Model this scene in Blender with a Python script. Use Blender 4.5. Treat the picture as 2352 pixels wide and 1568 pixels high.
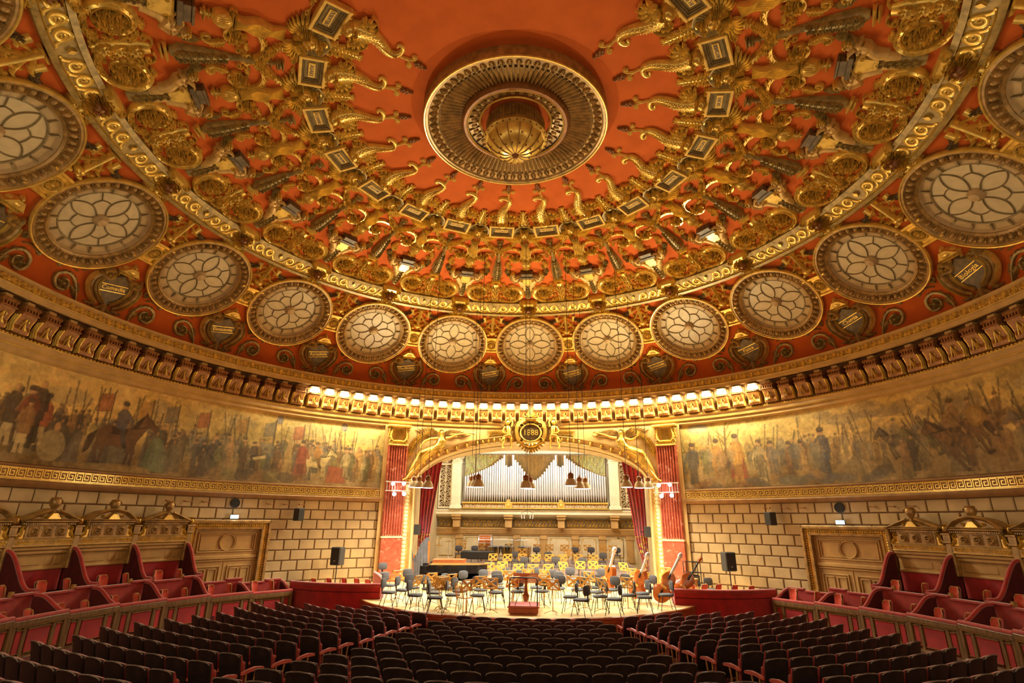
import bpy, math, random, bisect
import numpy as np
from mathutils import Matrix, Vector
PI = math.pi
R_ = math.radians
sin, cos = math.sin, math.cos
for _o in list(bpy.data.objects):
    bpy.data.objects.remove(_o)
SC = bpy.context.scene
COL = SC.collection
random.seed(7)

# ------------------------------------------------------------------ camera
CAM = (0.9176, -13.8756, 3.4168)
YAW, PITCH, ROLL, FPX = -0.06948, 0.32400, 0.009368, 1223.3
def cam_axes():
    f = Vector((sin(YAW) * cos(PITCH), cos(YAW) * cos(PITCH), sin(PITCH)))
    r = Vector((cos(YAW), -sin(YAW), 0))
    u = r.cross(f)
    c, s = cos(ROLL), sin(ROLL)
    return c * r + s * u, -s * r + c * u, f
_r, _u, _f = cam_axes()
cd = bpy.data.cameras.new('camera'); cam = bpy.data.objects.new('camera', cd); COL.objects.link(cam)
cd.sensor_width = 36; cd.lens = 36 * FPX / 2352; cd.clip_end = 200
cam.matrix_world = Matrix(((_r.x, _u.x, -_f.x, CAM[0]), (_r.y, _u.y, -_f.y, CAM[1]), (_r.z, _u.z, -_f.z, CAM[2]), (0, 0, 0, 1)))
SC.camera = cam
def in_view(p, margin=140):
    d = Vector(p) - Vector(CAM)
    z = d.dot(_f)
    if z < .3: return False
    x = 1176 + FPX * d.dot(_r) / z; y = 784 - FPX * d.dot(_u) / z
    return -margin < x < 2352 + margin and -margin < y < 1568 + margin

# ------------------------------------------------------------------ world, exposure, general lights
W = bpy.data.worlds.new('world'); SC.world = W; W.use_nodes = True
W.node_tree.nodes['Background'].inputs[0].default_value = (1, .8, .5, 1)
W.node_tree.nodes['Background'].inputs[1].default_value = 0.02
SC.view_settings.view_transform = 'Standard'; SC.view_settings.look = 'None'
SC.view_settings.gamma = 1; SC.view_settings.use_curve_mapping = False
SC.view_settings.exposure = 0.18
SC.cycles.max_bounces = 6; SC.cycles.diffuse_bounces = 4; SC.cycles.glossy_bounces = 2
SC.cycles.transmission_bounces = 3; SC.cycles.sample_clamp_indirect = 4
SC.cycles.use_denoising = True; SC.cycles.caustics_reflective = False; SC.cycles.caustics_refractive = False
WARM = (1, .92, .60); STAGE = (1, .95, .74)
UPL = 3800
def light(name, kind, loc, energy, color, size=.1, target=None, **kw):
    l = bpy.data.lights.new(name, kind); l.energy = energy; l.color = color
    if kind == 'AREA': l.size = size
    else: l.shadow_soft_size = size
    for k, v in kw.items(): setattr(l, k, v)
    o = bpy.data.objects.new(name, l); COL.objects.link(o); o.location = loc
    if target is not None:
        o.rotation_euler = (Vector(target) - Vector(loc)).to_track_quat('-Z', 'Y').to_euler()
    return o
# unseen warm fill lights added behind the camera for the dome and near seats
for a in (108, 128, 150, 172, 194, 216, 234, 252):
    light('rear_fill_light', 'POINT', (12.6 * sin(R_(a)), 12.6 * cos(R_(a)), 5.2), 170, WARM, .35)
# the flood lamps hung behind the proscenium, turned to the organ and the stage wall
for x in (-4, -1.4, 1.4, 4):
    light('organ_flood', 'AREA', (x, 16.2, 7.6), 105, (1, .97, .92), .5, target=(x * .9, 22, 5.0))
for x in (-3.2, 0, 3.2):
    light('stage_flood', 'AREA', (x, 14.6, 7.3), 150, STAGE, .8, target=(x * .9, 16.5, .8))

# ------------------------------------------------------------------ mesh tools
class MB:
    def __init__(s): s.v = []; s.f = []; s.m = []
    def add(s, v, f, mi=0, M=None):
        n = len(s.v)
        if M is not None: v = [tuple(M @ Vector(p)) for p in v]
        s.v += [tuple(p) for p in v]
        for q in f: s.f.append([i + n for i in q]); s.m.append(mi)
        return s
    def join(s, o, fn=None, mi=None):
        n = len(s.v); s.v += [fn(p) for p in o.v] if fn else o.v
        for q, m in zip(o.f, o.m): s.f.append([i + n for i in q]); s.m.append(m if mi is None else mi)
        return s
    def xf(s, fn): s.v = [tuple(fn(p)) for p in s.v]; return s
    def mirror(s):
        s.v = [(-p[0], p[1], p[2]) for p in s.v]; s.f = [q[::-1] for q in s.f]; return s
    def copy(s):
        o = MB(); o.v = list(s.v); o.f = [list(q) for q in s.f]; o.m = list(s.m); return o
    # --- solids
    def box(s, x0, x1, y0, y1, z0, z1, M=None, mi=0, b=0):
        if b <= 0:
            v = [(x, y, z) for z in (z0, z1) for y in (y0, y1) for x in (x0, x1)]
            return s.add(v, [(0, 2, 3, 1), (4, 5, 7, 6), (0, 1, 5, 4), (2, 6, 7, 3), (0, 4, 6, 2), (1, 3, 7, 5)], mi, M)
        b = min(b, (x1 - x0) / 2.01, (y1 - y0) / 2.01, (z1 - z0) / 2.01)
        v = []
        for z, i in ((z0, b), (z0 + b, 0), (z1 - b, 0), (z1, b)):
            a, c, d, e = x0 + i, x1 - i, y0 + i, y1 - i; k = b if i == 0 else b * .4
            v += [(a + k, d, z), (c - k, d, z), (c, d + k, z), (c, e - k, z), (c - k, e, z), (a + k, e, z), (a, e - k, z), (a, d + k, z)]
        f = [tuple(range(7, -1, -1)), tuple(range(24, 32))]
        for l in range(3):
            for i in range(8):
                j = (i + 1) % 8; f.append((l * 8 + i, l * 8 + j, l * 8 + 8 + j, l * 8 + 8 + i))
        return s.add(v, f, mi, M)
    def lathe(s, prof, n=24, M=None, mi=0, a0=0, a1=2 * PI, sx=1, sy=1):
        full = abs(a1 - a0 - 2 * PI) < 1e-6; k = n if full else n + 1; m = len(prof)
        v = [(r * cos(a0 + (a1 - a0) * i / n) * sx, r * sin(a0 + (a1 - a0) * i / n) * sy, z) for i in range(k) for r, z in prof]
        f = []
        for i in range(n):
            j = (i + 1) % k
            for q in range(m - 1): f.append((i * m + q, j * m + q, j * m + q + 1, i * m + q + 1))
        return s.add(v, f, mi, M)
    def tube(s, pts, r, n=8, M=None, mi=0, cap=True):
        pts = [Vector(p) for p in pts]; N = len(pts)
        if not hasattr(r, '__len__'): r = [r] * N
        t = [(pts[min(i + 1, N - 1)] - pts[max(i - 1, 0)]).normalized() for i in range(N)]
        up = Vector((0, 0, 1)) if abs(t[0].z) < .9 else Vector((1, 0, 0))
        v = []; x = t[0].cross(up).normalized()
        for i in range(N):
            x = (x - t[i] * x.dot(t[i])).normalized(); y = t[i].cross(x)
            for k in range(n):
                a = 2 * PI * k / n; v.append(pts[i] + (x * cos(a) + y * sin(a)) * r[i])
        f = [(i * n + k, i * n + (k + 1) % n, i * n + n + (k + 1) % n, i * n + n + k) for i in range(N - 1) for k in range(n)]
        if cap: f += [tuple(range(n - 1, -1, -1)), tuple(range((N - 1) * n, N * n))]
        return s.add(v, f, mi, M)
    def prism(s, out, z0, z1, M=None, mi=0, inset=0, fan=True):
        n = len(out); cx = sum(p[0] for p in out) / n; cy = sum(p[1] for p in out) / n
        k = 1 - inset
        v = [(x, y, z0) for x, y in out] + [(cx + (x - cx) * k, cy + (y - cy) * k, z1) for x, y in out]
        f = [(i, (i + 1) % n, n + (i + 1) % n, n + i) for i in range(n)]
        if fan:
            v += [(cx, cy, z1), (cx, cy, z0)]
            f += [(n + i, n + (i + 1) % n, 2 * n) for i in range(n)] + [((i + 1) % n, i, 2 * n + 1) for i in range(n)]
        else: f += [tuple(range(n, 2 * n)), tuple(range(n - 1, -1, -1))]
        return s.add(v, f, mi, M)
    def ball(s, c, r, n=12, m=8, M=None, mi=0):
        if not hasattr(r, '__len__'): r = (r, r, r)
        v = [(c[0] + r[0] * sin(PI * j / m) * cos(2 * PI * i / n), c[1] + r[1] * sin(PI * j / m) * sin(2 * PI * i / n), c[2] + r[2] * cos(PI * j / m)) for j in range(m + 1) for i in range(n)]
        f = [(j * n + i, (j + 1) * n + i, (j + 1) * n + (i + 1) % n, j * n + (i + 1) % n) for j in range(m) for i in range(n)]
        return s.add(v, f, mi, M)
    # --- relief tools (x right, y up, z towards the viewer)
    def strip(s, pts, w, h=None, n=4, mi=0, z=0, groove=0):
        N = len(pts)
        W_ = (lambda i: w) if not hasattr(w, '__len__') else (lambda i: np.interp(i / (N - 1), np.linspace(0, 1, len(w)), w))
        if h is None: h = [x * .5 for x in w] if hasattr(w, '__len__') else w * .5
        H_ = (lambda i: h) if not hasattr(h, '__len__') else (lambda i: np.interp(i / (N - 1), np.linspace(0, 1, len(h)), h))
        v = []
        for i in range(N):
            a, b = pts[max(i - 1, 0)], pts[min(i + 1, N - 1)]
            dx, dy = b[0] - a[0], b[1] - a[1]; L = math.hypot(dx, dy) or 1; nx, ny = dy / L, -dx / L
            zz = pts[i][2] if len(pts[i]) > 2 else z
            for k in range(n + 1):
                t = PI * k / n; q = W_(i) / 2 * cos(t); hh = H_(i) * sin(t)
                if groove and k == n // 2: hh *= 1 - groove
                v.append((pts[i][0] + nx * q, pts[i][1] + ny * q, zz + hh))
        f = [(i * (n + 1) + k, i * (n + 1) + n + 1 + k, i * (n + 1) + n + 2 + k, i * (n + 1) + k + 1) for i in range(N - 1) for k in range(n)]
        f = [q[::-1] for q in f]
        f.append(tuple(range(n + 1))[::-1]); f.append(tuple(range((N - 1) * (n + 1), N * (n + 1))))
        return s.add(v, f, mi)
    def dome(s, cx, cy, rx, ry, h, rot=0, n=12, m=3, mi=0, z=0):
        c, d = cos(rot), sin(rot); v = []
        for j in range(m):
            t = PI / 2 * j / m
            for i in range(n):
                a = 2 * PI * i / n; x, y = rx * cos(t) * cos(a), ry * cos(t) * sin(a)
                v.append((cx + x * c - y * d, cy + x * d + y * c, z + h * sin(t)))
        v.append((cx, cy, z + h)); f = []
        for j in range(m - 1):
            for i in range(n): f.append((j * n + i, j * n + (i + 1) % n, j * n + n + (i + 1) % n, j * n + n + i))
        f += [((m - 1) * n + i, (m - 1) * n + (i + 1) % n, m * n) for i in range(n)]
        return s.add(v, f, mi)
    def leaf(s, x, y, ang, L, wd, h=.06, lobes=4, curl=0, mi=0, z=0):
        N = lobes * 4 + 1; v = []; a = ang; px, py = x, y
        for i in range(N):
            t = i / (N - 1); lob = abs(sin(PI * t * lobes)); e = wd / 2 * (sin(PI * min(1, t * .88 + .12)) ** .7) * (.5 + .5 * lob)
            if i == N - 1: e = .004
            nx, ny = -sin(a), cos(a); hh = h * (.35 + .65 * sin(PI * (t * .8 + .15)))
            fx, fy = -cos(a) * e * .35, -sin(a) * e * .35                # lobes sweep back towards the stem
            v += [(px + nx * e + fx, py + ny * e + fy, z), (px + nx * e * .6 + fx * .4, py + ny * e * .6 + fy * .4, z + hh * (.5 + .6 * lob)), (px, py, z + hh * .4), (px - nx * e * .6 + fx * .4, py - ny * e * .6 + fy * .4, z + hh * (.5 + .6 * lob)), (px - nx * e + fx, py - ny * e + fy, z)]
            px += cos(a) * L / (N - 1); py += sin(a) * L / (N - 1); a += curl / (N - 1)
        f = [(i * 5 + k, i * 5 + k + 1, i * 5 + 6 + k, i * 5 + 5 + k) for i in range(N - 1) for k in range(4)]
        return s.add(v, [q[::-1] for q in f], mi)
    def plate(s, out, z0, z1, inset=.0, mi=0): return s.prism(out, z0, z1, None, mi, inset)
    def ring(s, cx, cy, r0, r1, h, n=24, mi=0, z=0, sx=1, sy=1):
        rm = (r0 + r1) / 2
        return s.lathe([(r0, z), (r0 + (rm - r0) * .3, z + h * .8), (rm, z + h), (r1 - (r1 - rm) * .3, z + h * .8), (r1, z)], n, Matrix.Translation((cx, cy, 0)), mi, sx=sx, sy=sy) if r1 < r0 else \
            s.lathe([(r1, z), (r1 - (r1 - rm) * .3, z + h * .8), (rm, z + h), (r0 + (rm - r0) * .3, z + h * .8), (r0, z)], n, Matrix.Translation((cx, cy, 0)), mi, sx=sx, sy=sy)
def spiral(cx, cy, r0, r1, a0, turns, n=None, sx=1):
    n = n or int(abs(turns) * 14) + 4
    return [(cx + (r0 + (r1 - r0) * (i / n) ** .85) * cos(a0 + turns * 2 * PI * i / n) * sx, cy + (r0 + (r1 - r0) * (i / n) ** .85) * sin(a0 + turns * 2 * PI * i / n)) for i in range(n + 1)]
def bez(p, n=10):
    out = []
    for i in range(n + 1):
        t = i / n; q = [Vector(x) for x in p]
        while len(q) > 1: q = [q[k] * (1 - t) + q[k + 1] * t for k in range(len(q) - 1)]
        out.append(tuple(q[0]))
    return out
def arcp(cx, cy, r, a0, a1, n=12, ry=None):
    return [(cx + r * cos(a0 + (a1 - a0) * i / n), cy + (ry or r) * sin(a0 + (a1 - a0) * i / n)) for i in range(n + 1)]
def rect(x0, x1, y0, y1): return [(x0, y0), (x1, y0), (x1, y1), (x0, y1)]

# ------------------------------------------------------------------ objects
def mesh(name, mb, mats, ang=40):
    me = bpy.data.meshes.new(name); me.from_pydata(mb.v, [], mb.f)
    if not isinstance(mats, (list, tuple)): mats = [mats]
    for m in mats: me.materials.append(m)
    if len(mats) > 1: me.polygons.foreach_set('material_index', mb.m)
    if ang:
        me.polygons.foreach_set('use_smooth', [True] * len(me.polygons))
        me.set_sharp_from_angle(angle=R_(ang))
    me.update(); return me
def obj(name, mb, mats, parent=None, ang=40, loc=None, rot=None):
    o = bpy.data.objects.new(name, mb if isinstance(mb, bpy.types.Mesh) else mesh(name, mb, mats, ang)); COL.objects.link(o)
    if parent is not None: o.parent = parent
    if loc is not None: o.location = loc
    if rot is not None: o.rotation_euler = rot
    return o
def tag(o, label, cat, group=None, kind=None):
    if label: o['label'] = label
    if cat: o['category'] = cat
    if group: o['group'] = group
    if kind: o['kind'] = kind
    return o
def thing(name, label, cat, loc=(0, 0, 0), rz=0, group=None):
    o = bpy.data.objects.new(name, None); COL.objects.link(o); o.empty_display_size = .1
    o.location = loc; o.rotation_euler = (0, 0, rz)
    return tag(o, label, cat, group)
def struct(name, mb, mats, parent=None, ang=40, loc=None):
    o = obj(name, mb, mats, parent, ang, loc)
    if parent is None: o['kind'] = 'structure'
    return o
KIDS = {}
def kids(o):
    return [c for c in o.children]
def clone(o, loc=None, rz=None, label=None, group=None, parent=None):
    """a thing with copies of its parts and their sub-parts"""
    if o.name not in KIDS: KIDS[o.name] = kids(o)
    c = o.copy(); COL.objects.link(c)
    if parent is not None: c.parent = parent
    if loc is not None: c.location = loc
    if rz is not None: c.rotation_euler = (o.rotation_euler[0], o.rotation_euler[1], rz)
    if label: c['label'] = label
    if group: c['group'] = group
    for k in KIDS[o.name]: clone(k, parent=c)
    return c
class Proto:
    """the first placing moves the model itself, later ones copy it"""
    def __init__(s, o): s.o = o; s.used = False; s.z0 = o.rotation_euler[2]
    def put(s, loc, rz=0, label=None, group=None):
        if not s.used:
            s.used = True; s.o.location = loc; s.o.rotation_euler[2] = rz
            KIDS[s.o.name] = kids(s.o)
            if label: s.o['label'] = label
            if group: s.o['group'] = group
            return s.o
        return clone(s.o, loc, rz, label, group)
ORD = 'zeroth first second third fourth fifth sixth seventh eighth ninth tenth eleventh twelfth thirteenth fourteenth fifteenth sixteenth seventeenth eighteenth nineteenth twentieth'.split()
def nth(i):
    if i < len(ORD): return ORD[i]
    return '%d%s' % (i, {1: 'st', 2: 'nd', 3: 'rd'}.get(i % 10 if i % 100 not in (11, 12, 13) else 0, 'th'))
def textmesh(s, size, M=None, ext=0.01, width=None):
    c = bpy.data.curves.new('t', 'FONT'); c.body = s; c.size = size; c.extrude = ext; c.align_x = 'CENTER'; c.align_y = 'CENTER'; c.resolution_u = 2
    o = bpy.data.objects.new('t', c); COL.objects.link(o); bpy.context.view_layer.update()
    me = bpy.data.meshes.new_from_object(o)
    mb = MB(); v = [tuple(x.co) for x in me.vertices]
    if width:
        w = max(p[0] for p in v) - min(p[0] for p in v); k = min(1.0, width / w); v = [(p[0] * k, p[1], p[2]) for p in v]
    mb.add(v, [tuple(p.vertices) for p in me.polygons], 0, M)
    bpy.data.objects.remove(o); bpy.data.curves.remove(c); bpy.data.meshes.remove(me)
    return mb

# ------------------------------------------------------------------ materials
def lin(c):
    return tuple(((x / 255) / 12.92 if x / 255 <= .04045 else ((x / 255 + .055) / 1.055) ** 2.4) for x in c)
def mat(name, rgb, rough=.6, metal=0, var=.12, scale=6, bump=0, bscale=40, rgb2=None, emit=0, coat=0, sheen=0, spec=.5):
    m = bpy.data.materials.new(name); m.use_nodes = True; nt = m.node_tree; b = nt.nodes['Principled BSDF']
    c = lin(rgb); b.inputs['Roughness'].default_value = rough; b.inputs['Metallic'].default_value = metal
    b.inputs['Specular IOR Level'].default_value = spec
    if coat: b.inputs['Coat Weight'].default_value = coat
    if sheen: b.inputs['Sheen Weight'].default_value = sheen
    if emit:
        b.inputs['Emission Color'].default_value = (*c, 1); b.inputs['Emission Strength'].default_value = emit
    if var or rgb2:
        tc = nt.nodes.new('ShaderNodeTexCoord'); nz = nt.nodes.new('ShaderNodeTexNoise'); nz.inputs['Scale'].default_value = scale; nz.inputs['Detail'].default_value = 4
        nt.links.new(tc.outputs['Object'], nz.inputs['Vector'])
        rp = nt.nodes.new('ShaderNodeValToRGB'); d = lin(rgb2) if rgb2 else tuple(x * (1 - var * 2) for x in c)
        e = c if rgb2 else tuple(min(1, x * (1 + var)) for x in c)
        rp.color_ramp.elements[0].position = .35; rp.color_ramp.elements[0].color = (*d, 1)
        rp.color_ramp.elements[1].position = .65; rp.color_ramp.elements[1].color = (*e, 1)
        nt.links.new(nz.outputs['Fac'], rp.inputs['Fac']); nt.links.new(rp.outputs['Color'], b.inputs['Base Color'])
        if bump:
            n2 = nt.nodes.new('ShaderNodeTexNoise'); n2.inputs['Scale'].default_value = bscale; n2.inputs['Detail'].default_value = 3
            nt.links.new(tc.outputs['Object'], n2.inputs['Vector'])
            bp = nt.nodes.new('ShaderNodeBump'); bp.inputs['Strength'].default_value = bump; bp.inputs['Distance'].default_value = .02
            nt.links.new(n2.outputs['Fac'], bp.inputs['Height']); nt.links.new(bp.outputs['Normal'], b.inputs['Normal'])
    else: b.inputs['Base Color'].default_value = (*c, 1)
    return m
def marble(name, c1, c2, c3):
    m = mat(name, c1, .22, 0, 0); nt = m.node_tree; b = nt.nodes['Principled BSDF']
    tc = nt.nodes.new('ShaderNodeTexCoord'); n1 = nt.nodes.new('ShaderNodeTexNoise'); n1.inputs['Scale'].default_value = 3; n1.inputs['Detail'].default_value = 8; n1.inputs['Distortion'].default_value = 1.5
    nt.links.new(tc.outputs['Object'], n1.inputs['Vector'])
    rp = nt.nodes.new('ShaderNodeValToRGB'); el = rp.color_ramp.elements
    el[0].position = .3; el[0].color = (*lin(c1), 1); el[1].position = .62; el[1].color = (*lin(c2), 1)
    e = el.new(.72); e.color = (*lin(c3), 1)
    e = el.new(.76); e.color = (*lin(c2), 1)
    nt.links.new(n1.outputs['Fac'], rp.inputs['Fac']); nt.links.new(rp.outputs['Color'], b.inputs['Base Color'])
    return m
def wood(name, c1, c2, scale=(1, 14, 14), rough=.35):
    m = mat(name, c1, rough, 0, 0); nt = m.node_tree; b = nt.nodes['Principled BSDF']
    tc = nt.nodes.new('ShaderNodeTexCoord'); mp = nt.nodes.new('ShaderNodeMapping'); mp.inputs['Scale'].default_value = scale
    n1 = nt.nodes.new('ShaderNodeTexNoise'); n1.inputs['Scale'].default_value = 3; n1.inputs['Detail'].default_value = 5
    nt.links.new(tc.outputs['Object'], mp.inputs['Vector']); nt.links.new(mp.outputs['Vector'], n1.inputs['Vector'])
    rp = nt.nodes.new('ShaderNodeValToRGB'); rp.color_ramp.elements[0].position = .35; rp.color_ramp.elements[0].color = (*lin(c1), 1)
    rp.color_ramp.elements[1].position = .65; rp.color_ramp.elements[1].color = (*lin(c2), 1)
    nt.links.new(n1.outputs['Fac'], rp.inputs['Fac']); nt.links.new(rp.outputs['Color'], b.inputs['Base Color'])
    return m
def emat(name, rgb, s):
    m = bpy.data.materials.new(name); m.use_nodes = True; nt = m.node_tree; nt.nodes.clear()
    e = nt.nodes.new('ShaderNodeEmission'); e.inputs[0].default_value = (*lin(rgb), 1); e.inputs[1].default_value = s
    o = nt.nodes.new('ShaderNodeOutputMaterial'); nt.links.new(e.outputs[0], o.inputs[0]); return m
M_ = dict(
    red=mat('dome_red_paint', (192, 90, 36), .8, 0, .05, 1.5, spec=.08),
    gold=mat('gilding', (226, 180, 80), .28, .45, .14, 5),
    gold2=mat('bright_gilding', (240, 198, 96), .27, .4, .1, 5),
    bronze=mat('bronzed_gilding', (172, 132, 72), .4, .25, .18, 5),
    olive=mat('olive_bronze_paint', (164, 134, 72), .45, .2, .2, 6),
    dark=mat('dark_umber_paint', (104, 82, 50), .5, .1, .2, 6),
    flesh=mat('pale_gilded_stucco', (206, 162, 90), .5, .25, .1, 4),
    ochre=mat('ochre_stucco', (198, 156, 92), .6, .08, .08, 2),
    cream=mat('cream_stucco', (226, 206, 160), .6, 0, .06, 2),
    ivory=mat('ivory_stucco', (240, 226, 190), .55, 0, .05, 2),
    block=mat('sandstone_painted_blocks', (190, 160, 112), .7, 0, .08, 1.2),
    groove=mat('joint_shade_umber', (112, 80, 44), .8, 0, .1, 3),  # groove shading put into a colour darker than the blocks
    brown=mat('brown_stucco', (150, 108, 62), .6, .05, .1, 3),
    bracket=mat('bracket_bronze', (146, 92, 42), .42, .25, .15, 6),
    plush=mat('red_plush', (176, 28, 30), .9, 0, .12, 3, sheen=.4),
    plushd=mat('shaded_red_plush', (84, 15, 14), .95, 0, .12, 4),  # deep red, darkened for the shadow inside the boxes
    plushl=mat('rail_plush', (172, 42, 32), .85, 0, .1, 6, sheen=.5),
    chair_red=mat('orange_red_velvet', (200, 74, 48), .8, 0, .1, 6, sheen=.4),
    panelwood=wood('box_front_wood', (108, 80, 48), (140, 106, 64), (8, 8, 1)),
    leather=mat('dark_seat_leather', (38, 30, 28), .36, 0, .2, 8, bump=.1, bscale=60),
    seatred=mat('seat_velvet', (158, 44, 34), .85, 0, .12, 8, sheen=.3),
    armwood=wood('seat_frame_wood', (150, 104, 60), (190, 140, 86), (3, 3, 20)),
    stagewood=wood('stage_boards', (222, 186, 124), (238, 208, 150), (1.2, 9, 1), .32),
    riser=mat('riser_grey_felt', (176, 156, 146), .8, 0, .08, 3),
    carpet=mat('aisle_carpet', (96, 40, 30), .95, 0, .15, 3),
    marble=marble('red_marble', (150, 66, 46), (186, 98, 72), (222, 168, 142)),
    black=mat('black_metal', (30, 29, 29), .4, .3, 0),
    speaker=mat('speaker_case', (58, 54, 50), .6, 0, .05, 4),
    grille=mat('speaker_grille', (42, 40, 38), .7, 0, .05, 60),
    fabric=mat('chair_grey_fabric', (84, 82, 86), .9, 0, .08, 20),
    tanwood=wood('stand_wood', (214, 160, 70), (232, 182, 92), (2, 14, 2), .45),
    redwood=wood('mahogany', (140, 66, 30), (176, 92, 46), (2, 2, 14), .35),
    piano=mat('piano_lacquer', (18, 16, 16), .12, 0, 0, coat=.6),
    varnish=wood('varnished_maple', (168, 84, 32), (196, 112, 48), (2, 2, 10), .2),
    whitep=mat('white_cloth', (236, 234, 232), .7, 0, 0),
    silver=mat('polished_tin', (225, 226, 228), .28, .75, .04, 3),
    brass=mat('brass', (214, 170, 90), .25, .9, .05, 5),
    cloth=mat('grey_cover_cloth', (88, 88, 94), .9, 0, .12, 5),
    beigelamp=mat('lamp_shade_enamel', (206, 182, 138), .45, .1, .05, 5),
    velvet=mat('curtain_velvet', (178, 26, 52), .85, 0, .15, 3, sheen=.4),
    glass=mat('frosted_glass', (202, 176, 128), .4, 0, .05, 4, emit=.05),
    lead=mat('grey_lead_tracery', (150, 130, 90), .5, .2, .12, 5),
    revealpaint=mat('window_reveal_paint', (196, 164, 116), .6, 0, .08, 3),  # even beige of the window reveal and boss
    darkcloth=mat('dark_grille_paint', (120, 92, 44), .6, .1, .2, 20),
    seatedge=mat('seat_edge_sheen', (112, 96, 86), .38, 0, .1, 10),  # stage light along the back's top edge, put into a paler colour
    plaque=mat('plaque_umber', (136, 112, 70), .8, 0, .1, 5, spec=.15),
    plaquegold=mat('plaque_gilt', (226, 178, 84), .7, 0, .08, 5, spec=.2),
    lampglow=emat('lamp_glow', (255, 236, 190), 9), whiteglow=emat('white_lamp_glow', (255, 248, 240), 12), exitglow=emat('exit_sign_glow', (190, 225, 255), 2.4),
)

# ------------------------------------------------------------------ surfaces of revolution of the hall
PR = [(14.72, 9.9), (14.7, 10.5), (14.55, 11.05), (14.3, 11.3), (13.08, 12.25), (11.75, 13.3), (11.4, 13.62), (10.98, 13.88), (9.5, 14.4), (8, 14.79), (6.1, 15.17), (4.6, 15.38), (3.2, 15.5), (0, 15.56)][::-1]
_r0 = np.array([p[0] for p in PR]); _z0 = np.array([p[1] for p in PR])
_s0 = np.concatenate([[0], np.cumsum(np.hypot(np.diff(_r0), np.diff(_z0)))])
_S = np.linspace(0, _s0[-1], 900)
def _sm(a, k=25):
    p = np.concatenate([2 * a[0] - a[k:0:-1], a, 2 * a[-1] - a[-2:-k - 2:-1]])
    return np.convolve(p, np.ones(2 * k + 1) / (2 * k + 1), 'same')[k:-k]
_Rs = _sm(np.interp(_S, _s0, _r0)); _Zs = _sm(np.interp(_S, _s0, _z0)); _Rs[0] = 0
_dR = np.gradient(_Rs, _S); _dZ = np.gradient(_Zs, _S)
def s_of(R): return float(np.interp(R, _Rs, _S))
def domept(R0, x, y, z=0, az=0):
    s = s_of(R0) - y
    R = float(np.interp(s, _S, _Rs)); Z = float(np.interp(s, _S, _Zs)); a, b = float(np.interp(s, _S, _dR)), float(np.interp(s, _S, _dZ))
    L = math.hypot(a, b); n = (b / L, -a / L)          # inward: towards the room
    Rz = R + n[0] * z; t = az + x / max(R, .3)
    return (Rz * sin(t), Rz * cos(t), Z + n[1] * z)
def rotaz(p, a):                                       # turn a point of azimuth 0 to azimuth a
    return (p[0] * cos(a) + p[1] * sin(a), -p[0] * sin(a) + p[1] * cos(a), p[2])
def on_dome(mb, R0):
    o = Vector(domept(R0, 0, 0)); return mb.xf(lambda p: Vector(domept(R0, *p)) - o)
def cyl(R0, u, y, z): return ((R0 - z) * sin(u / R0), (R0 - z) * cos(u / R0), y)
def on_cyl(mb, R0, u0=0, z0=0, local=True):
    o = Vector(cyl(R0, u0, z0, 0)) if local else Vector((0, 0, 0))
    return mb.xf(lambda p: Vector(cyl(R0, u0 + p[0], z0 + p[1], p[2])) - o), o
def rev(prof, a0, a1, n, closed=False):
    """surface of revolution between two azimuths (degrees), faces turned to the room; prof runs upwards"""
    mb = MB(); m = len(prof); v = []
    for i in range(n + 1):
        a = R_(a0 + (a1 - a0) * i / n); v += [(r * sin(a), r * cos(a), z) for r, z in prof]
    f = [(i * m + k, (i + 1) * m + k, (i + 1) * m + k + 1, i * m + k + 1) for i in range(n) for k in range(m - 1)]
    return mb.add(v, f)

# dome and ceiling
prof = [(float(_Rs[i]), float(_Zs[i])) for i in range(899, 0, -8)]
prof = [p for p in prof if p[0] > 2.5] + [(2.5, 15.53)]
mb = rev(prof, 0, 360, 720); cf = []
for q in mb.f:                                         # openings for the round windows
    c = [sum(mb.v[i][k] for i in q) / len(q) for k in range(3)]; r = math.hypot(c[0], c[1])
    if 11.4 < r < 14.6:
        a = (math.degrees(math.atan2(c[0], c[1])) + 9) % 18 - 9
        if (R_(a) * r) ** 2 + (r - 13.08) ** 2 + (c[2] - 12.23) ** 2 < 1.6 ** 2: continue
    cf.append(q)
mb.f = cf; mb.m = [0] * len(cf)
struct('ceiling', mb, M_['red'])
# cornice over the painted frieze, all round the hall
OPEN = 29.9
def ring_trim(i, prof, a0=0, a1=360, n=240, m='ochre'): return struct('trim_%d' % i, rev(prof, a0, a1, n), M_[m], ang=30)
ring_trim(1, [(14.62, 7.86), (14.5, 7.9), (14.47, 7.93), (14.47, 8.08), (14.44, 8.1), (14.42, 8.12), (14.42, 8.24), (14.38, 8.28), (14.36, 8.32), (14.40, 8.33), (14.40, 8.36), (14.5, 8.38)])
ring_trim(2, [(14.5, 8.36), (14.5, 9.32), (14.42, 9.34), (14.42, 9.38), (14.12, 9.39)], m='brown')
ring_trim(3, [(14.12, 9.37), (14.08, 9.39), (14.08, 9.52), (14.03, 9.54), (14.03, 9.57), (14.1, 9.58), (14.16, 9.86), (14.12, 9.88), (14.12, 9.95), (14.3, 9.97), (14.75, 9.97)], m='ochre')
mb = MB()
for k in range(720):                                   # bead course
    a = R_(k * .5); M = Matrix.Rotation(-a, 4, 'Z')
    mb.box(-.035, .035, 14.355, 14.40, 8.325, 8.36, M)
tag(obj('trim_4', mb, M_['gold'], ang=0), None, None, kind='structure')
leaf = MB()
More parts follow.
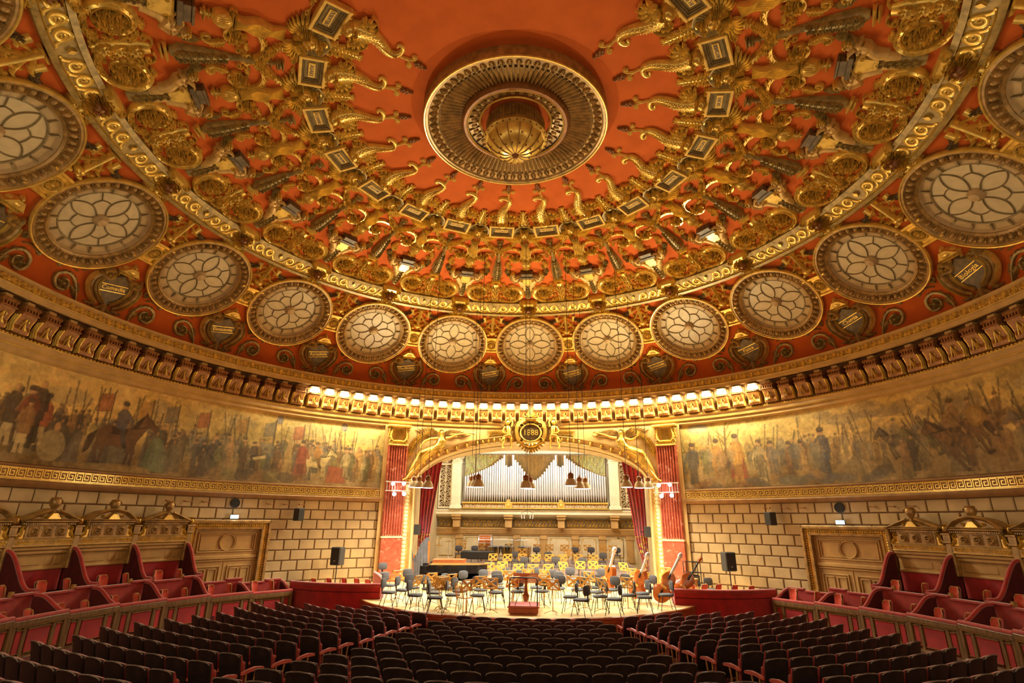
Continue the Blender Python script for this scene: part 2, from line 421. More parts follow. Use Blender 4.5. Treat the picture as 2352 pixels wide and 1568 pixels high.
leaf.leaf(0, 0, PI / 2, .24, .2, .05, 2); leaf.leaf(0, .02, PI / 2 + .9, .16, .1, .04, 2); leaf.leaf(0, .02, PI / 2 - .9, .16, .1, .04, 2); leaf.dome(.13, .13, .03, .1, .03, n=6, m=2)
mb = MB()
for k in range(270):
    a = R_(k * 360 / 270)
    mb.join(leaf, lambda p: rotaz((p[0] * 1.35, 14.10 + (p[1]) * .2 - p[2], 9.6 + p[1]), a))
tag(obj('trim_5', mb, M_['gold'], ang=50), None, None, kind='structure')
for i, (r, z) in enumerate([(14.03, 9.555), (14.42, 8.09), (14.37, 8.30)]):
    ring_trim(6 + i, [(r + .02, z - .015), (r - .012, z - .008), (r - .012, z + .008), (r + .02, z + .015)], m='gold2')

# lower walls: painted stone blocks with grooved joints, the key band and its mouldings
RW = 14.6
for side, s in (('left', -1), ('right', 1)):
    aa, ab = (OPEN, 180) if s > 0 else (-180, -OPEN)
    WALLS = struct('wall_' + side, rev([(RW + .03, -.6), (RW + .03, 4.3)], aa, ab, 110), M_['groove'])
    mb = MB(); dl = 2.628; zc = 4.215
    rows = [(zc - .42 * i - .42 + .02, zc - .42 * i - .02) for i in range(10)]
    for i, (z0, z1) in enumerate(rows):
        k0 = 30.72 + (0 if i % 2 == 0 else dl / 2) - dl
        k = 0
        while True:
            a0 = k0 + k * dl; a1 = a0 + dl; k += 1
            if a0 > 104: break
            lo, hi = max(a0 + .075, 29.95), a1 - .075
            if hi - lo < .2: continue
            if 49.5 < (lo + hi) / 2 < 62 and z0 < 2.9: continue
            if lo > 62 and z0 < 1.4: continue
            u0, u1 = R_(lo) * RW, R_(hi) * RW; b = .02; v = []
            for uu, zz, d in ((u0, z0, 0), (u1, z0, 0), (u1, z1, 0), (u0, z1, 0), (u0 + b, z0 + b, .03), (u1 - b, z0 + b, .03), (u1 - b, z1 - b, .03), (u0 + b, z1 - b, .03)):
                v.append(cyl(RW + .028, uu, zz, d))
            mb.add(v, [(0, 1, 5, 4), (1, 2, 6, 5), (2, 3, 7, 6), (3, 0, 4, 7), (4, 5, 6, 7)])
    if s < 0: mb.mirror()
    struct('stone_blocks', mb, M_['block'], WALLS, ang=0)
    # band with the running key
    a0, a1 = (OPEN, 180) if s > 0 else (-180, -OPEN)
    j = 10 if s < 0 else 20
    ring_trim(j, [(14.62, 4.2), (14.5, 4.22), (14.47, 4.26), (14.44, 4.3), (14.42, 4.36), (14.47, 4.39), (14.5, 4.42), (14.5, 4.78), (14.46, 4.8), (14.46, 4.84), (14.56, 4.86), (14.64, 4.9)], a0, a1, 120, 'brown')
    key = MB(); mb = MB(); w = .2548 * .96
    def bar(x0, y0, x1, y1): key.box(x0 - .014, x1 + .014, y0 - .014, y1 + .014, 0, .018)
    for (p, q) in [((0, 0), (1, 0)), ((0, 0), (0, 1)), ((0, 1), (.8, 1)), ((.8, .28), (.8, 1)), ((.28, .28), (.8, .28)), ((.28, .28), (.28, .68)), ((.28, .68), (.54, .68))]:
        bar(p[0] * w, p[1] * .25, q[0] * w, q[1] * .25)
    for k in range(74):
        u0 = R_(30.2 + k) * 14.5
        mb.join(key, lambda p: cyl(14.5, u0 + p[0], 4.475 + p[1], p[2]))
    for zz in (4.44, 4.755): mb.join(rev([(14.502, zz - .01), (14.488, zz - .01), (14.488, zz + .01), (14.502, zz + .01)], 30, 104, 90))
    if s < 0:
        mb.xf(lambda p: (p[0] - 0, p[1], p[2])); mb.mirror()
    struct('trim_%d' % (j + 1), mb, M_['gold2'], ang=0)
    # plain wall above the key band behind the painted frieze
    struct('wall_%s_upper' % side, rev([(RW + .06, 4.85), (RW + .06, 7.95)], a0, a1, 110), M_['ochre'])
# floors
def seatz(x, y): return .73 + .05 * (math.hypot(x, y - 11.5) - 8)        # height of a seat-back top
def floorz(x, y): return seatz(x, y) - .93
mb = MB(); v = []; rs = np.linspace(4.2, 26.2, 45); nA = 64
for r in rs:
    for i in range(nA + 1):
        a = -1.75 + 3.5 * i / nA; v.append((r * sin(a), 11.5 - r * cos(a), .73 + .05 * (r - 8) - .93))
mb.add(v, [(j * (nA + 1) + i, j * (nA + 1) + i + 1, (j + 1) * (nA + 1) + i + 1, (j + 1) * (nA + 1) + i) for j in range(len(rs) - 1) for i in range(nA)])
mb.f = [q[::-1] for q in mb.f]
struct('floor', mb, M_['carpet'])
# stage platform: boards, moulded front edge
ZS = .67
def apron(x): return 10.75 - math.sqrt(max(0, 49.5 - x * x))
mb = MB(); N = 40; xs = [-6.6 + 13.2 * i / N for i in range(N + 1)]
v = [(x, apron(x), ZS) for x in xs] + [(x, 22.2, ZS) for x in xs]
mb.add(v, [(i, i + 1, N + 2 + i, N + 1 + i) for i in range(N)])
struct('stage_floor', mb, M_['stagewood'], ang=0)
mb = MB(); m = 7; v = []
for x in xs:
    for d, z in ((.9, ZS), (0, ZS), (-.05, ZS - .02), (-.05, ZS - .08), (0, ZS - .1), (.02, ZS - .3), (.02, -.4)): v.append((x, apron(x) + d, z + (.003 if d == .9 else .003 if z == ZS else 0)))
mb.add(v, [(i * m + k, i * m + k + 1, (i + 1) * m + k + 1, (i + 1) * m + k) for i in range(N) for k in range(1, m - 1)])
mb.f = [q[::-1] for q in mb.f]
struct('trim_30', mb, M_['redwood'])
for s in (-1, 1):                                       # stage wings: platform outside the opening, up to the block wall
    mb = MB(); mb.add([(s * 6.5, apron(6.5), ZS - .004), (s * 9.6, 10.9, ZS - .004), (s * 7.3, 12.9, ZS - .004), (s * 6.3, 13.4, ZS - .004)], [(0, 1, 2, 3) if s > 0 else (3, 2, 1, 0)])
    struct('floor_wing_' + ('left' if s < 0 else 'right'), mb, M_['stagewood'])
# risers for winds and percussion
RIS = [(14.0, .82), (15.5, .97), (18.0, 1.12)]
for i, (y, z) in enumerate(RIS):
    mb = MB(); mb.box(-5.5, 5.5, y, 22.1, z - .15 + (0 if i else 0), z, b=.015)
    tag(obj('stage_riser', mb, M_['riser']), '%s grey felted step across the stage, %s' % (('lowest', 'middle', 'topmost')[i], ('in front of the wind stands', 'under the second row of wind stands', 'along the panelled stage wall')[i]), 'stage step', 'grey stage steps')

# ------------------------------------------------------------------ proscenium: arch wall on the curve of the hall
RP = 14.45
def ell(a, b, z0, t): return (a * cos(t), z0 + b * sin(t))
NA = 48
def archband(a0, b0, a1, b1, z0, zb, h0, h1, prof=None):
    """band between two half ellipses with jambs down to zb; prof = [(t across, height)]"""
    mb = MB(); prof = prof or [(0, h0), (1, h1)]
    path = [(-1, zb)] + [(-1, zb + (z0 - zb) * i / 6) for i in range(1, 6)]
    pts = []
    for s_, z in path: pts.append((-1, z, None))
    for i in range(NA + 1): pts.append((0, 0, PI - PI * i / NA))
    for s_, z in path[::-1]: pts.append((1, z, None))
    v = []
    for s_, z, t in pts:
        for q, h in prof:
            a, b = a0 + (a1 - a0) * q, b0 + (b1 - b0) * q
            v.append((s_ * a, z, h) if t is None else (*ell(a, b, z0, t), h))
    m = len(prof)
    mb.add(v, [(i * m + k, (i + 1) * m + k, (i + 1) * m + k + 1, i * m + k + 1) for i in range(len(pts) - 1) for k in range(m - 1)])
    return mb
Z0 = 5.0
mb = MB(); pts = [(-6.5, -.3), (-6.5, Z0)] + [ell(6.5, 2.72, Z0, PI - PI * i / NA) for i in range(1, NA)] + [(6.5, Z0), (6.5, -.3)]
top = [(-7.62 + 15.24 * i / (len(pts) - 1), 7.95) for i in range(len(pts))]; top[0] = (-7.62, -.3); top[1] = (-7.62, Z0); top[2] = (-7.62, 7.95); top[-1] = (7.62, -.3); top[-2] = (7.62, Z0); top[-3] = (7.62, 7.95)
n = len(pts); mb.add([(x, y, 0) for x, y in pts + top], [(i, i + 1, n + i + 1, n + i) for i in range(n - 1)])
on_cyl(mb, RP, local=False); struct('wall_front', mb, M_['ochre'])
# moulded gold band with eggs
mb = archband(6.5, 2.72, 5.98, 2.36, Z0, .66, 0, 0, [(0, 0), (.02, .12), (.16, .12), (.2, .07), (.28, .05), (.8, .03), (.84, .06), (.92, .08), (1, .02), (1, -.3)])
on_cyl(mb, RP, local=False); struct('trim_31', mb, M_['ochre'], ang=30)
mb = archband(5.98, 2.36, 5.72, 2.1, Z0, .66, 0, 0, [(0, -.05), (.5, -.3), (.6, -.24), (1, -1.3)])
on_cyl(mb, RP, local=False); struct('trim_32', mb, M_['cream'], ang=30)
mb = MB()
e1 = MB(); e1.dome(0, 0, .075, .13, .09, m=3); e1.strip(arcp(0, .01, .11, PI * 1.05, -.05 * PI, 8, .15), .035, .06)
path = []; t = PI
for i in range(61): path.append((6.24 * cos(PI * i / 60), Z0 + 2.54 * sin(PI * i / 60), PI * i / 60))
acc = 0; last = path[0]; places = []
for p in path:
    d = math.hypot(p[0] - last[0], p[1] - last[1]); acc += d
    if acc > .3 or p is path[0]: places.append(p); acc = 0
    last = p
for x, y, t in places:
    ang = math.atan2((y - Z0) / 2.54 ** 2 * 6.24, x / 6.24) - PI / 2; c, s_ = cos(ang), sin(ang)
    mb.join(e1, lambda p: (x + p[0] * c - p[1] * s_, y + p[0] * s_ + p[1] * c, p[2] + .04))
on_cyl(mb, RP, local=False); struct('trim_33', mb, M_['gold'], ang=50)
mb = MB()                                               # pearl and leaf scales running down the jambs
for s_ in (-1, 1):
    for k in range(24):
        y = .95 + k * .175
        mb.dome(s_ * 6.3, y, .13, .11, .1, n=14, m=4, z=.045); mb.strip(arcp(s_ * 6.3, y - .02, .15, PI * 1.1, PI * 1.9, 8), .03, .1, z=.04)
on_cyl(mb, RP, local=False); struct('trim_34', mb, M_['cream'], ang=50)
mb = MB()
for s_ in (-1, 1): mb.box(s_ * 6.3 - .19, s_ * 6.3 + .19, .7, 5.05, .02, .045)
on_cyl(mb, RP, local=False); struct('trim_35', mb, M_['gold'], ang=0)
# red marble pilasters with fluted upper shafts
for s_, side in ((-1, 'left'), (1, 'right')):
    root = thing('marble_pilaster', 'red marble pilaster with fluted shaft on the %s of the stage opening' % side, 'pilaster', cyl(RP, s_ * 6.93, ZS, 0), 0, 'marble pilasters of the stage opening')
    def place(mb, nm, m, u0=s_ * 6.93, a=35):
        on_cyl(mb, RP, u0, 0, False); o = Vector(root.location); mb.xf(lambda p: Vector(p) - o); return obj(nm, mb, m, root, a)
    mb = MB(); mb.box(-.5, .5, -.3, 2.62, 0, .22); place(mb, 'plinth_shaft', M_['marble'])
    mb = MB(); mb.box(-.56, .56, ZS - .3, ZS + .32, 0, .28, b=.03); place(mb, 'base', M_['marble'])
    mb = MB(); mb.box(-.5, .5, 2.62, 6.95, 0, .12)
    for k in range(8): mb.strip([(-.44 + k * .126, 2.68), (-.44 + k * .126, 6.9)], .085, .1, z=.115)
    place(mb, 'fluted_shaft', M_['marble'])
    mb = MB(); mb.box(-.52, .52, 2.58, 2.66, 0, .26); 
    for k in range(9): mb.dome(-.42 + k * .105, 2.69, .03, .04, .27, n=6, m=2)
    place(mb, 'astragal', M_['cream'])
    mb = MB(); mb.box(-.5, .5, 6.92, 6.99, 0, .25, b=.02); mb.box(-.6, .6, 7.84, 7.95, 0, .3, b=.02)
    mb.box(-.42, .42, 6.99, 7.84, 0, .1)
    for q in (-1, 1):
        mb.strip(bez([(q * .2, 7.12), (q * .5, 7.2), (q * .42, 7.6), (q * .3, 7.6), (q * .36, 7.84)], 12), .09, .12, z=.1)
        mb.strip(spiral(q * .4, 7.12, .02, .12, 0, 1.4 * q), .05, .1, z=.1); mb.strip(spiral(q * .44, 7.72, .02, .1, 0, -1.4 * q), .045, .1, z=.1)
        mb.leaf(q * .5, 7.3, PI / 2 + .2 * q, .4, .2, .08, 3, z=.08)
    mb.strip([(-.2, 7.16), (.2, 7.16)], .1, .1, z=.1)
    for k in range(7): mb.strip([(-.14 + .046 * k, 7.16), (-.2 + .068 * k, 7.76)], .018, .05, z=.1)
    place(mb, 'lyre_capital', M_['gold2'], a=50)

# ------------------------------------------------------------------ stage house
YB = 22.0
for s_, side in ((-1, 'left'), (1, 'right')):
    mb = MB(); xa, xb = s_ * 5.95, s_ * 6.3
    mb.add([(xa, 13.3, .5), (xb, YB, .5), (xb, YB, 8.0), (xa, 13.3, 8.0)], [(0, 1, 2, 3) if s_ < 0 else (3, 2, 1, 0)])
    struct('wall_stage_' + side, mb, M_['cream'])
mb = MB(); mb.add([(-6.3, YB, .5), (6.3, YB, .5), (6.3, YB, 8.3), (-6.3, YB, 8.3)], [(0, 1, 2, 3)]); struct('wall_back_stage', mb, M_['cream'])
mb = MB(); mb.add([(-6.3, 14.62, 7.95), (6.3, 14.62, 7.95), (6.3, YB, 7.95), (-6.3, YB, 7.95)], [(3, 2, 1, 0)]); struct('stage_ceiling', mb, M_['ivory'])
def hmould(i, x0, x1, prof, m, y=YB):
    mb = MB(); k = len(prof); mb.add([(x, y - d, z) for x in (x0, x1) for d, z in prof], [(j, k + j, k + j + 1, j + 1) for j in range(k - 1)]); return struct('trim_%d' % i, mb, M_[m], ang=30)
hmould(40, -6.3, 6.3, [(.02, 2.5), (.1, 2.54), (.1, 2.6), (.16, 2.62), (.2, 2.72), (.2, 2.8), (.26, 2.9), (.26, 2.98), (0.05, 3.0)], 'ochre')
hmould(41, -6.3, 6.3, [(.3, 3.62), (.75, 3.74), (.8, 3.78), (.8, 3.94), (.86, 3.97), (.86, 4.06), (.1, 4.08)], 'ivory')
hmould(42, -6.3, 6.3, [(.1, 7.55), (.25, 7.6), (.25, 7.75), (.45, 7.85), (.45, 7.97)], 'ivory')
mb = MB()
for k in range(120): mb.box(-6.2 + k * .1035, -6.14 + k * .1035, YB - .25, YB - .19, 2.76, 2.82)
struct('trim_43', mb, M_['ochre'], ang=0)
# panelled dado
mb = MB(); mg = MB(); mp = MB()
xw = -6.2; bays = [1.05, .62, 1.05, .62, 1.35, .62, 1.05, .62, 1.35, .62, 1.05, .62, 1.05, .62]
bays = [b * 12.4 / sum(bays) for b in bays]
for i, b in enumerate(bays):
    x0, x1 = xw, xw + b; xw += b
    if i % 2:
        mp.box(x0 + .1, x1 - .1, YB - .1, YB, 1.0, 2.52, b=.02); mp.box(x0 + .05, x1 - .05, YB - .15, YB, 2.3, 2.5, b=.02)
        mp.box(x0 + .06, x1 - .06, YB - .14, YB, 1.0, 1.2, b=.02)
    else:
        for (a, c, d, e) in ((x0 + .08, x1 - .08, 1.3, 2.4),):
            mb.box(a, c, YB - .035, YB, d, e, b=.02)
            for (p, q, r, t) in ((a, c, d, d + .03), (a, c, e - .03, e), (a, a + .03, d, e), (c - .03, c, d, e)): mg.box(p, q, YB - .05, YB - .03, r, t)
            for (px, pz) in ((a + .1, e - .1), (c - .1, e - .1)): mg.dome(0, 0, 0.001, .001, 0) if 0 else mg.box(px - .04, px + .04, YB - .05, YB - .03, pz - .04, pz + .04)
struct('wall_back_stage_panels', mb, M_['cream'], ang=0); struct('trim_44', mg, M_['gold'], ang=0); struct('wall_back_stage_pilasters', mp, M_['ochre'], ang=0)

# ================================================================== ornaments of the dome
AX = 'of the stage axis'
def relief(name, parts, R0, label, cat, group, half, dx=0, side='', lim=7, dy=0, extra=None):
    """parts: [(part name, MB, material, smoothing)]; first without a name = the thing's own mesh when single"""
    out = []
    o = Vector(domept(R0, dx, dy))
    ms = [(n, mesh(n, mb.copy().xf(lambda p: Vector(domept(R0, p[0], p[1] + 0, p[2])) - o), m, a), m) for n, mb, m, a in parts]
    ks = [k + .5 for k in range(-lim, lim)] if half else list(range(-lim, lim + 1))
    for k in ks:
        a = R_(18 * k); loc = rotaz(o, a)
        if not in_view(loc, 170): continue
        i = abs(k) + .5 if half else abs(k)
        sd = 'right' if k > 0 else 'left'
        w = ('on the stage axis' if k == 0 else '%s %s %s' % (nth(int(i)), sd, AX))
        lb = label + side + ', ' + w
        if len(ms) == 1 and not extra:
            t = obj(name, ms[0][1], None, loc=loc, rot=(0, 0, -a)); tag(t, lb, cat, group)
        else:
            t = thing(name, lb, cat, loc, -a, group)
            for n, me, m in ms: obj(n, me, None, parent=t)
            if extra: extra(t, k, o)
        out.append(t)
    return out
def mirrored(parts): return [(n, mb.copy().mirror(), m, a) for n, mb, m, a in parts]

# --- acanthus rosette used inside the scrolls
def acan(mb, cx, cy, r, h=.12, n=6, z=.03, ph=0):
    for i in range(n):
        a = 2 * PI * i / n + ph; mb.leaf(cx + .12 * r * cos(a), cy + .12 * r * sin(a), a, r * .95, r * .62, h, 3, .9, z=z)
    mb.dome(cx, cy, r * .26, r * .26, h * 1.2, n=8, m=3, z=z)
    return mb
def frond(mb, pts, L, wd, h=.08, n=5, side=1, z=.02):
    for i in range(n):
        t = int(i * (len(pts) - 2) / n); a, b = pts[t], pts[t + 1]; d = math.atan2(b[1] - a[1], b[0] - a[0])
        mb.leaf(a[0], a[1], d + side * .8, L * (1 - .08 * i), wd, h, 3, -side * .9, z=z)

# 1. name plaques
NAMES = {-7.5: 'DOSOFTEIU', -6.5: 'ASAKI', -5.5: 'ECLIANU', -4.5: 'ANTON PAN', -3.5: 'CANTEMIR', -2.5: 'SINCAI', -1.5: 'VACARESCU', -.5: 'CONACHI', .5: 'NEGRUZZI', 1.5: 'GR MAIOR', 2.5: 'ELIADE', 3.5: 'BARITIU', 4.5: 'BOLLIAC', 5.5: 'SION', 6.5: 'ALECSANDRI', 7.5: 'RUSSO'}
R0 = 6.13; fr = MB()
hw, hh = .53, .36
for (x0, x1, y0, y1) in ((-hw, hw, -hh, -hh + .085), (-hw, hw, hh - .085, hh), (-hw, -hw + .085, -hh + .085, hh - .085), (hw - .085, hw, -hh + .085, hh - .085)): fr.box(x0, x1, y0, y1, 0, .17, b=.012)
pn = MB()
pn.add([(-.45, -.28, .13), (.45, -.28, .13), (.45, .28, .13), (-.45, .28, .13), (-.33, -.17, .05), (.33, -.17, .05), (.33, .17, .05), (-.33, .17, .05)], [(0, 1, 5, 4), (1, 2, 6, 5), (2, 3, 7, 6), (3, 0, 4, 7), (4, 5, 6, 7)])
for k, q in enumerate((.40, .36)): 
    for (x0, x1, y0, y1) in ((-q, q, -q + .165, -q + .178), (-q, q, q - .178, q - .165), (-q, -q + .013, -q + .165, q - .165), (q - .013, q, -q + .165, q - .165)): pn.box(x0, x1, y0, y1, .06, .125 - k * .03)
tb = MB(); tb.box(-.26, .26, -.085, .095, .05, .085, b=.006)
sc = MB()
for q in (-1, 1):
    sc.strip(bez([(q * .48, -.38), (q * .36, -.36), (q * .42, -.52), (q * .24, -.5)], 8)[:-1] + spiral(q * .27, -.45, .05, .015, -PI / 2, -1.1 * q), .045, .05); sc.strip(bez([(q * .24, -.5), (q * .12, -.56), (q * .14, -.42), (0, -.44)], 8), .04, .05)
    sc.strip(spiral(q * .13, -.46, .06, .012, 0, 1.3 * q), .04, .05)
def add_name(t, k, o):
    tm = textmesh(NAMES.get(k, 'NEGRI'), .15, None, .006, .46); tm.xf(lambda p: Vector(domept(R0, p[0], p[1] + .005, p[2] + .09)) - o)
    obj('lettering', tm, M_['dark'], parent=t, ang=0)
relief('name_plaque', [('frame', fr, M_['plaquegold'], 0), ('recessed_panel', pn, M_['plaque'], 0), ('tablet', tb, M_['plaquegold'], 0), ('scroll_foot', sc, M_['gold'], 50)], R0, 'gold-framed name plaque below a dolphin', 'plaque', 'name plaques on the dome', True, lim=8, extra=add_name)

# 2. dolphins (head on the plaque, tail towards the rosette)
R0 = 5.75
body = bez([(-.02, .1), (-.12, .45), (-.34, .75), (.0, 1.05), (.26, 1.25), (.22, 1.5), (.26, 1.62), (.1, 1.8)], 12)
body = [(0, .12), (-.06, .3), (-.1, .5), (-.1, .7), (-.03, .9), (.07, 1.08), (.16, 1.24), (.2, 1.4), (.16, 1.54), (.04, 1.62), (-.1, 1.62), (-.2, 1.56), (-.22, 1.48), (-.15, 1.43), (-.06, 1.47)]
bd = MB(); P = []
for i in range(len(body) - 1):
    for k in range(3): P.append(tuple(np.array(body[i]) * (1 - k / 3) + np.array(body[i + 1]) * k / 3))
P.append(body[-1]); P2 = [(float(np.mean([P[max(0, min(len(P) - 1, i + j))][0] for j in (-2, -1, 0, 1, 2)])), float(np.mean([P[max(0, min(len(P) - 1, i + j))][1] for j in (-2, -1, 0, 1, 2)]))) for i in range(len(P))]
bd.strip(P2, [.42, .46, .4, .34, .29, .24, .2, .16, .14, .11, .09, .06], [.26, .28, .24, .2, .17, .15, .14, .12, .1, .09, .07, .05], 8)
for i in range(2, 24):                                  # rows of scales
    c = P2[i]; d = P2[i + 1]; a = math.atan2(d[1] - c[1], d[0] - c[0]); w = np.interp(i / 42, np.linspace(0, 1, 12), [.42, .46, .4, .34, .29, .24, .2, .16, .14, .11, .09, .06])
    for q in (-.28, -.1, .1, .28):
        off = q * w + (.09 * w if i % 2 else 0) - .045 * w; hz = math.sqrt(max(0, 1 - (2 * off / w) ** 2)) * w * .58
        bd.dome(c[0] - sin(a) * off, c[1] + cos(a) * off, .028, .034, .02, a, 5, 2, z=hz)
bd.strip([(p[0] - .02 + .05 * sin(i * .3), p[1], .2 - i * .003) for i, p in enumerate(P2[3:26])], .025, .05)
hd = MB(); hd.dome(0, .12, .24, .2, .34, 0, 14, 4)
for q in (-1, 1):
    hd.dome(q * .1, .2, .06, .05, .36, 0, 8, 3); hd.strip(arcp(q * .1, .22, .085, .2, PI - .2, 6), .03, .38); hd.leaf(q * .1, .0, PI / 2 + q * 2.2, .2, .12, .2, 3)
    hd.strip([(q * .02, .02), (q * .14, -.01), (q * .25, .04)], .05, .2)
hd.dome(0, .06, .07, .06, .4, 0, 8, 3)
for k in range(7):
    x = -.45 + .15 * k; hd.dome(x, -.02 + .02 * (k % 2), .055, .1, .13, 0, 8, 3); hd.strip([(x - .03, -.06), (x - .03, .08)], .02, .13); hd.strip([(x + .03, -.06), (x + .03, .08)], .02, .13)
parts = [('body', bd, M_['gold2'], 50), ('head', hd, M_['gold'], 50)]
for q in (-1, 1):
    fn = MB(); c = (q * .22, .3)
    for i in range(7):
        a = PI / 2 + q * (-.75 + .42 * i - .55); L = .34 + .12 * sin(PI * i / 6) + .08 * (q > 0)
        fn.leaf(c[0], c[1], a - q * .1, L, .17, .12, 2, -q * .25, z=.05)
    fn.strip(arcp(c[0] + q * .02, c[1] + .03, .2, PI / 2 + q * .3, PI / 2 - q * 1.7, 10), .03, .2); fn.strip(arcp(c[0] + q * .03, c[1] + .04, .4, PI / 2 + q * .1, PI / 2 - q * 1.4, 10), .025, .15)
    parts.append(('fin', fn, M_['gold2'], 50))
tl = MB(); tl.strip([(.12, 1.5), (.13, 1.7), (.1, 1.86)], [.1, .08, .07], .08)
for q in (-1, 1): tl.strip(bez([(.1, 1.8), (.1 + q * .05, 2.1), (.1 + q * .22, 2.12), (.1 + q * .22, 1.98)], 8) + spiral(.1 + q * .17, 1.99, .045, .015, 0 if q > 0 else PI, q * -.9), .07, .08)
tf = MB()
for i, (x, y) in enumerate([(0, 0), (-.06, .05), (.06, .05), (0, .1), (-.05, .15), (.05, .15), (0, .2), (0, .27)]): tf.dome(.08 + x * .9, 2.12 + y * 1.1, .055, .065, .1, 0, 7, 3)
parts += [('tail', tl, M_['gold2'], 50), ('bud', tf, M_['bracket'], 50)]
relief('dolphin_relief', parts, R0, 'gilded scaly dolphin with curled tail on a plaque', 'relief', 'dolphin reliefs round the rosette', True, lim=8, dy=.5)

# 3. masks in a round niche, with the cone above and flaming urn below
R0 = 6.25
sh = MB(); sh.lathe([(.0, .02), (.36, .03), (.42, .1), (.46, .1), (.47, 0)], 22)
for i in range(9):
    a = PI * .12 + PI * .76 * i / 8; sh.strip([(.08 * cos(a), .08 * sin(a)), (.38 * cos(a), .38 * sin(a))], [.03, .09], .06)
fc = MB(); fc.dome(0, -.06, .2, .26, .26, 0, 12, 4); fc.dome(0, -.08, .045, .08, .34, n=8); fc.dome(0, .1, .17, .08, .27)
for q in (-1, 1):
    fc.dome(q * .08, .0, .05, .035, .29, n=8); fc.dome(q * .1, -.1, .06, .06, .27, n=8); fc.leaf(q * .05, .1, PI / 2 - q * .5, .26, .16, .2, 3, z=.1); fc.strip([(q * .02, -.18), (q * .14, -.2), (q * .22, -.14)], .05, .27)
    for i in range(3): fc.strip(bez([(q * .05 * i, -.2), (q * .1 * i, -.34), (q * .05 * i + .03, -.46)], 6), [.08, .03], .2)
parts = [('niche', sh, M_['olive'], 50), ('face', fc, M_['gold'], 50)]
for q in (-1, 1):
    wg = MB()
    for i in range(7):
        a = -PI / 2 + q * (.15 + .2 * i); L = .42 + .12 * sin(i) ; wg.leaf(q * .14, -.2, a, .5 + .05 * i, .13, .14, 2, q * .2, z=.02)
    for i in range(5): wg.leaf(q * .12, -.12, -PI / 2 + q * (.5 + .25 * i), .3, .12, .2, 2, q * .2, z=.06)
    parts.append(('feathers', wg, M_['gold2'], 50))
relief('mask_relief', parts, R0, 'gilded feathered mask in a round niche', 'relief', 'mask reliefs between the plaques', False, lim=7)
cn = MB(); R0 = 5.9
for j in range(9):
    w = .17 * (1 - j / 9.5)
    for i in range(3): cn.leaf(-w + w * i, .06 + j * .095, PI / 2 + .5 - .5 * i + (.3 if j % 2 else -.2), .17, .12, .12 - .006 * j, 2, .3, z=.02)
cn.strip([(0, 0), (0, .9)], [.34, .05], .08)
relief('leaf_cone_relief', [('', cn, M_['gold2'], 50)], R0, 'gilded leaf cone pointing at the rosette', 'relief', 'leaf cones between the dolphins', False, dy=.45)
R0 = 8.3
ur = MB(); ur.lathe([(.0, .3), (.12, .27), (.2, .2), (.235, .1), (.24, 0)], 18, Matrix.Translation((0, .05, 0)), sx=1, sy=1.1)
for k in range(11):
    x = -.2 + .04 * k; ur.strip([(x * q_, y_, .3 * math.sqrt(max(0, 1 - ((x * q_) ** 2 + (y_ - .05) ** 2) / .06)) - .015) for q_, y_ in ((.4, -.17), (.75, -.1), (.95, -.02), (1, .06), (1, .16), (.95, .22))], .036, .04)
ur.strip([(-.26, .26), (.26, .26)], .08, .2); ur.strip([(-.2, .32), (.2, .32)], .06, .22); ur.strip([(-.12, -.24), (.12, -.24)], .07, .14); ur.strip([(-.17, -.34), (.17, -.34)], .08, .16); ur.strip([(0, -.42), (0, -.2)], .16, .14)
for q in (-1, 1): ur.strip(spiral(q * .25, .24, .09, .02, PI / 2, -1.2 * q), .04, .12)
fl = MB()
for k in range(7):
    x = -.15 + .05 * k; fl.strip([(x + .06 * sin(y * 11 + k * .5) * (1 - .2 * y), .34 + y * 1.1) for y in np.linspace(0, 1, 12)], [.07, .1, .08, .1, .05, .02], [.2, .22, .2, .2, .16, .1])
relief('flaming_urn_relief', [('urn', ur, M_['gold'], 50), ('flames', fl, M_['gold2'], 50)], R0, 'gilded fluted urn with tall wavy flames', 'relief', 'flaming urns on the dome', False)
R0 = 9.3
sf = MB(); sf.strip([(0, -1.4), (0, -.1)], [.3, .24, .3, .36], .14)
for j in range(6):
    for q in (-1, 1): sf.leaf(q * .02, -1.3 + j * .17, PI / 2 + q * .75, .24, .12, .1, 2, -q * .5, z=.1)
sp = MB(); sp.strip([(-.32, .08), (.32, .08)], .09, .22); sp.plate([(-.14, -.42), (.14, -.42), (.28, .06), (-.28, .06)], 0, .18)
for q in (-1, 1): sp.strip(spiral(q * .25, -.03, .1, .02, PI / 2, -1.3 * q), .05, .22)
pl = MB(); pl.box(-.36, .36, .14, .26, 0, .26, b=.01); pl.box(-.26, .26, .26, .44, 0, .22, b=.01); pl.box(-.3, .3, .44, .5, 0, .25, b=.01)
relief('pedestal_relief', [('leaf_shaft', sf, M_['olive'], 50), ('capital', sp, M_['gold2'], 50), ('plinth', pl, M_['dark'], 0)], R0, 'tapering leaf pedestal under a flaming urn', 'relief', 'pedestals on the dome', False)

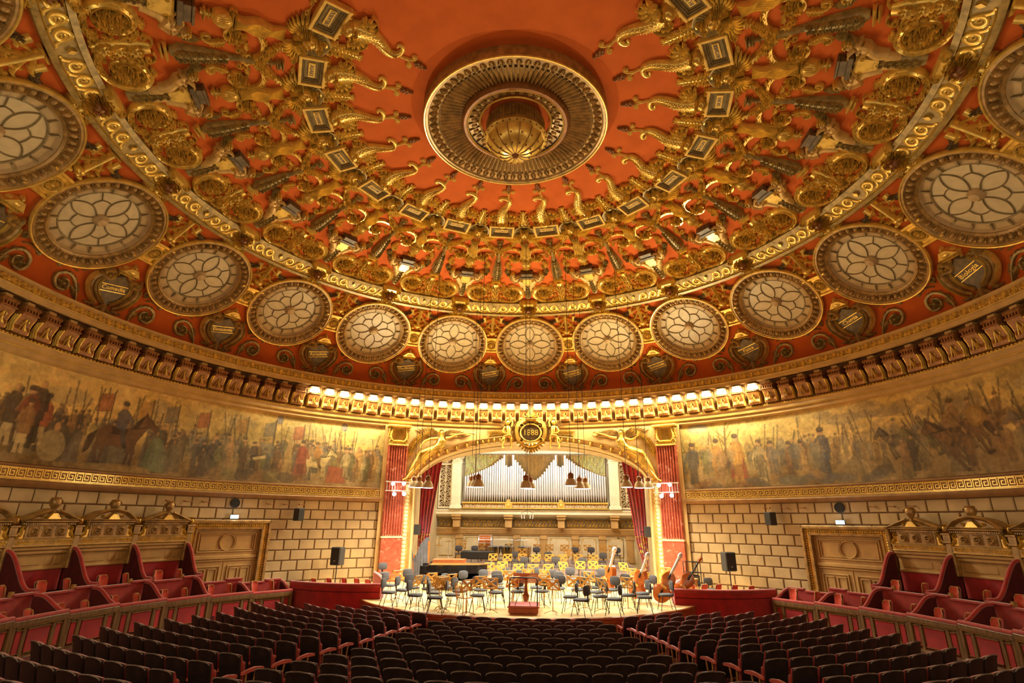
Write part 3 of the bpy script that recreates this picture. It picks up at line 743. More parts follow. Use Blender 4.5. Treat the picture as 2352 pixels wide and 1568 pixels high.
# 4. candelabrum between them: stalk, olive leaf vase, gold leaves
R0 = 8.3
st = MB(); st.strip([(0, .78), (0, 1.5)], [.1, .08], .1)
for y, w in ((1.5, .3), (1.42, .22), (1.36, .26), (1.2, .16)): st.strip([(-w / 2, y), (w / 2, y)], .07, .14)
st.dome(0, 1.43, .1, .06, .17)
st.strip([(0, .2), (0, .82)], [.16, .2, .14], .14)
vs = MB(); vs.strip([(0, -1.12), (0, -.9), (0, -.5), (0, 0), (0, .3)], [.24, .5, .44, .28, .18], [.14, .24, .22, .16, .12], 6)
for j in range(8):
    for q in (-1, 1): vs.leaf(q * .02, -1.0 + j * .15, PI / 2 - q * .9, .3 - .02 * j, .14, .12, 3, q * .8, z=.17 - .01 * j)
rg = MB(); rg.strip([(-.24, -1.2), (.24, -1.2)], .1, .2); rg.strip([(-.18, -1.3), (.18, -1.3)], .08, .18)
parts = [('stalk', st, M_['olive'], 50), ('leaf_vase', vs, M_['olive'], 50), ('collar', rg, M_['gold2'], 50)]
for q in (-1, 1):
    lv = MB(); c = bez([(0, .8), (q * .12, 1.0), (q * .3, 1.02), (q * .42, 1.2), (q * .5, 1.28)], 10)
    lv.strip(c, [.1, .08, .05], .1); frond(lv, c, .32, .18, .14, 6, 1); frond(lv, c, .32, .18, .14, 6, -1); lv.leaf(c[-1][0], c[-1][1], .6 if q > 0 else PI - .6, .34, .28, .14, 4, q * 1.2)
    lv.leaf(q * .05, .5, PI / 2 - q * 1.2, .34, .16, .1, 3, q * 2.2); lv.strip(spiral(q * .26, .44, .1, .02, PI / 2, -1.2 * q), .05, .1)
    parts.append(('leaf_spray', lv, M_['gold'], 50))
relief('candelabrum_relief', parts, R0, 'olive candelabrum plant rising to a name plaque', 'relief', 'candelabrum plants on the dome', True)
R0 = 10.3
lz = MB(); lz.strip([(0, -.66), (0, -.4), (0, .3), (0, .58)], [.1, .34, .42, .3], [.08, .14, .16, .12])
for j in range(3): 
    for q in (-1, 0, 1): lz.leaf(0, -.52 + j * .32, PI / 2 + q * .6, .34, .18, .1, 3, -q * .4, z=.12)
for q in (-1, 1):
    lz.leaf(0, -.5, -PI / 2 + q * .7, .26, .18, .12, 3, q * .8); lz.strip(bez([(q * .1, .6), (q * .34, .74), (q * .44, .5)], 8) + spiral(q * .36, .5, .09, .02, 0 if q > 0 else PI, -q), .06, .12); lz.leaf(q * .1, -.44, -q * .2 if q > 0 else PI + .2, .4, .16, .1, 3, .6 * q)
relief('leaf_pendant_relief', [('', lz, M_['gold'], 50)], R0, 'pale gold leaf drop above the wave band', 'relief', 'leaf drops on the dome', True)
# 5. scrolls: small upper ones springing from the candelabrum, large lower ones behind the winged figures
for q, sd in ((-1, ' left half'), (1, ' right half')):
    R0 = 7.95; mb = MB(); c = bez([(.06, .5), (.4, .72), (.98, .72), (1.04, .2)], 12) + [(1.03, .05)] + spiral(.72, .02, .31, .2, 0, -.55)
    mb.strip(c, [.08, .12, .14, .12, .1, .06], .12, groove=.3); mb.strip(bez([(.52, -.22), (.4, -.4), (.34, -.6), (.5, -.72)], 8) + spiral(.56, -.62, .12, .03, -PI * .6, 1), [.1, .08, .05], .1)
    frond(mb, c[2:16], .24, .14, .1, 7, 1); frond(mb, c[6:], .16, .1, .08, 5, -1); frond(mb, bez([(.5, -.25), (.4, -.42), (.4, -.6)], 10), .24, .15, .1, 5, 1); frond(mb, bez([(.5, -.25), (.4, -.42), (.4, -.6)], 10), .2, .12, .1, 4, -1); mb.leaf(.3, .3, -.6, .3, .18, .1, 4, 1.2)
    rs = acan(MB(), .72, .02, .27, .16, 7); acan(rs, .72, .02, .15, .12, 5, .1)
    P_ = [('stem', mb, M_['gold'], 50), ('rosette', rs, M_['gold'], 50)]
    relief('acanthus_scroll_relief', P_ if q > 0 else mirrored(P_), R0, 'small upper gilt scroll, candelabrum plant', 'relief', 'small acanthus scrolls on the dome', True, dx=q * .7, side=sd)
    R0 = 10.35; mb = MB(); c = bez([(.2, -.5), (.6, -.74), (1.3, -.62), (1.34, -.02)], 12) + spiral(.82, -.03, .52, .38, .1, .62)
    mb.strip(c, [.08, .12, .2, .26, .22, .12, .06], [.08, .1, .14, .17, .14, .1, .06], 6, groove=.35); mb.strip(spiral(.82, -.03, .42, .3, -.6, .7), .05, .14)
    frond(mb, c[:18], .3, .17, .12, 9, 1); frond(mb, spiral(.82, -.03, .5, .42, .1, .62, 20), .15, .1, .12, 9, 1); mb.strip(bez([(.5, .4), (.34, .46), (.22, .3)], 6) + spiral(.27, .24, .09, .02, PI, 1), .06, .1)
    frond(mb, spiral(.82, -.03, .54, .5, PI * .45, .5, 14), .24, .14, .1, 8, -1); mb.strip(spiral(.82, -.03, .36, .36, 0, 1, 24), .04, .1)
    rs = acan(MB(), .82, -.03, .36, .2, 9, .03, .4); acan(rs, .82, -.03, .22, .16, 6, .12)
    P_ = [('stem', mb, M_['gold'], 50), ('rosette', rs, M_['gold'], 50)]
    relief('acanthus_scroll_relief', P_ if q > 0 else mirrored(P_), R0, 'large lower gilt scroll, candelabrum plant', 'relief', 'large acanthus scrolls on the dome', True, dx=q * .82, side=sd)
    # winged half figures: body ends in the scroll, arms reach for the pedestal
    R0 = 9.25; bo = MB(); bo.strip([(1.45, -.9), (1.42, -.62), (1.3, -.5)], [.16, .3, .3], .16)
    bo.strip([(1.32, -.62), (1.28, -.42), (1.12, -.24), (.92, -.08), (.78, .1)], [.3, .34, .27, .34, .24], [.16, .22, .19, .24, .18], 7)
    bo.strip([(.84, .0), (.7, .0), (.76, .12)], [.1, .2, .16], [.2, .26, .2], 6)
    bo.dome(.92, .0, .09, .08, .27, n=8); bo.dome(1.02, .03, .09, .08, .24, n=8)
    bo.strip([(.86, .1), (1.02, .22), (1.16, .2)], [.13, .1, .085], .12, z=.12); bo.strip([(1.16, .2), (1.26, .36), (1.3, .44)], [.085, .07, .05], .09, z=.13)
    bo.strip([(.74, -.06), (.9, -.24), (1.08, -.1)], [.12, .1, .08], .12, z=.14); bo.strip([(1.08, -.1), (1.24, .02), (1.34, .1)], [.08, .065, .05], .08, z=.14)
    bo.dome(.76, .24, .1, .12, .27, .3, 12, 4); bo.strip([(.78, .06), (.77, .2)], .11, .2)
    bo.dome(.8, .23, .03, .035, .3, n=6); 
    hr = MB()
    for i in range(7): hr.dome(.72 + .08 * cos(i * .7 + .5), .28 + .09 * sin(i * .7 + .5), .05, .05, .26, n=7)
    wg = MB()
    for i in range(6):
        wg.leaf(.68, .02 + .03 * i, PI / 2 + .25 + .14 * i, .62 - .05 * i, .13, .1, 2, .3, z=.03)
    for i in range(4): wg.leaf(.7, .0 + .04 * i, PI / 2 + .1 + .3 * i, .32, .13, .14, 2, .2, z=.05)
    P_ = [('body', bo, M_['flesh'], 60), ('hair', hr, M_['gold'], 60), ('wing', wg, M_['olive'], 50)]
    relief('winged_figure_relief', P_ if q > 0 else mirrored(P_), R0, 'pale winged half-figure', 'relief', 'winged figures on the dome', True, dx=q * 1.0, side=sd.replace(' left half', ' left of its candelabrum').replace(' right half', ' right of its candelabrum'))

# 6. wave band with ram-like scroll brackets between its lengths
R0 = 11.3
bb = MB(); hwid = R_(9) * 11.3 - .0
n = 16
def bandstrip(mb, y0, y1, z0, z1, half_=1.62, n=16):
    v = []
    for i in range(n + 1):
        x = -half_ + 2 * half_ * i / n
        for y, z in ((y0, 0), (y0, z0), (y1, z1), (y1, 0)): v.append((x * (1 + (0.0)), y, z))
    mb.add(v, [(i * 4 + k, i * 4 + 4 + k, i * 4 + 5 + k, i * 4 + 1 + k) for i in range(n) for k in range(3)])
bandstrip(bb, -.34, .34, .1, .1); bandstrip(bb, .26, .42, .2, .16); bandstrip(bb, -.4, -.27, .17, .2)
wv = MB()
for q in (-1, 1):
    for k in range(3):
        x = q * (.12 + .47 * k); W_ = .47
        c = bez([(x, -.19), (x + q * .22, -.23), (x + q * .16, .22), (x + q * .34, .2)], 10) + spiral(x + q * .335, .02, .19, .04, PI / 2, -q * 1.45, 26)
        wv.strip(c, [.08, .14, .14, .12, .09, .05], [.05, .1, .1, .09, .08, .06], z=.1, groove=.5)
        wv.strip(bez([(x + q * .05, -.2), (x + q * .3, -.24), (x + q * .56, -.22)], 6), .05, .05, z=.1); wv.leaf(x + q * .2, -.1, (.5 if q > 0 else PI - .5), .2, .12, .05, 2, q * .6, z=.1)
wv.plate([(-.07, .08), (0, -.03), (.07, .08), (0, .19)], .1, .2)
for yy in (.245, -.262): wv.strip([(-1.6 + .2 * i, yy) for i in range(17)], .03, .035, z=.1)
relief('wave_band', [('moulding', bb, M_['olive'], 30), ('wave_scrolls', wv, M_['gold2'], 50)], R0, 'gilt running-wave moulding between two lion masks', 'moulding', 'wave band lengths round the dome', True)
R0 = 11.3; li = MB(); li.dome(0, .02, .22, .27, .42, 0, 14, 4); li.dome(0, -.1, .11, .1, .5, n=10)
mn = MB()
for i in range(14):
    a = 2 * PI * i / 14; mn.leaf(.14 * cos(a), .03 + .16 * sin(a), a, .26, .14, .26, 2, .5, z=.08)
for q in (-1, 1): li.dome(q * .09, .08, .045, .035, .46, n=8); li.dome(q * .12, -.06, .07, .06, .43, n=8); li.strip(arcp(q * .09, .1, .07, .2, PI - .2, 6), .04, .46)
vo = MB(); vo.plate(rect(-.3, .3, -.5, .5), 0, .12); vo.strip([(-.36, .5), (.36, .5)], .12, .3); vo.strip([(0, -.62), (0, -.35)], [.08, .3], .2); vo.plate(rect(-.28, .28, .3, .5), 0, .25)
for q in (-1, 1):
    vo.strip(spiral(q * .32, .42, .13, .03, PI / 2, -1.4 * q), .07, .34); vo.strip(bez([(q * .1, -.4), (q * .3, -.4), (q * .44, -.5)], 6) + spiral(q * .4, -.42, .1, .02, -.6, -q * 1.2), .06, .2)
    vo.leaf(q * .1, -.3, -PI / 2 + q * 1.1, .34, .2, .2, 3, q * .5, z=.05)
relief('lion_mask_relief', [('face', li, M_['bracket'], 60), ('mane', mn, M_['gold'], 50), ('volutes', vo, M_['gold2'], 50)], R0, 'bronzed lion mask on the wave band', 'relief', 'lion masks on the wave band', False, lim=8)

# 7. zone of the round windows
R0 = 13.05
pn = MB(); pn.box(-.32, .32, -.4, .4, 0, .05); pn.box(-.5, .5, .36, .46, 0, .12, b=.02); pn.box(-.5, .5, -.46, -.36, 0, .12, b=.02)
ro = MB(); ro.ring(0, 0, .2, .27, .1, 20, z=.04); ro.dome(0, 0, .07, .07, .16, z=.02)
for i in range(12): a = 2 * PI * i / 12; ro.leaf(.05 * cos(a), .05 * sin(a), a, .15, .07, .08, 1, z=.05)
dk = MB(); dk.lathe([(0, .055), (.2, .055), (.2, .05)], 20)
relief('linking_rosette', [('backing', pn, M_['gold'], 0), ('rosette', ro, M_['gold2'], 50), ('ground', dk, M_['dark'], 0)], R0, 'small gilt rosette linking two round windows', 'panel', 'rosette panels between the round windows', True)
R0 = 12.15; tr = MB()
tr.strip([(0, -.5), (0, .6)], [.16, .12, .2], .2); tr.strip([(-.24, .62), (.24, .62)], .1, .2)
for q in (-1, 1):
    tr.strip(bez([(q * .05, .45), (q * .3, .4), (q * .5, .1), (q * .62, .3)], 10), [.05, .1, .14, .08], .12); tr.strip(bez([(q * .05, .3), (q * .2, .1), (q * .34, -.2), (q * .5, -.1)], 10), [.05, .1, .12, .06], .12)
    tr.leaf(q * .08, -.4, PI / 2 - q * .9, .45, .2, .12, 3, -q * .4); tr.leaf(q * .06, -.1, PI / 2 - q * 1.1, .4, .18, .12, 3, q * .4); tr.dome(q * .2, -.52, .1, .08, .14)
tr.dome(0, -.36, .2, .14, .22); tr.strip([(-.26, -.28), (.26, -.28)], .07, .2)
relief('trophy_relief', [('', tr, M_['gold'], 50)], R0, 'gilt trophy of ribbons between two windows', 'relief', 'trophies between the round windows', True)
for q, sd in ((-1, ' left of its trophy'), (1, ' right of its trophy')):
    R0 = 11.75; ga = MB(); c = bez([(.42, -.1), (.8, -.55), (1.3, -.28), (1.72, .22)], 14)
    ga.strip(c, [.1, .24, .26, .22, .1], [.06, .12, .14, .12, .06])
    for i in range(0, 14):
        a = math.atan2(c[min(i + 1, 14)][1] - c[i][1], c[min(i + 1, 14)][0] - c[i][0])
        for e in (-.5, 0, .5): ga.leaf(c[i][0], c[i][1] , a + e, .16, .09, .06, 1, z=.09 - abs(e) * .08)
    tp = MB(); tp.strip([(.42, -.22), (.44, .02)], .2, .14); tp.strip([(.44, -.2), (.3, -.3)], .1, .1)
    P_ = [('leaves', ga, M_['dark'], 50), ('ribbon', tp, M_['gold2'], 50)]
    relief('laurel_garland', P_ if q > 0 else mirrored(P_), R0, 'dark laurel garland', 'garland', 'laurel garlands round the windows', True, dx=q * 1.0, side=sd)
R0 = 13.8; ew = MB(); ew.strip([(-.36, -.16), (.36, -.16)], .1, .2); ew.strip([(-.3, -.26), (.3, -.26)], .09, .18); ew.plate([(-.34, -.14), (.34, -.14), (.12, .1), (-.12, .1)], 0, .2); ew.dome(0, -.06, .3, .14, .24); ew.dome(0, .14, .06, .09, .2); ew.strip([(-.12, .08), (.12, .08)], .05, .18)
for k in range(8): ew.dome(-.28 + .08 * k, -.21, .035, .035, .22, n=6)
relief('covered_bowl_relief', [('', ew, M_['gold2'], 50)], R0, 'gilt covered bowl above a lettered shield', 'relief', 'covered bowls above the shields', True)

# 8. lettered cartouche shields
ARTS = {-4.5: 'Comedia', -3.5: 'Elocuenta', -2.5: 'Agricultura', -1.5: 'Medicina', -.5: 'Filosofia', .5: 'Mecanica', 1.5: 'Astronomia', 2.5: 'Fizica', 3.5: 'Chimia', 4.5: 'Biologia'}
R0 = 14.5
fd = MB(); fd.plate([(-.5, .5), (-.2, .56), (0, .72), (.2, .56), (.5, .5), (.56, .1), (.46, -.3), (.2, -.6), (0, -.72), (-.2, -.6), (-.46, -.3), (-.56, .1)], 0, .1, .1)
ft = MB()
for q in (-1, 1):
    ft.strip(bez([(q * .05, -.66), (q * .16, -.9), (q * .4, -.86), (q * .46, -1.0)], 8), [.12, .14, .06], .12); ft.leaf(q * .3, -.74, -.3 if q > 0 else PI + .3, .42, .2, .1, 3, q * .5)
ft.strip([(0, -.62), (0, -.96)], [.2, .1, .16], .16)
def shield_side(q):
    m = MB(); k = 1 if q < 0 else .92
    m.strip(spiral(q * .5 * k, .52, .02, .2, 0, q * 1.15) + bez([(q * .72, .4), (q * .9, .1), (q * .8, -.4), (q * .3, -.7)], 12), [.05, .1, .2, .24, .2, .14], [.06, .12, .2, .22, .2, .12], 6, groove=.3)
    m.strip(bez([(q * .56, .36), (q * .7, .0), (q * .56, -.36), (q * .12, -.62)], 12), [.1, .12, .1], .16)
    return m
def shield_edge(q):
    m = MB(); m.strip(bez([(q * .82, .42), (q * 1.0, .1), (q * .92, -.42), (q * .44, -.74)], 12), .035, .2, z=.04)
    m.strip(bez([(q * .48, .32), (q * .6, .02), (q * .48, -.34), (q * .1, -.56)], 12), .035, .14, z=.06); m.strip(spiral(q * .5, .52, .05, .21, 0, q * 1.1), .03, .22); m.strip(bez([(q * .2, .6), (q * .3, .8), (q * .14, .82)], 6), .05, .12)
    return m
T = Matrix.Rotation(R_(14), 4, 'Z')
bd = MB()
for y in (-.1, .19): bd.box(-.46, .46, y - .016, y + .016, .08, .13, T)
def add_art(t, k, o):
    tm = textmesh(ARTS.get(k, 'Istoria'), .24, T @ Matrix.Translation((0, .045, .11)), .01, .8); tm.xf(lambda p: Vector(domept(R0, *p)) - o)
    l = obj('lettering', tm, M_['gold2'], parent=t, ang=0)
    if k in ARTS: t['label'] = 'dark scrolled shield lettered ' + ARTS[k] + ' between two round windows'
relief('cartouche_shield', [('field', fd, M_['dark'], 30), ('foot', ft, M_['bronze'], 50), ('side_scroll', shield_side(-1), M_['bronze'], 50), ('side_scroll', shield_side(1), M_['bronze'], 50), ('gilt_edge', shield_edge(-1), M_['gold2'], 50), ('gilt_edge', shield_edge(1), M_['gold2'], 50), ('band', bd, M_['gold2'], 0)], R0, 'dark scrolled lettered shield', 'shield', 'lettered shields under the round windows', True, extra=add_art)
for q, sd in ((-1, ' left of its shield'), (1, ' right of its shield')):
    R0 = 14.62; mb = MB(); c = bez([(.95, -.7), (1.05, .1), (1.5, .38), (1.82, .0)], 12) + spiral(1.55, -.2, .3, .14, .3, -.9)
    mb.strip(c, [.05, .1, .12, .12, .08, .05], .12, groove=.3); frond(mb, c[2:13], .22, .12, .08, 5, 1); acan(mb, 1.55, -.22, .24, .12, 5); mb.strip(spiral(1.14, .62, .14, .03, -PI / 2, 1.2), .06, .1)
    mb.leaf(1.0, -.5, 1.2, .45, .24, .1, 3, -.8); mb.dome(1.92, .3, .08, .08, .1)
    mb.strip(bez([(1.3, .36), (1.6, .5), (1.88, .3)], 6), .06, .08)
    P_ = [('', mb, M_['olive'], 50)]
    relief('acanthus_scroll_relief', P_ if q > 0 else mirrored(P_), R0, 'dull bronze scroll above the cornice', 'relief', 'bronze acanthus scrolls above the cornice', True, dx=q * 1.5, side=sd)

# --- round windows with egg moulding, reveal, tracery and boss
WRO, WTILT, WC = 1.79, R_(38.1), (13.08, 12.23)
Mw = Matrix(((1, 0, 0, 0), (0, -cos(WTILT), -sin(WTILT), WC[0]), (0, sin(WTILT), -cos(WTILT), WC[1]), (0, 0, 0, 1)))
fr = MB(); fr.lathe([(1.36, .0), (1.36, .05), (1.42, .09), (1.46, .05), (1.66, .12), (1.7, .18), (1.79, .18), (1.82, .1), (1.82, -.3)], 64)
eg = MB()
for k in range(40):
    a = 2 * PI * k / 40; x, y = 1.57 * cos(a), 1.57 * sin(a)
    eg.dome(x, y, .115, .085, .14, a, 10, 3, z=.05); a2 = a + PI / 40; eg.strip([(1.47 * cos(a2), 1.47 * sin(a2)), (1.67 * cos(a2), 1.67 * sin(a2))], .03, .12, z=.05)
ed = MB(); ed.lathe([(1.765, .17), (1.77, .21), (1.80, .22), (1.83, .19), (1.83, .1)], 64)
rv = MB(); rv.lathe([(1.1, -.13), (1.13, -.1), (1.30, -.08), (1.36, .02)], 56)
rb = MB()
for k in range(16):
    a = 2 * PI * (k + .5) / 16; M = Matrix.Rotation(a, 4, 'Z'); rb.box(1.12, 1.34, -.02, .02, -.1, -.02, M)
gl = MB(); gl.lathe([(0, -.14), (1.12, -.14), (1.12, -.16)], 56)
tc = MB(); tc.ring(0, 0, 1.07, 1.13, .05, 56, z=-.14)
for k in range(6 - 2):
    a = PI / 2 * k; c, s_ = cos(a), sin(a)
    pet = [(.18 + .9 * t, .24 * sin(PI * t) ** .8) for t in np.linspace(0, 1, 14)]
    for q in (1, -1): tc.strip([(x * c - q * y * s_, x * s_ + q * y * c) for x, y in pet], .04, .05, z=-.14)
    a = PI / 2 * k + PI / 4; c, s_ = cos(a), sin(a)
    sq = [(.59, -.27), (.71, -.15), (.78, 0), (.71, .15), (.59, .27)]
    tc.strip([(x * c - y * s_, x * s_ + y * c) for x, y in sq], .035, .05, z=-.14); tc.strip([(.77 * c, .77 * s_), (1.1 * c, 1.1 * s_)], .035, .05, z=-.14)
bo = MB(); bo.lathe([(.22, -.14), (.21, -.06), (.15, -.02), (.13, .04), (.0, .08)], 20)
bo.f = [q[::-1] for q in bo.f]
wparts = [('frame', fr, M_['bronze'], 30), ('egg_moulding', eg, M_['bronze'], 50), ('gilt_rim', ed, M_['gold2'], 50), ('reveal', rv, M_['revealpaint'], 30), ('reveal_rib', rb, M_['lead'], 0), ('glass', gl, M_['glass'], 30), ('tracery', tc, M_['lead'], 50), ('boss', bo, M_['revealpaint'], 50)]
co = Vector((0, WC[0], WC[1]))
for n_, mb, m, a in wparts:
    if n_ in ('frame', 'gilt_rim', 'reveal', 'glass'): mb.f = [q[::-1] for q in mb.f]
wm = [(n_, mesh(n_, mb.xf(lambda p: (Mw @ Vector(p)) - co), m, a)) for n_, mb, m, a in wparts]
i = 0
for k in range(-8, 9):
    a = R_(18 * k); loc = rotaz(co, a)
    if not in_view(loc, 260): continue
    i += 1; t = thing('window_%d' % i, None, None, loc, -a); t['kind'] = 'structure'
    for n_, me in wm: obj(n_, me, None, parent=t)

# --- central rosette and its boss
root = thing('dome_rosette', 'large round bronzed rosette with leaf, flute and egg rings at the top of the dome', 'rosette', (0, 0, 15.3))
def rz(nm, prof, m, n=72, a=30): 
    mb = MB(); mb.lathe(prof, n); mb.f = [q[::-1] for q in mb.f]; return mb
def dn(mb): return mb.xf(lambda p: (p[0], p[1], p[2] - 15.3))
obj('outer_moulding', dn(rz('', [(2.4, 15.36), (2.45, 15.3), (2.72, 15.24), (2.76, 15.18), (2.86, 15.18), (2.9, 15.24), (2.92, 15.55)], 0)), M_['bronze'], root, 30)
mb = MB(); mb.lathe([(2.83, 15.17), (2.85, 15.14), (2.88, 15.14), (2.9, 15.17)], 80); mb.lathe([(1.50, 15.28), (1.53, 15.24), (1.56, 15.28)], 60); mb.lathe([(1.10, 15.42), (1.13, 15.38), (1.16, 15.42)], 60); obj('gilt_rim', dn(mb), M_['gold2'], root, 40)
mb = MB(); lf = MB(); lf.leaf(0, 0, PI / 2, .26, .16, .07, 3); lf.strip(arcp(0, .06, .085, -.1, PI + .1, 8, .17), .02, .05)
for k in range(64): 
    a = 2 * PI * k / 64; mb.join(lf, lambda p: rotaz((p[0], 2.46 + p[1], 15.30 - p[1] * .22 - p[2]), a))
obj('leaf_ring', dn(mb), M_['bronze'], root, 50)
mb = MB(); mb.lathe([(1.68, 15.5), (2.42, 15.36)], 72)
for k in range(96):
    a = 2 * PI * k / 96; v = []
    for r, z in ((1.74, 15.47), (2.38, 15.35)):
        for q, d in ((-.5, 0), (-.3, -.06), (0, -.085), (.3, -.06), (.5, 0)): v.append(rotaz((q * r * .046, r, z + d), a))
    mb.add(v, [(k2, k2 + 1, k2 + 6, k2 + 5) for k2 in range(4)])
obj('fluted_ring', dn(mb), M_['bronze'], root, 60)
mb = MB(); mb.lathe([(1.52, 15.34), (1.56, 15.26), (1.64, 15.26), (1.72, 15.36), (1.72, 15.5)], 60); obj('inner_moulding', dn(mb), M_['bracket'], root, 40)
mb = MB()
for k in range(70): a = 2 * PI * k / 70; mb.ball((1.53 * sin(a), 1.53 * cos(a), 15.29), (.035, .035, .03), 6, 4)
obj('bead_ring', dn(mb), M_['gold2'], root, 60)
mb = MB(); mb.lathe([(1.12, 15.5), (1.5, 15.36)], 60)
for k in range(32):
    a = 2 * PI * k / 32
    mb.ball(rotaz((0, 1.32, 15.42), a), (.1, .1, .07), 8, 6); a += PI / 32; mb.tube([rotaz((0, 1.16, 15.46), a), rotaz((0, 1.48, 15.34), a)], [.018, .03], 6)
obj('egg_ring', dn(mb), M_['bronze'], root, 50)
mb = MB(); mb.lathe([(.2, 15.58), (1.14, 15.52)], 48); obj('ground', dn(mb), M_['red'], root, 40)
root = thing('dome_boss', 'golden fluted drum and petalled dome hanging in the centre of the ceiling rosette', 'ceiling boss', (0, 0, 15.5))
def d2(mb): return mb.xf(lambda p: (p[0], p[1], p[2] - 15.5))
mb = MB(); mb.lathe([(.5, 15.58), (.86, 15.5), (.9, 15.38), (.9, 15.0), (.95, 14.96), (.95, 14.9), (.8, 14.86)], 56); 
for k in range(56):
    a = 2 * PI * k / 56; mb.tube([(.9 * cos(a), .9 * sin(a), 15.36), (.9 * cos(a), .9 * sin(a), 15.0)], .035, 6)
obj('drum', d2(mb), M_['bronze'], root, 50)
mb = MB(); mb.lathe([(.8, 14.88), (.98, 14.86), (1.0, 14.8), (.93, 14.74), (.88, 14.72), (.78, 14.52), (.58, 14.34), (.34, 14.23), (.0, 14.2)], 56); obj('bowl', d2(mb), M_['gold2'], root, 40)
mb = MB()
for k in range(14):
    a = 2 * PI * k / 14
    mb.tube([((r) * cos(a), r * sin(a), z) for r, z in ((.9, 14.72), (.79, 14.51), (.59, 14.33), (.35, 14.22), (.12, 14.19))], [.014, .014, .014, .014, .01], 5)
obj('petal_rib', d2(mb), M_['bronze'], root, 50)
mb = MB()
for k in range(28):
    a = 2 * PI * (k + .5) / 28
    for r, z in ((.96, 14.77),) if k % 2 else ((.96, 14.77), (.76, 14.49), (.5, 14.29)): mb.ball((r * cos(a), r * sin(a), z), .03, 6, 4)
obj('stud', d2(mb), M_['bracket'], root, 50)
mb = MB(); mb.lathe([(.0, 14.08), (.06, 14.1), (.1, 14.18), (.12, 14.22)], 14); obj('finial', d2(mb), M_['bracket'], root, 50)

# ================================================================== cornice brackets and lamps
NB = 124; DB = 360 / NB
bk = MB(); pr = [(8.38, 0.02), (8.40, .2), (8.5, .235), (8.62, .21), (8.78, .27), (8.9, .36), (8.96, .38)]
n = len(pr); hw = .235
v = [(-hw, z, d) for z, d in pr] + [(hw, z, d) for z, d in pr]
bk.add(v, [(i, n + i, n + i + 1, i + 1) for i in range(n - 1)]); bk.add([(s * hw, z, d) for s in (-1,) for z, d in pr] + [(-hw, z, -.05) for z, d in pr], [(i + 1, n + i + 1, n + i, i) for i in range(n - 1)]); bk.add([(hw, z, d) for z, d in pr] + [(hw, z, -.05) for z, d in pr], [(i, n + i, n + i + 1, i + 1) for i in range(n - 1)])
fl = MB()
fls = []
for s in (-1, 1):
    fl = MB(); fls.append(fl)
    for k in range(3):
        fl.tube([(s * (hw + .008), z, d - .04 - k * .075) for z, d in [(8.42, .22), (8.5, .24), (8.62, .215), (8.78, .275), (8.92, .36)]], .03, 6)
mo = MB()                                               # crossed letters A and R in relief
def dz(z): return float(np.interp(z, [p[0] for p in pr], [p[1] for p in pr]))
for pts in ([(-.11, 8.5), (-.02, 8.82)], [(-.02, 8.82), (.06, 8.5)], [(-.07, 8.64), (.05, 8.64)], [(.0, 8.5), (.0, 8.84), (.08, 8.82), (.11, 8.75), (.08, 8.68), (.0, 8.67)], [(.03, 8.67), (.12, 8.5)], [(-.14, 8.5), (-.08, 8.48)], [(-.06, 8.74), (-.13, 8.72)]):
    mo.strip([(p[0], p[1], dz(p[1])) for p in pts], .026, .03)
cp = MB(); cp.box(-.26, .26, 8.95, 9.0, -.05, .42, b=.01)
ca = MB()
for k in range(5): ca.box(-.22 + k * .1, -.18 + k * .1, 9.0, 9.1, .1, .39)
ca.box(-.23, .23, 9.0, 9.1, -.05, .34); ca.box(-.27, .27, 9.1, 9.2, -.05, .42, b=.015)
for q in (-1, 1): ca.strip(spiral(q * .16, 9.15, .07, .02, 0, q), .03, .43)
lf = MB(); lf.leaf(0, 9.22, 0, .001, .001) if 0 else lf.box(-.12, .12, 9.2, 9.34, -.05, .3, b=.01)
o0 = Vector(cyl(14.47, 0, 8.38, 0))
bm = [(nm, mesh(nm, on_cyl(mb, 14.47, 0, 0, False)[0].xf(lambda p: Vector(p) - o0), M_[m], a)) for nm, mb, m, a in (('corbel', bk, 'bracket', 30), ('fluting', fls[0], 'gold2', 50), ('fluting', fls[1], 'gold2', 50), ('monogram', mo, 'gold', 50), ('abacus', cp, 'bracket', 0), ('cap', ca, 'bracket', 0), ('neck', lf, 'ochre', 0))]
lh = MB(); lh.box(-.24, .24, 9.0, 9.03, .0, .44); lh.box(-.24, .24, 9.29, 9.32, .0, .44)
for x in (-.235, .235):
    for z_ in (.03, .42): lh.box(x - .012, x + .012, 9.03, 9.29, z_ - .012, z_ + .012)
for x in (-.11, .11): lh.box(x - .008, x + .008, 9.03, 9.11, .41, .43)
lg = MB(); lg.box(-.2, .2, 9.04, 9.28, .06, .38, b=.06)
lm = [(nm, mesh(nm, on_cyl(mb, 14.47, 0, 0, False)[0].xf(lambda p: Vector(p) - o0), M_[m], a)) for nm, mb, m, a in (('housing', lh, 'brass', 0), ('glowing_bulb', lg, 'lampglow', 50))]
CLAMP = 190
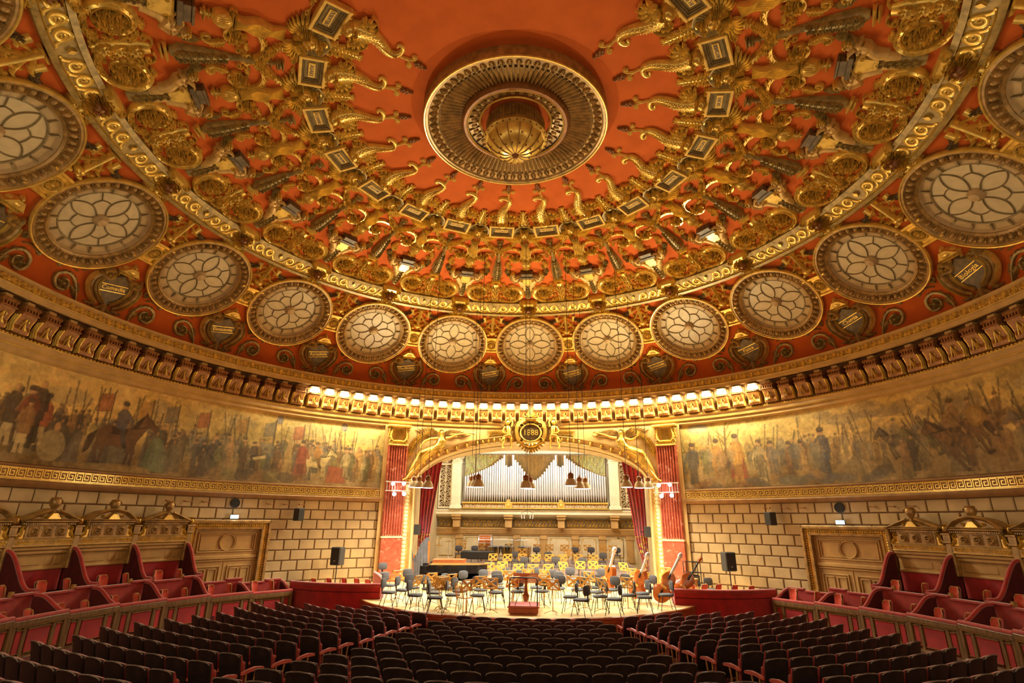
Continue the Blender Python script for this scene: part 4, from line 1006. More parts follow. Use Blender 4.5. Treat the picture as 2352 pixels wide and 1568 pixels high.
for k in range(-NB // 2, NB // 2):
    a = R_((k + .5) * DB); loc = rotaz(o0, a)
    if not in_view((loc[0], loc[1], 8.8), 110): continue
    i = k + 1 if k >= 0 else -k; sd = 'right' if k >= 0 else 'left'
    lit = -16 <= k < 16
    t = thing('cornice_bracket', '%s monogrammed cornice bracket, %s to the %s of the arch crown' % ('lamp-lit gilt' if lit else 'dark gilt', nth(i), sd), 'bracket', loc, -a, 'monogrammed brackets under the cornice')
    for nm, me in bm:
        if lit and nm in ('cap', 'neck'): continue
        q = obj(nm, me, None, parent=t)
    if lit:
        t = thing('cornice_lamp', 'glowing cornice lamp in an open brass case, %s to the %s of the arch crown' % (nth(i), sd), 'lamp', loc, -a, 'row of lamps on the cornice brackets')
        for nm, me in lm: obj(nm, me, None, parent=t)
        light('cornice_lamp_light', 'SPOT', rotaz(cyl(14.47, 0, 9.2, .62), a), CLAMP, WARM, .1, target=rotaz(cyl(14.47, 0, 7.4, 0), a), spot_size=R_(165), spot_blend=.4)

# ================================================================== spandrel figures, cartouche 1888
def wallthing(name, label, cat, u, z, group=None): return thing(name, label, cat, cyl(RP, u, z, 0), 0, group)
def wallpart(root, nm, mb, m, a=50):
    o = Vector(root.location); mb.xf(lambda p: Vector(cyl(RP, *p)) - o); return obj(nm, mb, m, root, a)
def angel(q, kind):
    """reclining winged figure on the arch: head near the top, legs trailing down the curve; q=-1 left"""
    b = MB(); X = lambda p: [(q * x, *r) for x, *r in p]
    b.strip(X([(4.95, 6.86), (4.8, 7.1), (4.72, 7.32), (4.74, 7.46)]), [.5, .42, .5, .28], [.26, .24, .3, .2], 8, z=.05)      # torso
    b.strip(X([(4.74, 7.4), (4.74, 7.58)]), .15, .2, z=.12)
    b.dome(q * 4.74, 7.68, .13, .16, .32, 0, 12, 4, z=.05); b.dome(q * 4.7, 7.66, .03, .04, .42, n=6)
    for dx in (-.1, .12): b.dome(q * (4.7 + dx), 7.26, .09, .09, .36, n=8)
    if kind == 'trumpet':
        b.strip(X([(4.52, 7.42), (4.3, 7.46), (4.05, 7.58)]), [.17, .13, .1], .14, z=.15); b.strip(X([(4.05, 7.58), (3.8, 7.66), (3.7, 7.68)]), [.1, .08, .07], .12, z=.18)
        b.strip(X([(4.92, 7.4), (5.3, 7.36), (5.6, 7.22)]), [.17, .13, .1], .14, z=.12); b.strip(X([(5.6, 7.22), (5.78, 7.0), (5.76, 6.86)]), [.1, .08, .09], .12, z=.12)
    else:
        b.strip(X([(4.52, 7.42), (4.2, 7.48), (3.9, 7.6)]), [.17, .13, .1], .14, z=.15); b.strip(X([(3.9, 7.6), (3.6, 7.7), (3.5, 7.72)]), [.1, .08, .07], .12, z=.18)
        b.strip(X([(4.92, 7.4), (5.2, 7.3), (5.42, 7.36)]), [.17, .13, .1], .14, z=.12); b.strip(X([(5.42, 7.36), (5.6, 7.56), (5.62, 7.7)]), [.1, .08, .07], .12, z=.12)
    b.strip(X([(5.9, 6.05), (6.25, 5.6), (6.42, 5.36), (6.6, 5.26)]), [.16, .13, .1, .12], .14, z=.1)                       # bare foot
    d = MB()
    for k, (w, off) in enumerate([(.4, 0), (.36, .2), (.3, -.2), (.26, .36), (.2, -.36)]):
        d.strip(X([(4.9 + off * .3, 7.0 - abs(off) * .2), (5.1 + off * .5, 6.82), (5.5 + off * .45, 6.6 + off * .3), (5.86 + off * .25, 6.15 + off * .3), (6.2 + off * .12, 5.65 + off * .2), (6.36, 5.4 + off * .1)]), [w * .7, w * 1.1, w, w * .9, w * .6, .05], [.2, .32 - .05 * k, .3 - .04 * k, .24, .16, .06], 6, z=.05)
    for k in range(9): d.strip(X([(4.5 + .08 * k, 7.3 - .05 * k), (4.6 + .1 * k, 7.0 - .03 * k), (4.95 + .13 * k, 6.78 - .03 * k)]), [.05, .08, .04], .09, z=.24)
    h = MB()
    for k in range(8): h.dome(q * (4.76 + .12 * cos(k * .6)), 7.72 + .12 * sin(k * .6), .06, .06, .3, n=7, z=.04)
    h.dome(q * 4.8, 7.72, .13, .14, .28, n=10, m=3)
    parts = [('body', b, 'gold2'), ('robe', d, 'gold'), ('hair', h, 'gold')]
    for sgn in (-1, 1):
        w = MB()
        for k in range(7):
            if sgn < 0: w.leaf(q * 4.55, 7.5 + .04 * k, (PI - .05 - .06 * k) if q > 0 else (.05 + .06 * k), 1.35 - .16 * k, .12, .08, 2, q * -.15)
            else: w.leaf(q * 4.95, 7.5 + .04 * k, (.1 + .06 * k) if q > 0 else (PI - .1 - .06 * k), 1.2 - .14 * k, .12, .08, 2, q * .35)
        parts.append(('wing', w, 'bronze'))
    return parts
r = wallthing('spandrel_angel', 'gilt reclining winged woman blowing a long trumpet over the stage arch', 'statue', -4.9, 6.9, 'reclining angels over the stage arch')
for nm, mb, m in angel(-1, 'trumpet'): wallpart(r, nm, mb, M_[m])
mb = MB(); mb.strip([(-4.35, 7.62), (-3.2, 7.72)], [.04, .07], .06, z=.2); mb.lathe([(.03, 0), (.05, .1), (.12, .2)], 10, Matrix.Translation((-3.2, 7.72, .24)) @ Matrix.Rotation(PI / 2, 4, 'Y')); wallpart(r, 'trumpet', mb, M_['gold2'])
r = wallthing('spandrel_angel', 'gilt reclining winged woman holding out a laurel wreath over the stage arch', 'statue', 4.9, 6.9, 'reclining angels over the stage arch')
for nm, mb, m in angel(1, 'wreath'): wallpart(r, nm, mb, M_[m])
mb = MB(); mb.ring(3.4, 7.7, .07, .15, .1, 16, z=.12); wallpart(r, 'wreath', mb, M_['gold'])
for s, nm in ((-1, 'left'), (1, 'right')):
    for (cx, cy, L, n_) in ((5.95, 7.25, .9, 10), (5.95, 7.0, 1.0, 9)):
        pass
    mb = MB(); c = bez([(s * 6.3, 6.5), (s * 6.2, 7.1), (s * 5.9, 7.5), (s * 5.2, 7.85)], 14); mb.strip(c, .05, .06)
    for k in range(14):
        for e in (-1, 1): mb.leaf(c[k][0], c[k][1], math.atan2(c[k + 1][1] - c[k][1], c[k + 1][0] - c[k][0]) + e * .8, .26, .11, .08, 1)
    r = wallthing('laurel_branch', 'gilt laurel branch relief beside the %s lyre capital' % nm, 'branch', s * 6, 7.2, 'laurel branches over the stage arch'); r2 = Vector(r.location); bpy.data.objects.remove(r)
    mb.xf(lambda p: Vector(cyl(RP, *p)) - r2); tag(obj('laurel_branch', mb, M_['gold'], ang=50, loc=r2), 'gilt laurel branch relief beside the %s lyre capital' % nm, 'branch', 'laurel branches over the stage arch')
    mb = MB(); c = bez([(s * 1.2, 7.76), (s * 1.7, 7.82), (s * 2.2, 7.74)], 8); mb.strip(c, .05, .06)
    for k in range(8):
        for e in (-1, 1): mb.leaf(c[k][0], c[k][1], math.atan2(c[k + 1][1] - c[k][1], c[k + 1][0] - c[k][0]) + e * .7, .3, .09, .1, 1)
    r2 = Vector(cyl(RP, s * 1.7, 7.78, 0)); mb.xf(lambda p: Vector(cyl(RP, *p)) - r2); tag(obj('palm_branch', mb, M_['gold2'], ang=50, loc=r2), 'gilt palm branch relief beside the %s cherub of the 1888 cartouche' % nm, 'branch', 'palm branches by the cartouche')
r = wallthing('date_cartouche', 'gilt scrolled cartouche dated 1888 at the crown of the stage arch', 'cartouche', 0, 7.75)
mb = MB(); mb.lathe([(0, .38), (.34, .37), (.5, .34), (.54, .3)], 32, Matrix.Translation((0, 7.78, 0)), sy=.82); wallpart(r, 'field', mb, M_['dark'], 30)
mb = MB(); mb.ring(0, 7.78, .5, .6, .12, 36, z=.3, sy=.82); mb.ring(0, 7.78, .66, .86, .2, 36, z=.1, sy=.92); wallpart(r, 'frame', mb, M_['gold'])
mb = MB()
for q in (-1, 1):
    mb.strip(bez([(q * .3, 8.5), (q * .75, 8.4), (q * .95, 7.9), (q * .7, 7.3), (q * .3, 7.1)], 14), [.14, .26, .24, .26, .12], .2, z=.15, groove=.3); mb.strip(spiral(q * .5, 8.14, .02, .16, 0, q * 1.3), .1, .42); mb.strip(spiral(q * .52, 7.4, .02, .15, 0, -q * 1.3), .09, .42)
    mb.strip(bez([(q * .06, 8.2), (q * .25, 8.35), (q * .4, 8.6), (q * .6, 8.5)], 8), .08, .3)
    for k in range(6): mb.leaf(q * .1 * k, 7.06 + .03 * k * k * .5, -PI / 2 + q * (.1 + .14 * k), .34, .2, .16, 3, q * .3, z=.15)
for k in range(9): a = PI * .06 + PI * .88 * k / 8; mb.strip([(.06 * cos(a), 8.56 + .06 * sin(a)), (.3 * cos(a), 8.56 + .3 * sin(a))], [.04, .11], .16, z=.3)
mb.strip([(-.3, 8.5), (.3, 8.5)], .1, .3, z=.2)
for x in (-.17, 0, .17): mb.dome(x, 7.22, .08, .09, .3, z=.2)
wallpart(r, 'scrollwork', mb, M_['gold2'])
tm = textmesh('1888', .42, Matrix.Translation((0, 7.77, .385)), .012, .8); wallpart(r, 'lettering', tm, M_['gold2'], 0)
for q, nm in ((-1, 'left'), (1, 'right')):
    r = wallthing('cherub_statue', 'gilt seated cherub with raised arm on the %s of the 1888 cartouche' % nm, 'statue', q * 1.25, 7.4, 'cherubs beside the date cartouche')
    b = MB(); X = lambda p: [(q * x, *t) for x, *t in p]
    b.strip(X([(1.2, 7.62), (1.22, 7.85), (1.2, 8.08), (1.2, 8.18)]), [.34, .3, .36, .18], [.26, .26, .28, .18], 8, z=.12)
    b.dome(q * 1.22, 8.32, .14, .16, .4, 0, 12, 4, z=.08); b.dome(q * 1.2, 8.29, .025, .035, .52, n=6)
    b.strip(X([(1.05, 8.1), (.98, 8.32), (1.02, 8.45)]), [.13, .1, .08], .12, z=.26); b.strip(X([(1.02, 8.45), (1.1, 8.62), (1.14, 8.7)]), [.08, .065, .05], .1, z=.26)
    b.strip(X([(1.36, 8.1), (1.5, 7.9), (1.42, 7.76)]), [.13, .1, .08], .12, z=.26); b.strip(X([(1.42, 7.76), (1.28, 7.74), (1.2, 7.78)]), [.08, .07, .06], .1, z=.3)
    b.strip(X([(1.18, 7.64), (1.05, 7.5), (1.08, 7.4)]), [.2, .18, .14], .18, z=.2); b.strip(X([(1.08, 7.4), (1.02, 7.1), (1.06, 6.98)]), [.13, .1, .12], .12, z=.22)
    b.strip(X([(1.3, 7.62), (1.4, 7.5), (1.4, 7.4)]), [.2, .18, .14], .18, z=.2); b.strip(X([(1.4, 7.4), (1.5, 7.1), (1.48, 6.98)]), [.13, .1, .12], .12, z=.22)
    wallpart(r, 'body', b, M_['gold2'], 60)
    h = MB()
    for k in range(9): h.dome(q * 1.22 + .13 * cos(k * .45 - .2), 8.36 + .13 * sin(k * .45 - .2), .055, .055, .34, n=7, z=.06)
    wallpart(r, 'hair', h, M_['gold'], 60)
    for sg in (-1, 1):
        w = MB()
        for k in range(5): w.leaf(q * (1.2 + sg * .12), 8.1 + .03 * k, PI / 2 - q * sg * (1.15 - .14 * k), .5 - .05 * k, .12, .1, 2, q * sg * .3, z=.06)
        wallpart(r, 'wing', w, M_['bronze'])
    d = MB(); d.strip(X([(1.02, 7.6), (1.2, 7.66), (1.42, 7.58)]), [.08, .16, .1], .3, z=.2); d.strip(X([(1.4, 7.6), (1.52, 7.4), (1.5, 7.2)]), [.12, .14, .04], .14, z=.16); wallpart(r, 'drapery', d, M_['gold'], 60)

# ================================================================== painted friezes (a generic crowd of marchers and riders)
def mural(side, s):
    U0, U1, zA, zB = R_(30.1) * RW, R_(101) * RW, 4.89, 7.9
    NX, NY = 760, 128
    rng = np.random.RandomState(3 if s < 0 else 9)
    img = np.zeros((NY, NX, 3)); uu = np.linspace(0, U1 - U0, NX); zz = np.linspace(0, zB - zA, NY); X, Y = np.meshgrid(uu, zz)
    def noise(sc, seed):
        r = np.random.RandomState(seed); out = np.zeros((NY, NX)); amp = 1; tot = 0
        for o in range(4):
            gx, gy = int((U1 - U0) * sc) + 3, int(3 * sc) + 3; g = r.rand(gy, gx)
            fx = np.clip(X * sc, 0, gx - 1.001); fy = np.clip(Y * sc, 0, gy - 1.001); ix = fx.astype(int); iy = fy.astype(int); tx = fx - ix; ty = fy - iy
            tx = tx * tx * (3 - 2 * tx); ty = ty * ty * (3 - 2 * ty)
            out += amp * ((g[iy, ix] * (1 - tx) + g[iy, np.minimum(ix + 1, gx - 1)] * tx) * (1 - ty) + (g[np.minimum(iy + 1, gy - 1), ix] * (1 - tx) + g[np.minimum(iy + 1, gy - 1), np.minimum(ix + 1, gx - 1)] * tx) * ty)
            tot += amp; amp *= .55; sc *= 2
        return out / tot
    C = lambda *c: np.array(c) / 255.
    n1, n2, n3 = noise(.5, 1 + s), noise(1.3, 5 + s), noise(5, 11 + s)
    sky = C(206, 168, 92) + (n1[..., None] - .5) * C(120, 90, 60) * 1.2 + (n2[..., None] - .5) * .14
    gnd = C(132, 104, 62) + (n2[..., None] - .5) * .4
    t = np.clip((Y - .75 - .5 * (n1 - .5)) / .5, 0, 1)[..., None]; img[:] = gnd * (1 - t) + sky * t
    def blend(m, c, a=1.):
        if m.any(): img[m] = img[m] * (1 - a) + np.array(c) * a
    def ell(cx, cy, rx, ry, c, a=.9, rot=0):
        x0, x1 = np.searchsorted(uu, cx - max(rx, ry)), np.searchsorted(uu, cx + max(rx, ry)) + 1
        sl = (slice(None), slice(max(0, x0), x1)); dx, dy = X[sl] - cx, Y[sl] - cy; co, si = cos(rot), sin(rot)
        m = ((dx * co + dy * si) / rx) ** 2 + ((-dx * si + dy * co) / ry) ** 2 < 1; sub = img[sl]
        sub[m] = sub[m] * (1 - a) + np.array(c) * a
    def poly(pts, c, a=.9):
        xs = [p[0] for p in pts]; x0, x1 = np.searchsorted(uu, min(xs)), np.searchsorted(uu, max(xs)) + 1
        sl = (slice(None), slice(max(0, x0), x1)); px, py = X[sl], Y[sl]; m = np.zeros(px.shape, bool); n = len(pts)
        for i in range(n):
            (xa, ya), (xb, yb) = pts[i], pts[(i + 1) % n]
            if ya == yb: continue
            m ^= ((ya > py) != (yb > py)) & (px < (xb - xa) * (py - ya) / (yb - ya) + xa)
        sub = img[sl]; sub[m] = sub[m] * (1 - a) + np.array(c) * a
    def line(x0, y0, x1, y1, w, c, a=.85):
        L = math.hypot(x1 - x0, y1 - y0) or 1; nx, ny = -(y1 - y0) / L * w / 2, (x1 - x0) / L * w / 2
        poly([(x0 + nx, y0 + ny), (x1 + nx, y1 + ny), (x1 - nx, y1 - ny), (x0 - nx, y0 - ny)], c, a)
    skin = C(186, 136, 88)
    def man(x, y, h, coat, legs=None, f=1, hat=None, cloak=None, a=.85):
        legs = coat * .8 if legs is None else legs
        if cloak is not None: poly([(x - .16 * h, y + .1 * h), (x + .2 * h, y + .06 * h), (x + .1 * h, y + .82 * h), (x - .1 * h, y + .82 * h)], cloak, a)
        line(x - .05 * h, y, x - .03 * h, y + .5 * h, .09 * h, legs, a); line(x + .07 * h, y, x + .03 * h, y + .5 * h, .09 * h, legs, a)
        poly([(x - .12 * h, y + .36 * h), (x + .12 * h, y + .36 * h), (x + .12 * h, y + .74 * h), (x + .06 * h, y + .84 * h), (x - .06 * h, y + .84 * h), (x - .12 * h, y + .74 * h)], coat, a)
        line(x + f * .1 * h, y + .78 * h, x + f * .19 * h, y + .52 * h, .06 * h, coat * 1.12, a); line(x - f * .1 * h, y + .78 * h, x - f * .13 * h, y + .5 * h, .06 * h, coat * .85, a)
        poly([(x - .02 * h, y + .4 * h), (x + .03 * h, y + .4 * h), (x + .02 * h, y + .8 * h), (x - .01 * h, y + .8 * h)], coat * 1.25, a * .6)
        ell(x, y + .91 * h, .052 * h, .07 * h, skin, a); ell(x + .02 * h * f, y + .9 * h, .03 * h, .05 * h, skin * 1.15, a * .8)
        if hat is not None: ell(x, y + .96 * h, .065 * h, .045 * h, hat, a)
    def horse(x, y, h, c, f=1, rider=None, rear=0, a=.88):
        """h = height at the withers; f = facing"""
        q = lambda px, py: (x + f * (px * cos(rear) - py * sin(rear)) * h, y + (px * sin(rear) + py * cos(rear)) * h)
        for (ax, ay, bx, by, cx_, cy_) in ((-.42, .62, -.5, .32, -.44, 0), (-.34, .62, -.32, .3, -.36, 0), (.36, .6, .42, .3, .4 + rear * .4, 0 + rear * .4), (.3, .6, .3, .3, .28 + rear * .5, rear * .2)):
            line(*q(ax, ay), *q(bx, by), .12 * h, c * .85, a); line(*q(bx, by), *q(cx_, cy_), .07 * h, c * .8, a); ell(*q(cx_, cy_ + .02), .05 * h, .04 * h, c * .5, a)
        poly([q(-.56, .74), q(-.5, .5), q(-.2, .44), (q(.2, .42)), q(.46, .52), q(.5, .76), q(.3, .92), q(0, .86), q(-.3, .92)], c, a)
        poly([q(.28, .9), q(.5, .66), q(.66, .94), q(.74, 1.2), q(.56, 1.28), q(.42, 1.12)], c * 1.05, a)
        poly([q(.6, 1.28), q(.72, 1.22), q(.96, 1.0), q(.9, .9), q(.68, 1.02)], c * .95, a); poly([q(.3, .94), q(.42, 1.14), q(.58, 1.3), (q(.5, 1.1)), q(.4, .9)], c * .5, a); poly([q(.56, 1.26), q(.6, 1.38), q(.64, 1.25)], c * .8, a)
        poly([q(-.54, .76), q(-.72, .6), q(-.76, .2), q(-.64, .3), q(-.56, .6)], c * .5, a); poly([q(-.2, .9), q(.2, .88), q(.18, .72), q(-.18, .72)], c * .6, a)
        ell(*q(.05, .6), .3 * h, .08 * h, c * 1.25, .3); line(*q(.72, 1.0), *q(.24, .9), .02 * h, c * .35, a)
        if rider is not None:
            bx, by = q(.02, .86)
            line(bx - .02 * h, by + .05 * h, bx + f * .14 * h, by - .36 * h, .11 * h, rider * .7, a); line(bx + f * .14 * h, by - .34 * h, bx + f * .2 * h, by - .44 * h, .07 * h, rider * .35, a)
            poly([(bx - .13 * h, by), (bx + .13 * h, by), (bx + .15 * h, by + .38 * h), (bx + .05 * h, by + .48 * h), (bx - .05 * h, by + .48 * h), (bx - .15 * h, by + .38 * h)], rider, a)
            line(bx + f * .1 * h, by + .4 * h, bx + f * .26 * h, by + .16 * h, .08 * h, rider * 1.15, a); ell(bx, by + .56 * h, .065 * h, .08 * h, skin, a); ell(bx, by + .63 * h, .08 * h, .05 * h, rider * .7, a)
    def cloak(x, y, h, c, lean=0., a=.75):
        poly([(x - .3 * h, y), (x + .28 * h, y), (x + .24 * h + lean * .4, y + .45 * h), (x + .12 * h + lean, y + .78 * h), (x + .0 + lean, y + .86 * h), (x - .14 * h + lean, y + .76 * h), (x - .26 * h, y + .4 * h)], c, a)
        poly([(x - .12 * h, y), (x + .02 * h, y), (x + .06 * h + lean, y + .74 * h), (x - .04 * h + lean, y + .74 * h)], c * 1.25, a * .6); poly([(x + .14 * h, y), (x + .28 * h, y), (x + .2 * h + lean * .4, y + .5 * h), (x + .1 * h + lean, y + .7 * h)], c * .72, a * .7)
        ell(x + lean * 1.1, y + .92 * h, .085 * h, .1 * h, c * .8, a); ell(x + lean * 1.1 + .03 * h, y + .91 * h, .045 * h, .065 * h, skin * .9, a)
    greyblue, brown, dk, wht, rd, gr = C(88, 82, 78), C(118, 84, 50), C(66, 54, 44), C(206, 178, 122), C(142, 66, 42), C(96, 90, 54)
    cols = [greyblue, brown, dk, C(128, 110, 78), C(104, 98, 84), gr, C(140, 104, 66)]
    P = lambda a: R_(abs(a)) * RW - U0                       # azimuth -> place along the frieze
    tint = .8 if s < 0 else .62
    # distant town, smoke and far crowd
    for k in range(26):
        x = rng.uniform(.5, U1 - U0); ell(x, rng.uniform(1.7, 2.7), rng.uniform(.3, .9), rng.uniform(.1, .35), C(222, 186, 108) if rng.rand() < .6 else C(150, 134, 104), .35)
    if s < 0:
        for a, w, h in ((43, .8, .7), (47, .5, 1.0), (39, .5, .8), (68, .9, .8)):
            x = P(a); poly([(x - w / 2, 1.5), (x + w / 2, 1.5), (x + w / 2, 1.5 + h * .6), (x, 1.5 + h), (x - w / 2, 1.5 + h * .6)], C(176, 146, 92), .7)
            for k in range(5): line(x - w * .4 + k * w * .2, 1.5, x - w * .4 + k * w * .2, 1.5 + h * .55, .03, C(120, 96, 60), .6)
        for k in range(3): ell(P(50 - 12 * k), 2.75, .14, .2, C(92, 92, 120), .7)
    else:
        for a in (84, 86.5, 38, 72):
            x = P(a); line(x, .8, x + .1, 2.7, .07, C(92, 72, 46), .7)
            for k in range(7): line(x + .05, 1.6 + .15 * k, x + rng.uniform(-.5, .5), 2.1 + .14 * k, .025, C(92, 72, 46), .6)
        x = P(90); poly([(x - .7, 1.6), (x + .7, 1.6), (x + .7, 2.2), (x, 2.75), (x - .7, 2.2)], C(98, 76, 48), .75)
        for k in range(40): ell(rng.uniform(P(55), P(84)), rng.uniform(1.4, 2.8), rng.uniform(.2, .7), rng.uniform(.1, .3), C(128, 106, 74), .3)
        ell(P(33), 2.55, .35, .3, C(226, 190, 104), .7); ell(P(33.5), 2.75, .5, .2, C(112, 116, 132), .6)
    for k in range(150):
        x = rng.uniform(.05, U1 - U0); man(x, rng.uniform(.7, 1.1), rng.uniform(.75, 1.0), cols[rng.randint(len(cols))] * rng.uniform(.9, 1.3), a=.5 * tint + .15, f=rng.choice([-1, 1]), hat=dk if rng.rand() < .5 else None)
    for k in range(60):
        x = rng.uniform(.1, U1 - U0); line(x, 1.4, x + rng.uniform(-.3, .3), rng.uniform(2.1, 2.8), .022, dk, .6)
    if s < 0:
        for k in range(7):
            x = P(76 - 5 * k) + rng.uniform(-.2, .2); poly([(x, 2.0), (x + .5, 1.9), (x + .45, 2.5), (x + .02, 2.6)], [rd, C(172, 120, 56), greyblue][k % 3], .65); line(x, 1.2, x, 2.7, .03, dk, .8)
        for k in range(46):
            x = rng.uniform(P(36), P(71)); man(x, rng.uniform(.1, .6), rng.uniform(1.1, 1.5), cols[rng.randint(len(cols))] * rng.uniform(.75, 1.2), f=rng.choice([-1, 1]), hat=dk if rng.rand() < .6 else None, a=.7)
        for k in range(22): cloak(P(66) + rng.uniform(.0, 5.2), rng.uniform(.05, .5), rng.uniform(.9, 1.5), [C(96, 86, 66), C(84, 74, 56), C(112, 96, 66), C(100, 88, 74)][k % 4] * rng.uniform(.85, 1.1), rng.uniform(-.2, .2))
        poly([(P(54), 1.0), (P(51.6), 1.15), (P(51.4), 1.0), (P(53.6), .86)], C(206, 176, 116), .8); cloak(P(60.5), .1, 1.1, C(82, 72, 56), .3); cloak(P(69), .1, 1.5, C(92, 104, 76), 0)
        for k in range(12): man(P(84) + rng.uniform(0, 2.8), rng.uniform(.1, .6), rng.uniform(1.6, 2.0), [dk, rd, brown][k % 3] * rng.uniform(.8, 1.3), f=1, legs=wht if k % 2 else None, hat=dk if k % 3 else None, a=.8)
        ell(P(82.8), .6, .45, .5, wht * .85, .7); ell(P(82.6), 1.2, .12, .15, skin, .9)
        horse(P(74.6), .22, 1.42, C(92, 60, 34), -1, rider=C(84, 78, 84), a=.92)
        ell(P(74), .15, 1.2, .12, C(150, 116, 62), .6)
        horse(P(42.6), .3, 1.05, C(208, 178, 116), -1, rider=C(170, 112, 52), a=.85); man(P(45.3), .25, 1.7, C(126, 60, 40), f=-1, cloak=C(128, 62, 42), hat=dk)
        poly([(P(40.6), .1), (P(36.8), .1), (P(37.4), .8), (P(40.2), .9)], C(146, 62, 40), .7)
        for k in range(9): man(P(31 + k * .75), .2 + .1 * (k % 3), 1.35 + .1 * (k % 2), [wht * .9, C(188, 140, 74), brown, gr][k % 4], f=1, a=.75)
        for k in range(8): ell(P(62 - k * 2.4), .25, .4, .22, [dk, brown, gr][k % 3], .6, rng.uniform(-.4, .4))
    else:
        for k in range(18): cloak(rng.uniform(P(34), P(98)), rng.uniform(.0, .3), rng.uniform(.5, 1.0), [C(120, 100, 66), C(96, 82, 56), C(138, 112, 70)][k % 3], rng.uniform(-.3, .3), .6)
        for a, c, hgt in ((32, greyblue, 1.9), (36.5, C(176, 122, 60), 2.0), (40, C(186, 136, 66), 2.15), (44, wht * .95, 1.8), (46, C(166, 124, 72), 1.7), (54.4, C(74, 72, 84), 2.0), (49, brown, 1.6), (51, C(180, 140, 84), 1.6)):
            man(P(a), .2, hgt, c, f=-1, cloak=C(134, 62, 40) if a in (40,) else None, hat=dk, a=.8)
        for k in range(20): man(rng.uniform(P(34), P(56)), rng.uniform(.3, .8), rng.uniform(1.0, 1.4), cols[rng.randint(len(cols))] * 1.15, a=.55)
        for k in range(16): ell(rng.uniform(P(33), P(66)), rng.uniform(.1, .4), rng.uniform(.3, .6), .16, cols[rng.randint(len(cols))], .6, rng.uniform(-.4, .4))
        for k in range(7): horse(P(66 + 3.4 * k), .7 + rng.uniform(-.1, .3), rng.uniform(.8, 1.0), cols[rng.randint(len(cols))] * 1.1, -1, rider=cols[rng.randint(len(cols))], rear=-.15, a=.6)
        horse(P(75), .42, 1.35, C(104, 74, 44), -1, rider=C(140, 104, 60), rear=-.32, a=.9); ell(P(76.2), 1.75, .3, .34, C(150, 110, 54), .85); ell(P(76.2), 1.75, .2, .24, C(176, 134, 70), .7)
        horse(P(86), .25, 1.2, C(84, 64, 42), -1, rider=C(92, 82, 70), rear=-.12, a=.85)
        for k in range(14): man(rng.uniform(P(64), P(98)), rng.uniform(.05, .4), rng.uniform(1.0, 1.4), cols[rng.randint(len(cols))], f=-1, a=.7); line(rng.uniform(P(70), P(96)), .4, rng.uniform(P(70), P(96)), 1.5, .03, dk, .0)
        for k in range(8): x = rng.uniform(P(66), P(96)); line(x, .6, x - .8, 2.0, .03, dk, .7)
    for _ in range(1):                                     # soft brush edges
        p_ = np.pad(img, ((1, 1), (1, 1), (0, 0)), 'edge'); img = (p_[:-2, 1:-1] + p_[2:, 1:-1] + p_[1:-1, :-2] + p_[1:-1, 2:] + 3 * img) / 7
    e_ = np.abs(np.diff(img.mean(2), axis=1, prepend=img.mean(2)[:, :1])) + np.abs(np.diff(img.mean(2), axis=0, prepend=img.mean(2)[:1]))
    img *= (1 - np.clip(e_ * 1.6, 0, .45))[..., None]      # drawn contours
    img *= (.80 + .40 * n3)[..., None]; img += (n2[..., None] - .5) * .05
    img = np.clip(img, 0, 1)
    fade = np.clip(n2 * 1.2, .3, .8)[..., None] * .26; img = img * (1 - fade) + C(172, 140, 84) * fade
    mb = MB(); v = []
    lum = img ** 2.2
    V = np.zeros((NY * NX, 3)); A = (U0 + X) / RW; V[:, 0] = (RW * np.sin(A)).ravel() * s; V[:, 1] = (RW * np.cos(A)).ravel(); V[:, 2] = (zA + Y).ravel()
    idx = np.arange(NY * NX).reshape(NY, NX); F = np.stack([idx[:-1, :-1], idx[:-1, 1:], idx[1:, 1:], idx[1:, :-1]], -1).reshape(-1, 4)
    if s < 0: F = F[:, ::-1]
    me = bpy.data.meshes.new('painted_frieze'); me.from_pydata(V.tolist(), [], F.tolist())
    ca = me.color_attributes.new('paint', 'FLOAT_COLOR', 'POINT'); ca.data.foreach_set('color', np.concatenate([lum.reshape(-1, 3), np.ones((NY * NX, 1))], 1).ravel())
    m = bpy.data.materials.new('fresco_paint'); m.use_nodes = True; nt = m.node_tree; b = nt.nodes['Principled BSDF']; b.inputs['Roughness'].default_value = .75
    at = nt.nodes.new('ShaderNodeAttribute'); at.attribute_name = 'paint'
    tcn = nt.nodes.new('ShaderNodeTexCoord'); nz = nt.nodes.new('ShaderNodeTexNoise'); nz.inputs['Scale'].default_value = 9; nz.inputs['Detail'].default_value = 6
    mx = nt.nodes.new('ShaderNodeMix'); mx.data_type = 'RGBA'; mx.blend_type = 'OVERLAY'; mx.inputs['Factor'].default_value = .45
    nt.links.new(tcn.outputs['Object'], nz.inputs['Vector']); nt.links.new(at.outputs['Color'], mx.inputs['A']); nt.links.new(nz.outputs['Color'] if False else nz.outputs['Fac'], mx.inputs['B']); nt.links.new(mx.outputs['Result'], b.inputs['Base Color'])
    me.materials.append(m)
    o = bpy.data.objects.new('painted_frieze', me); COL.objects.link(o)
    tag(o, 'long painted frieze of %s' % ('a crowd with one large rider on a brown horse' if s < 0 else 'robed figures and riders charging on rearing horses'), 'mural', 'painted friezes round the hall')
mural('left', -1); mural('right', 1)

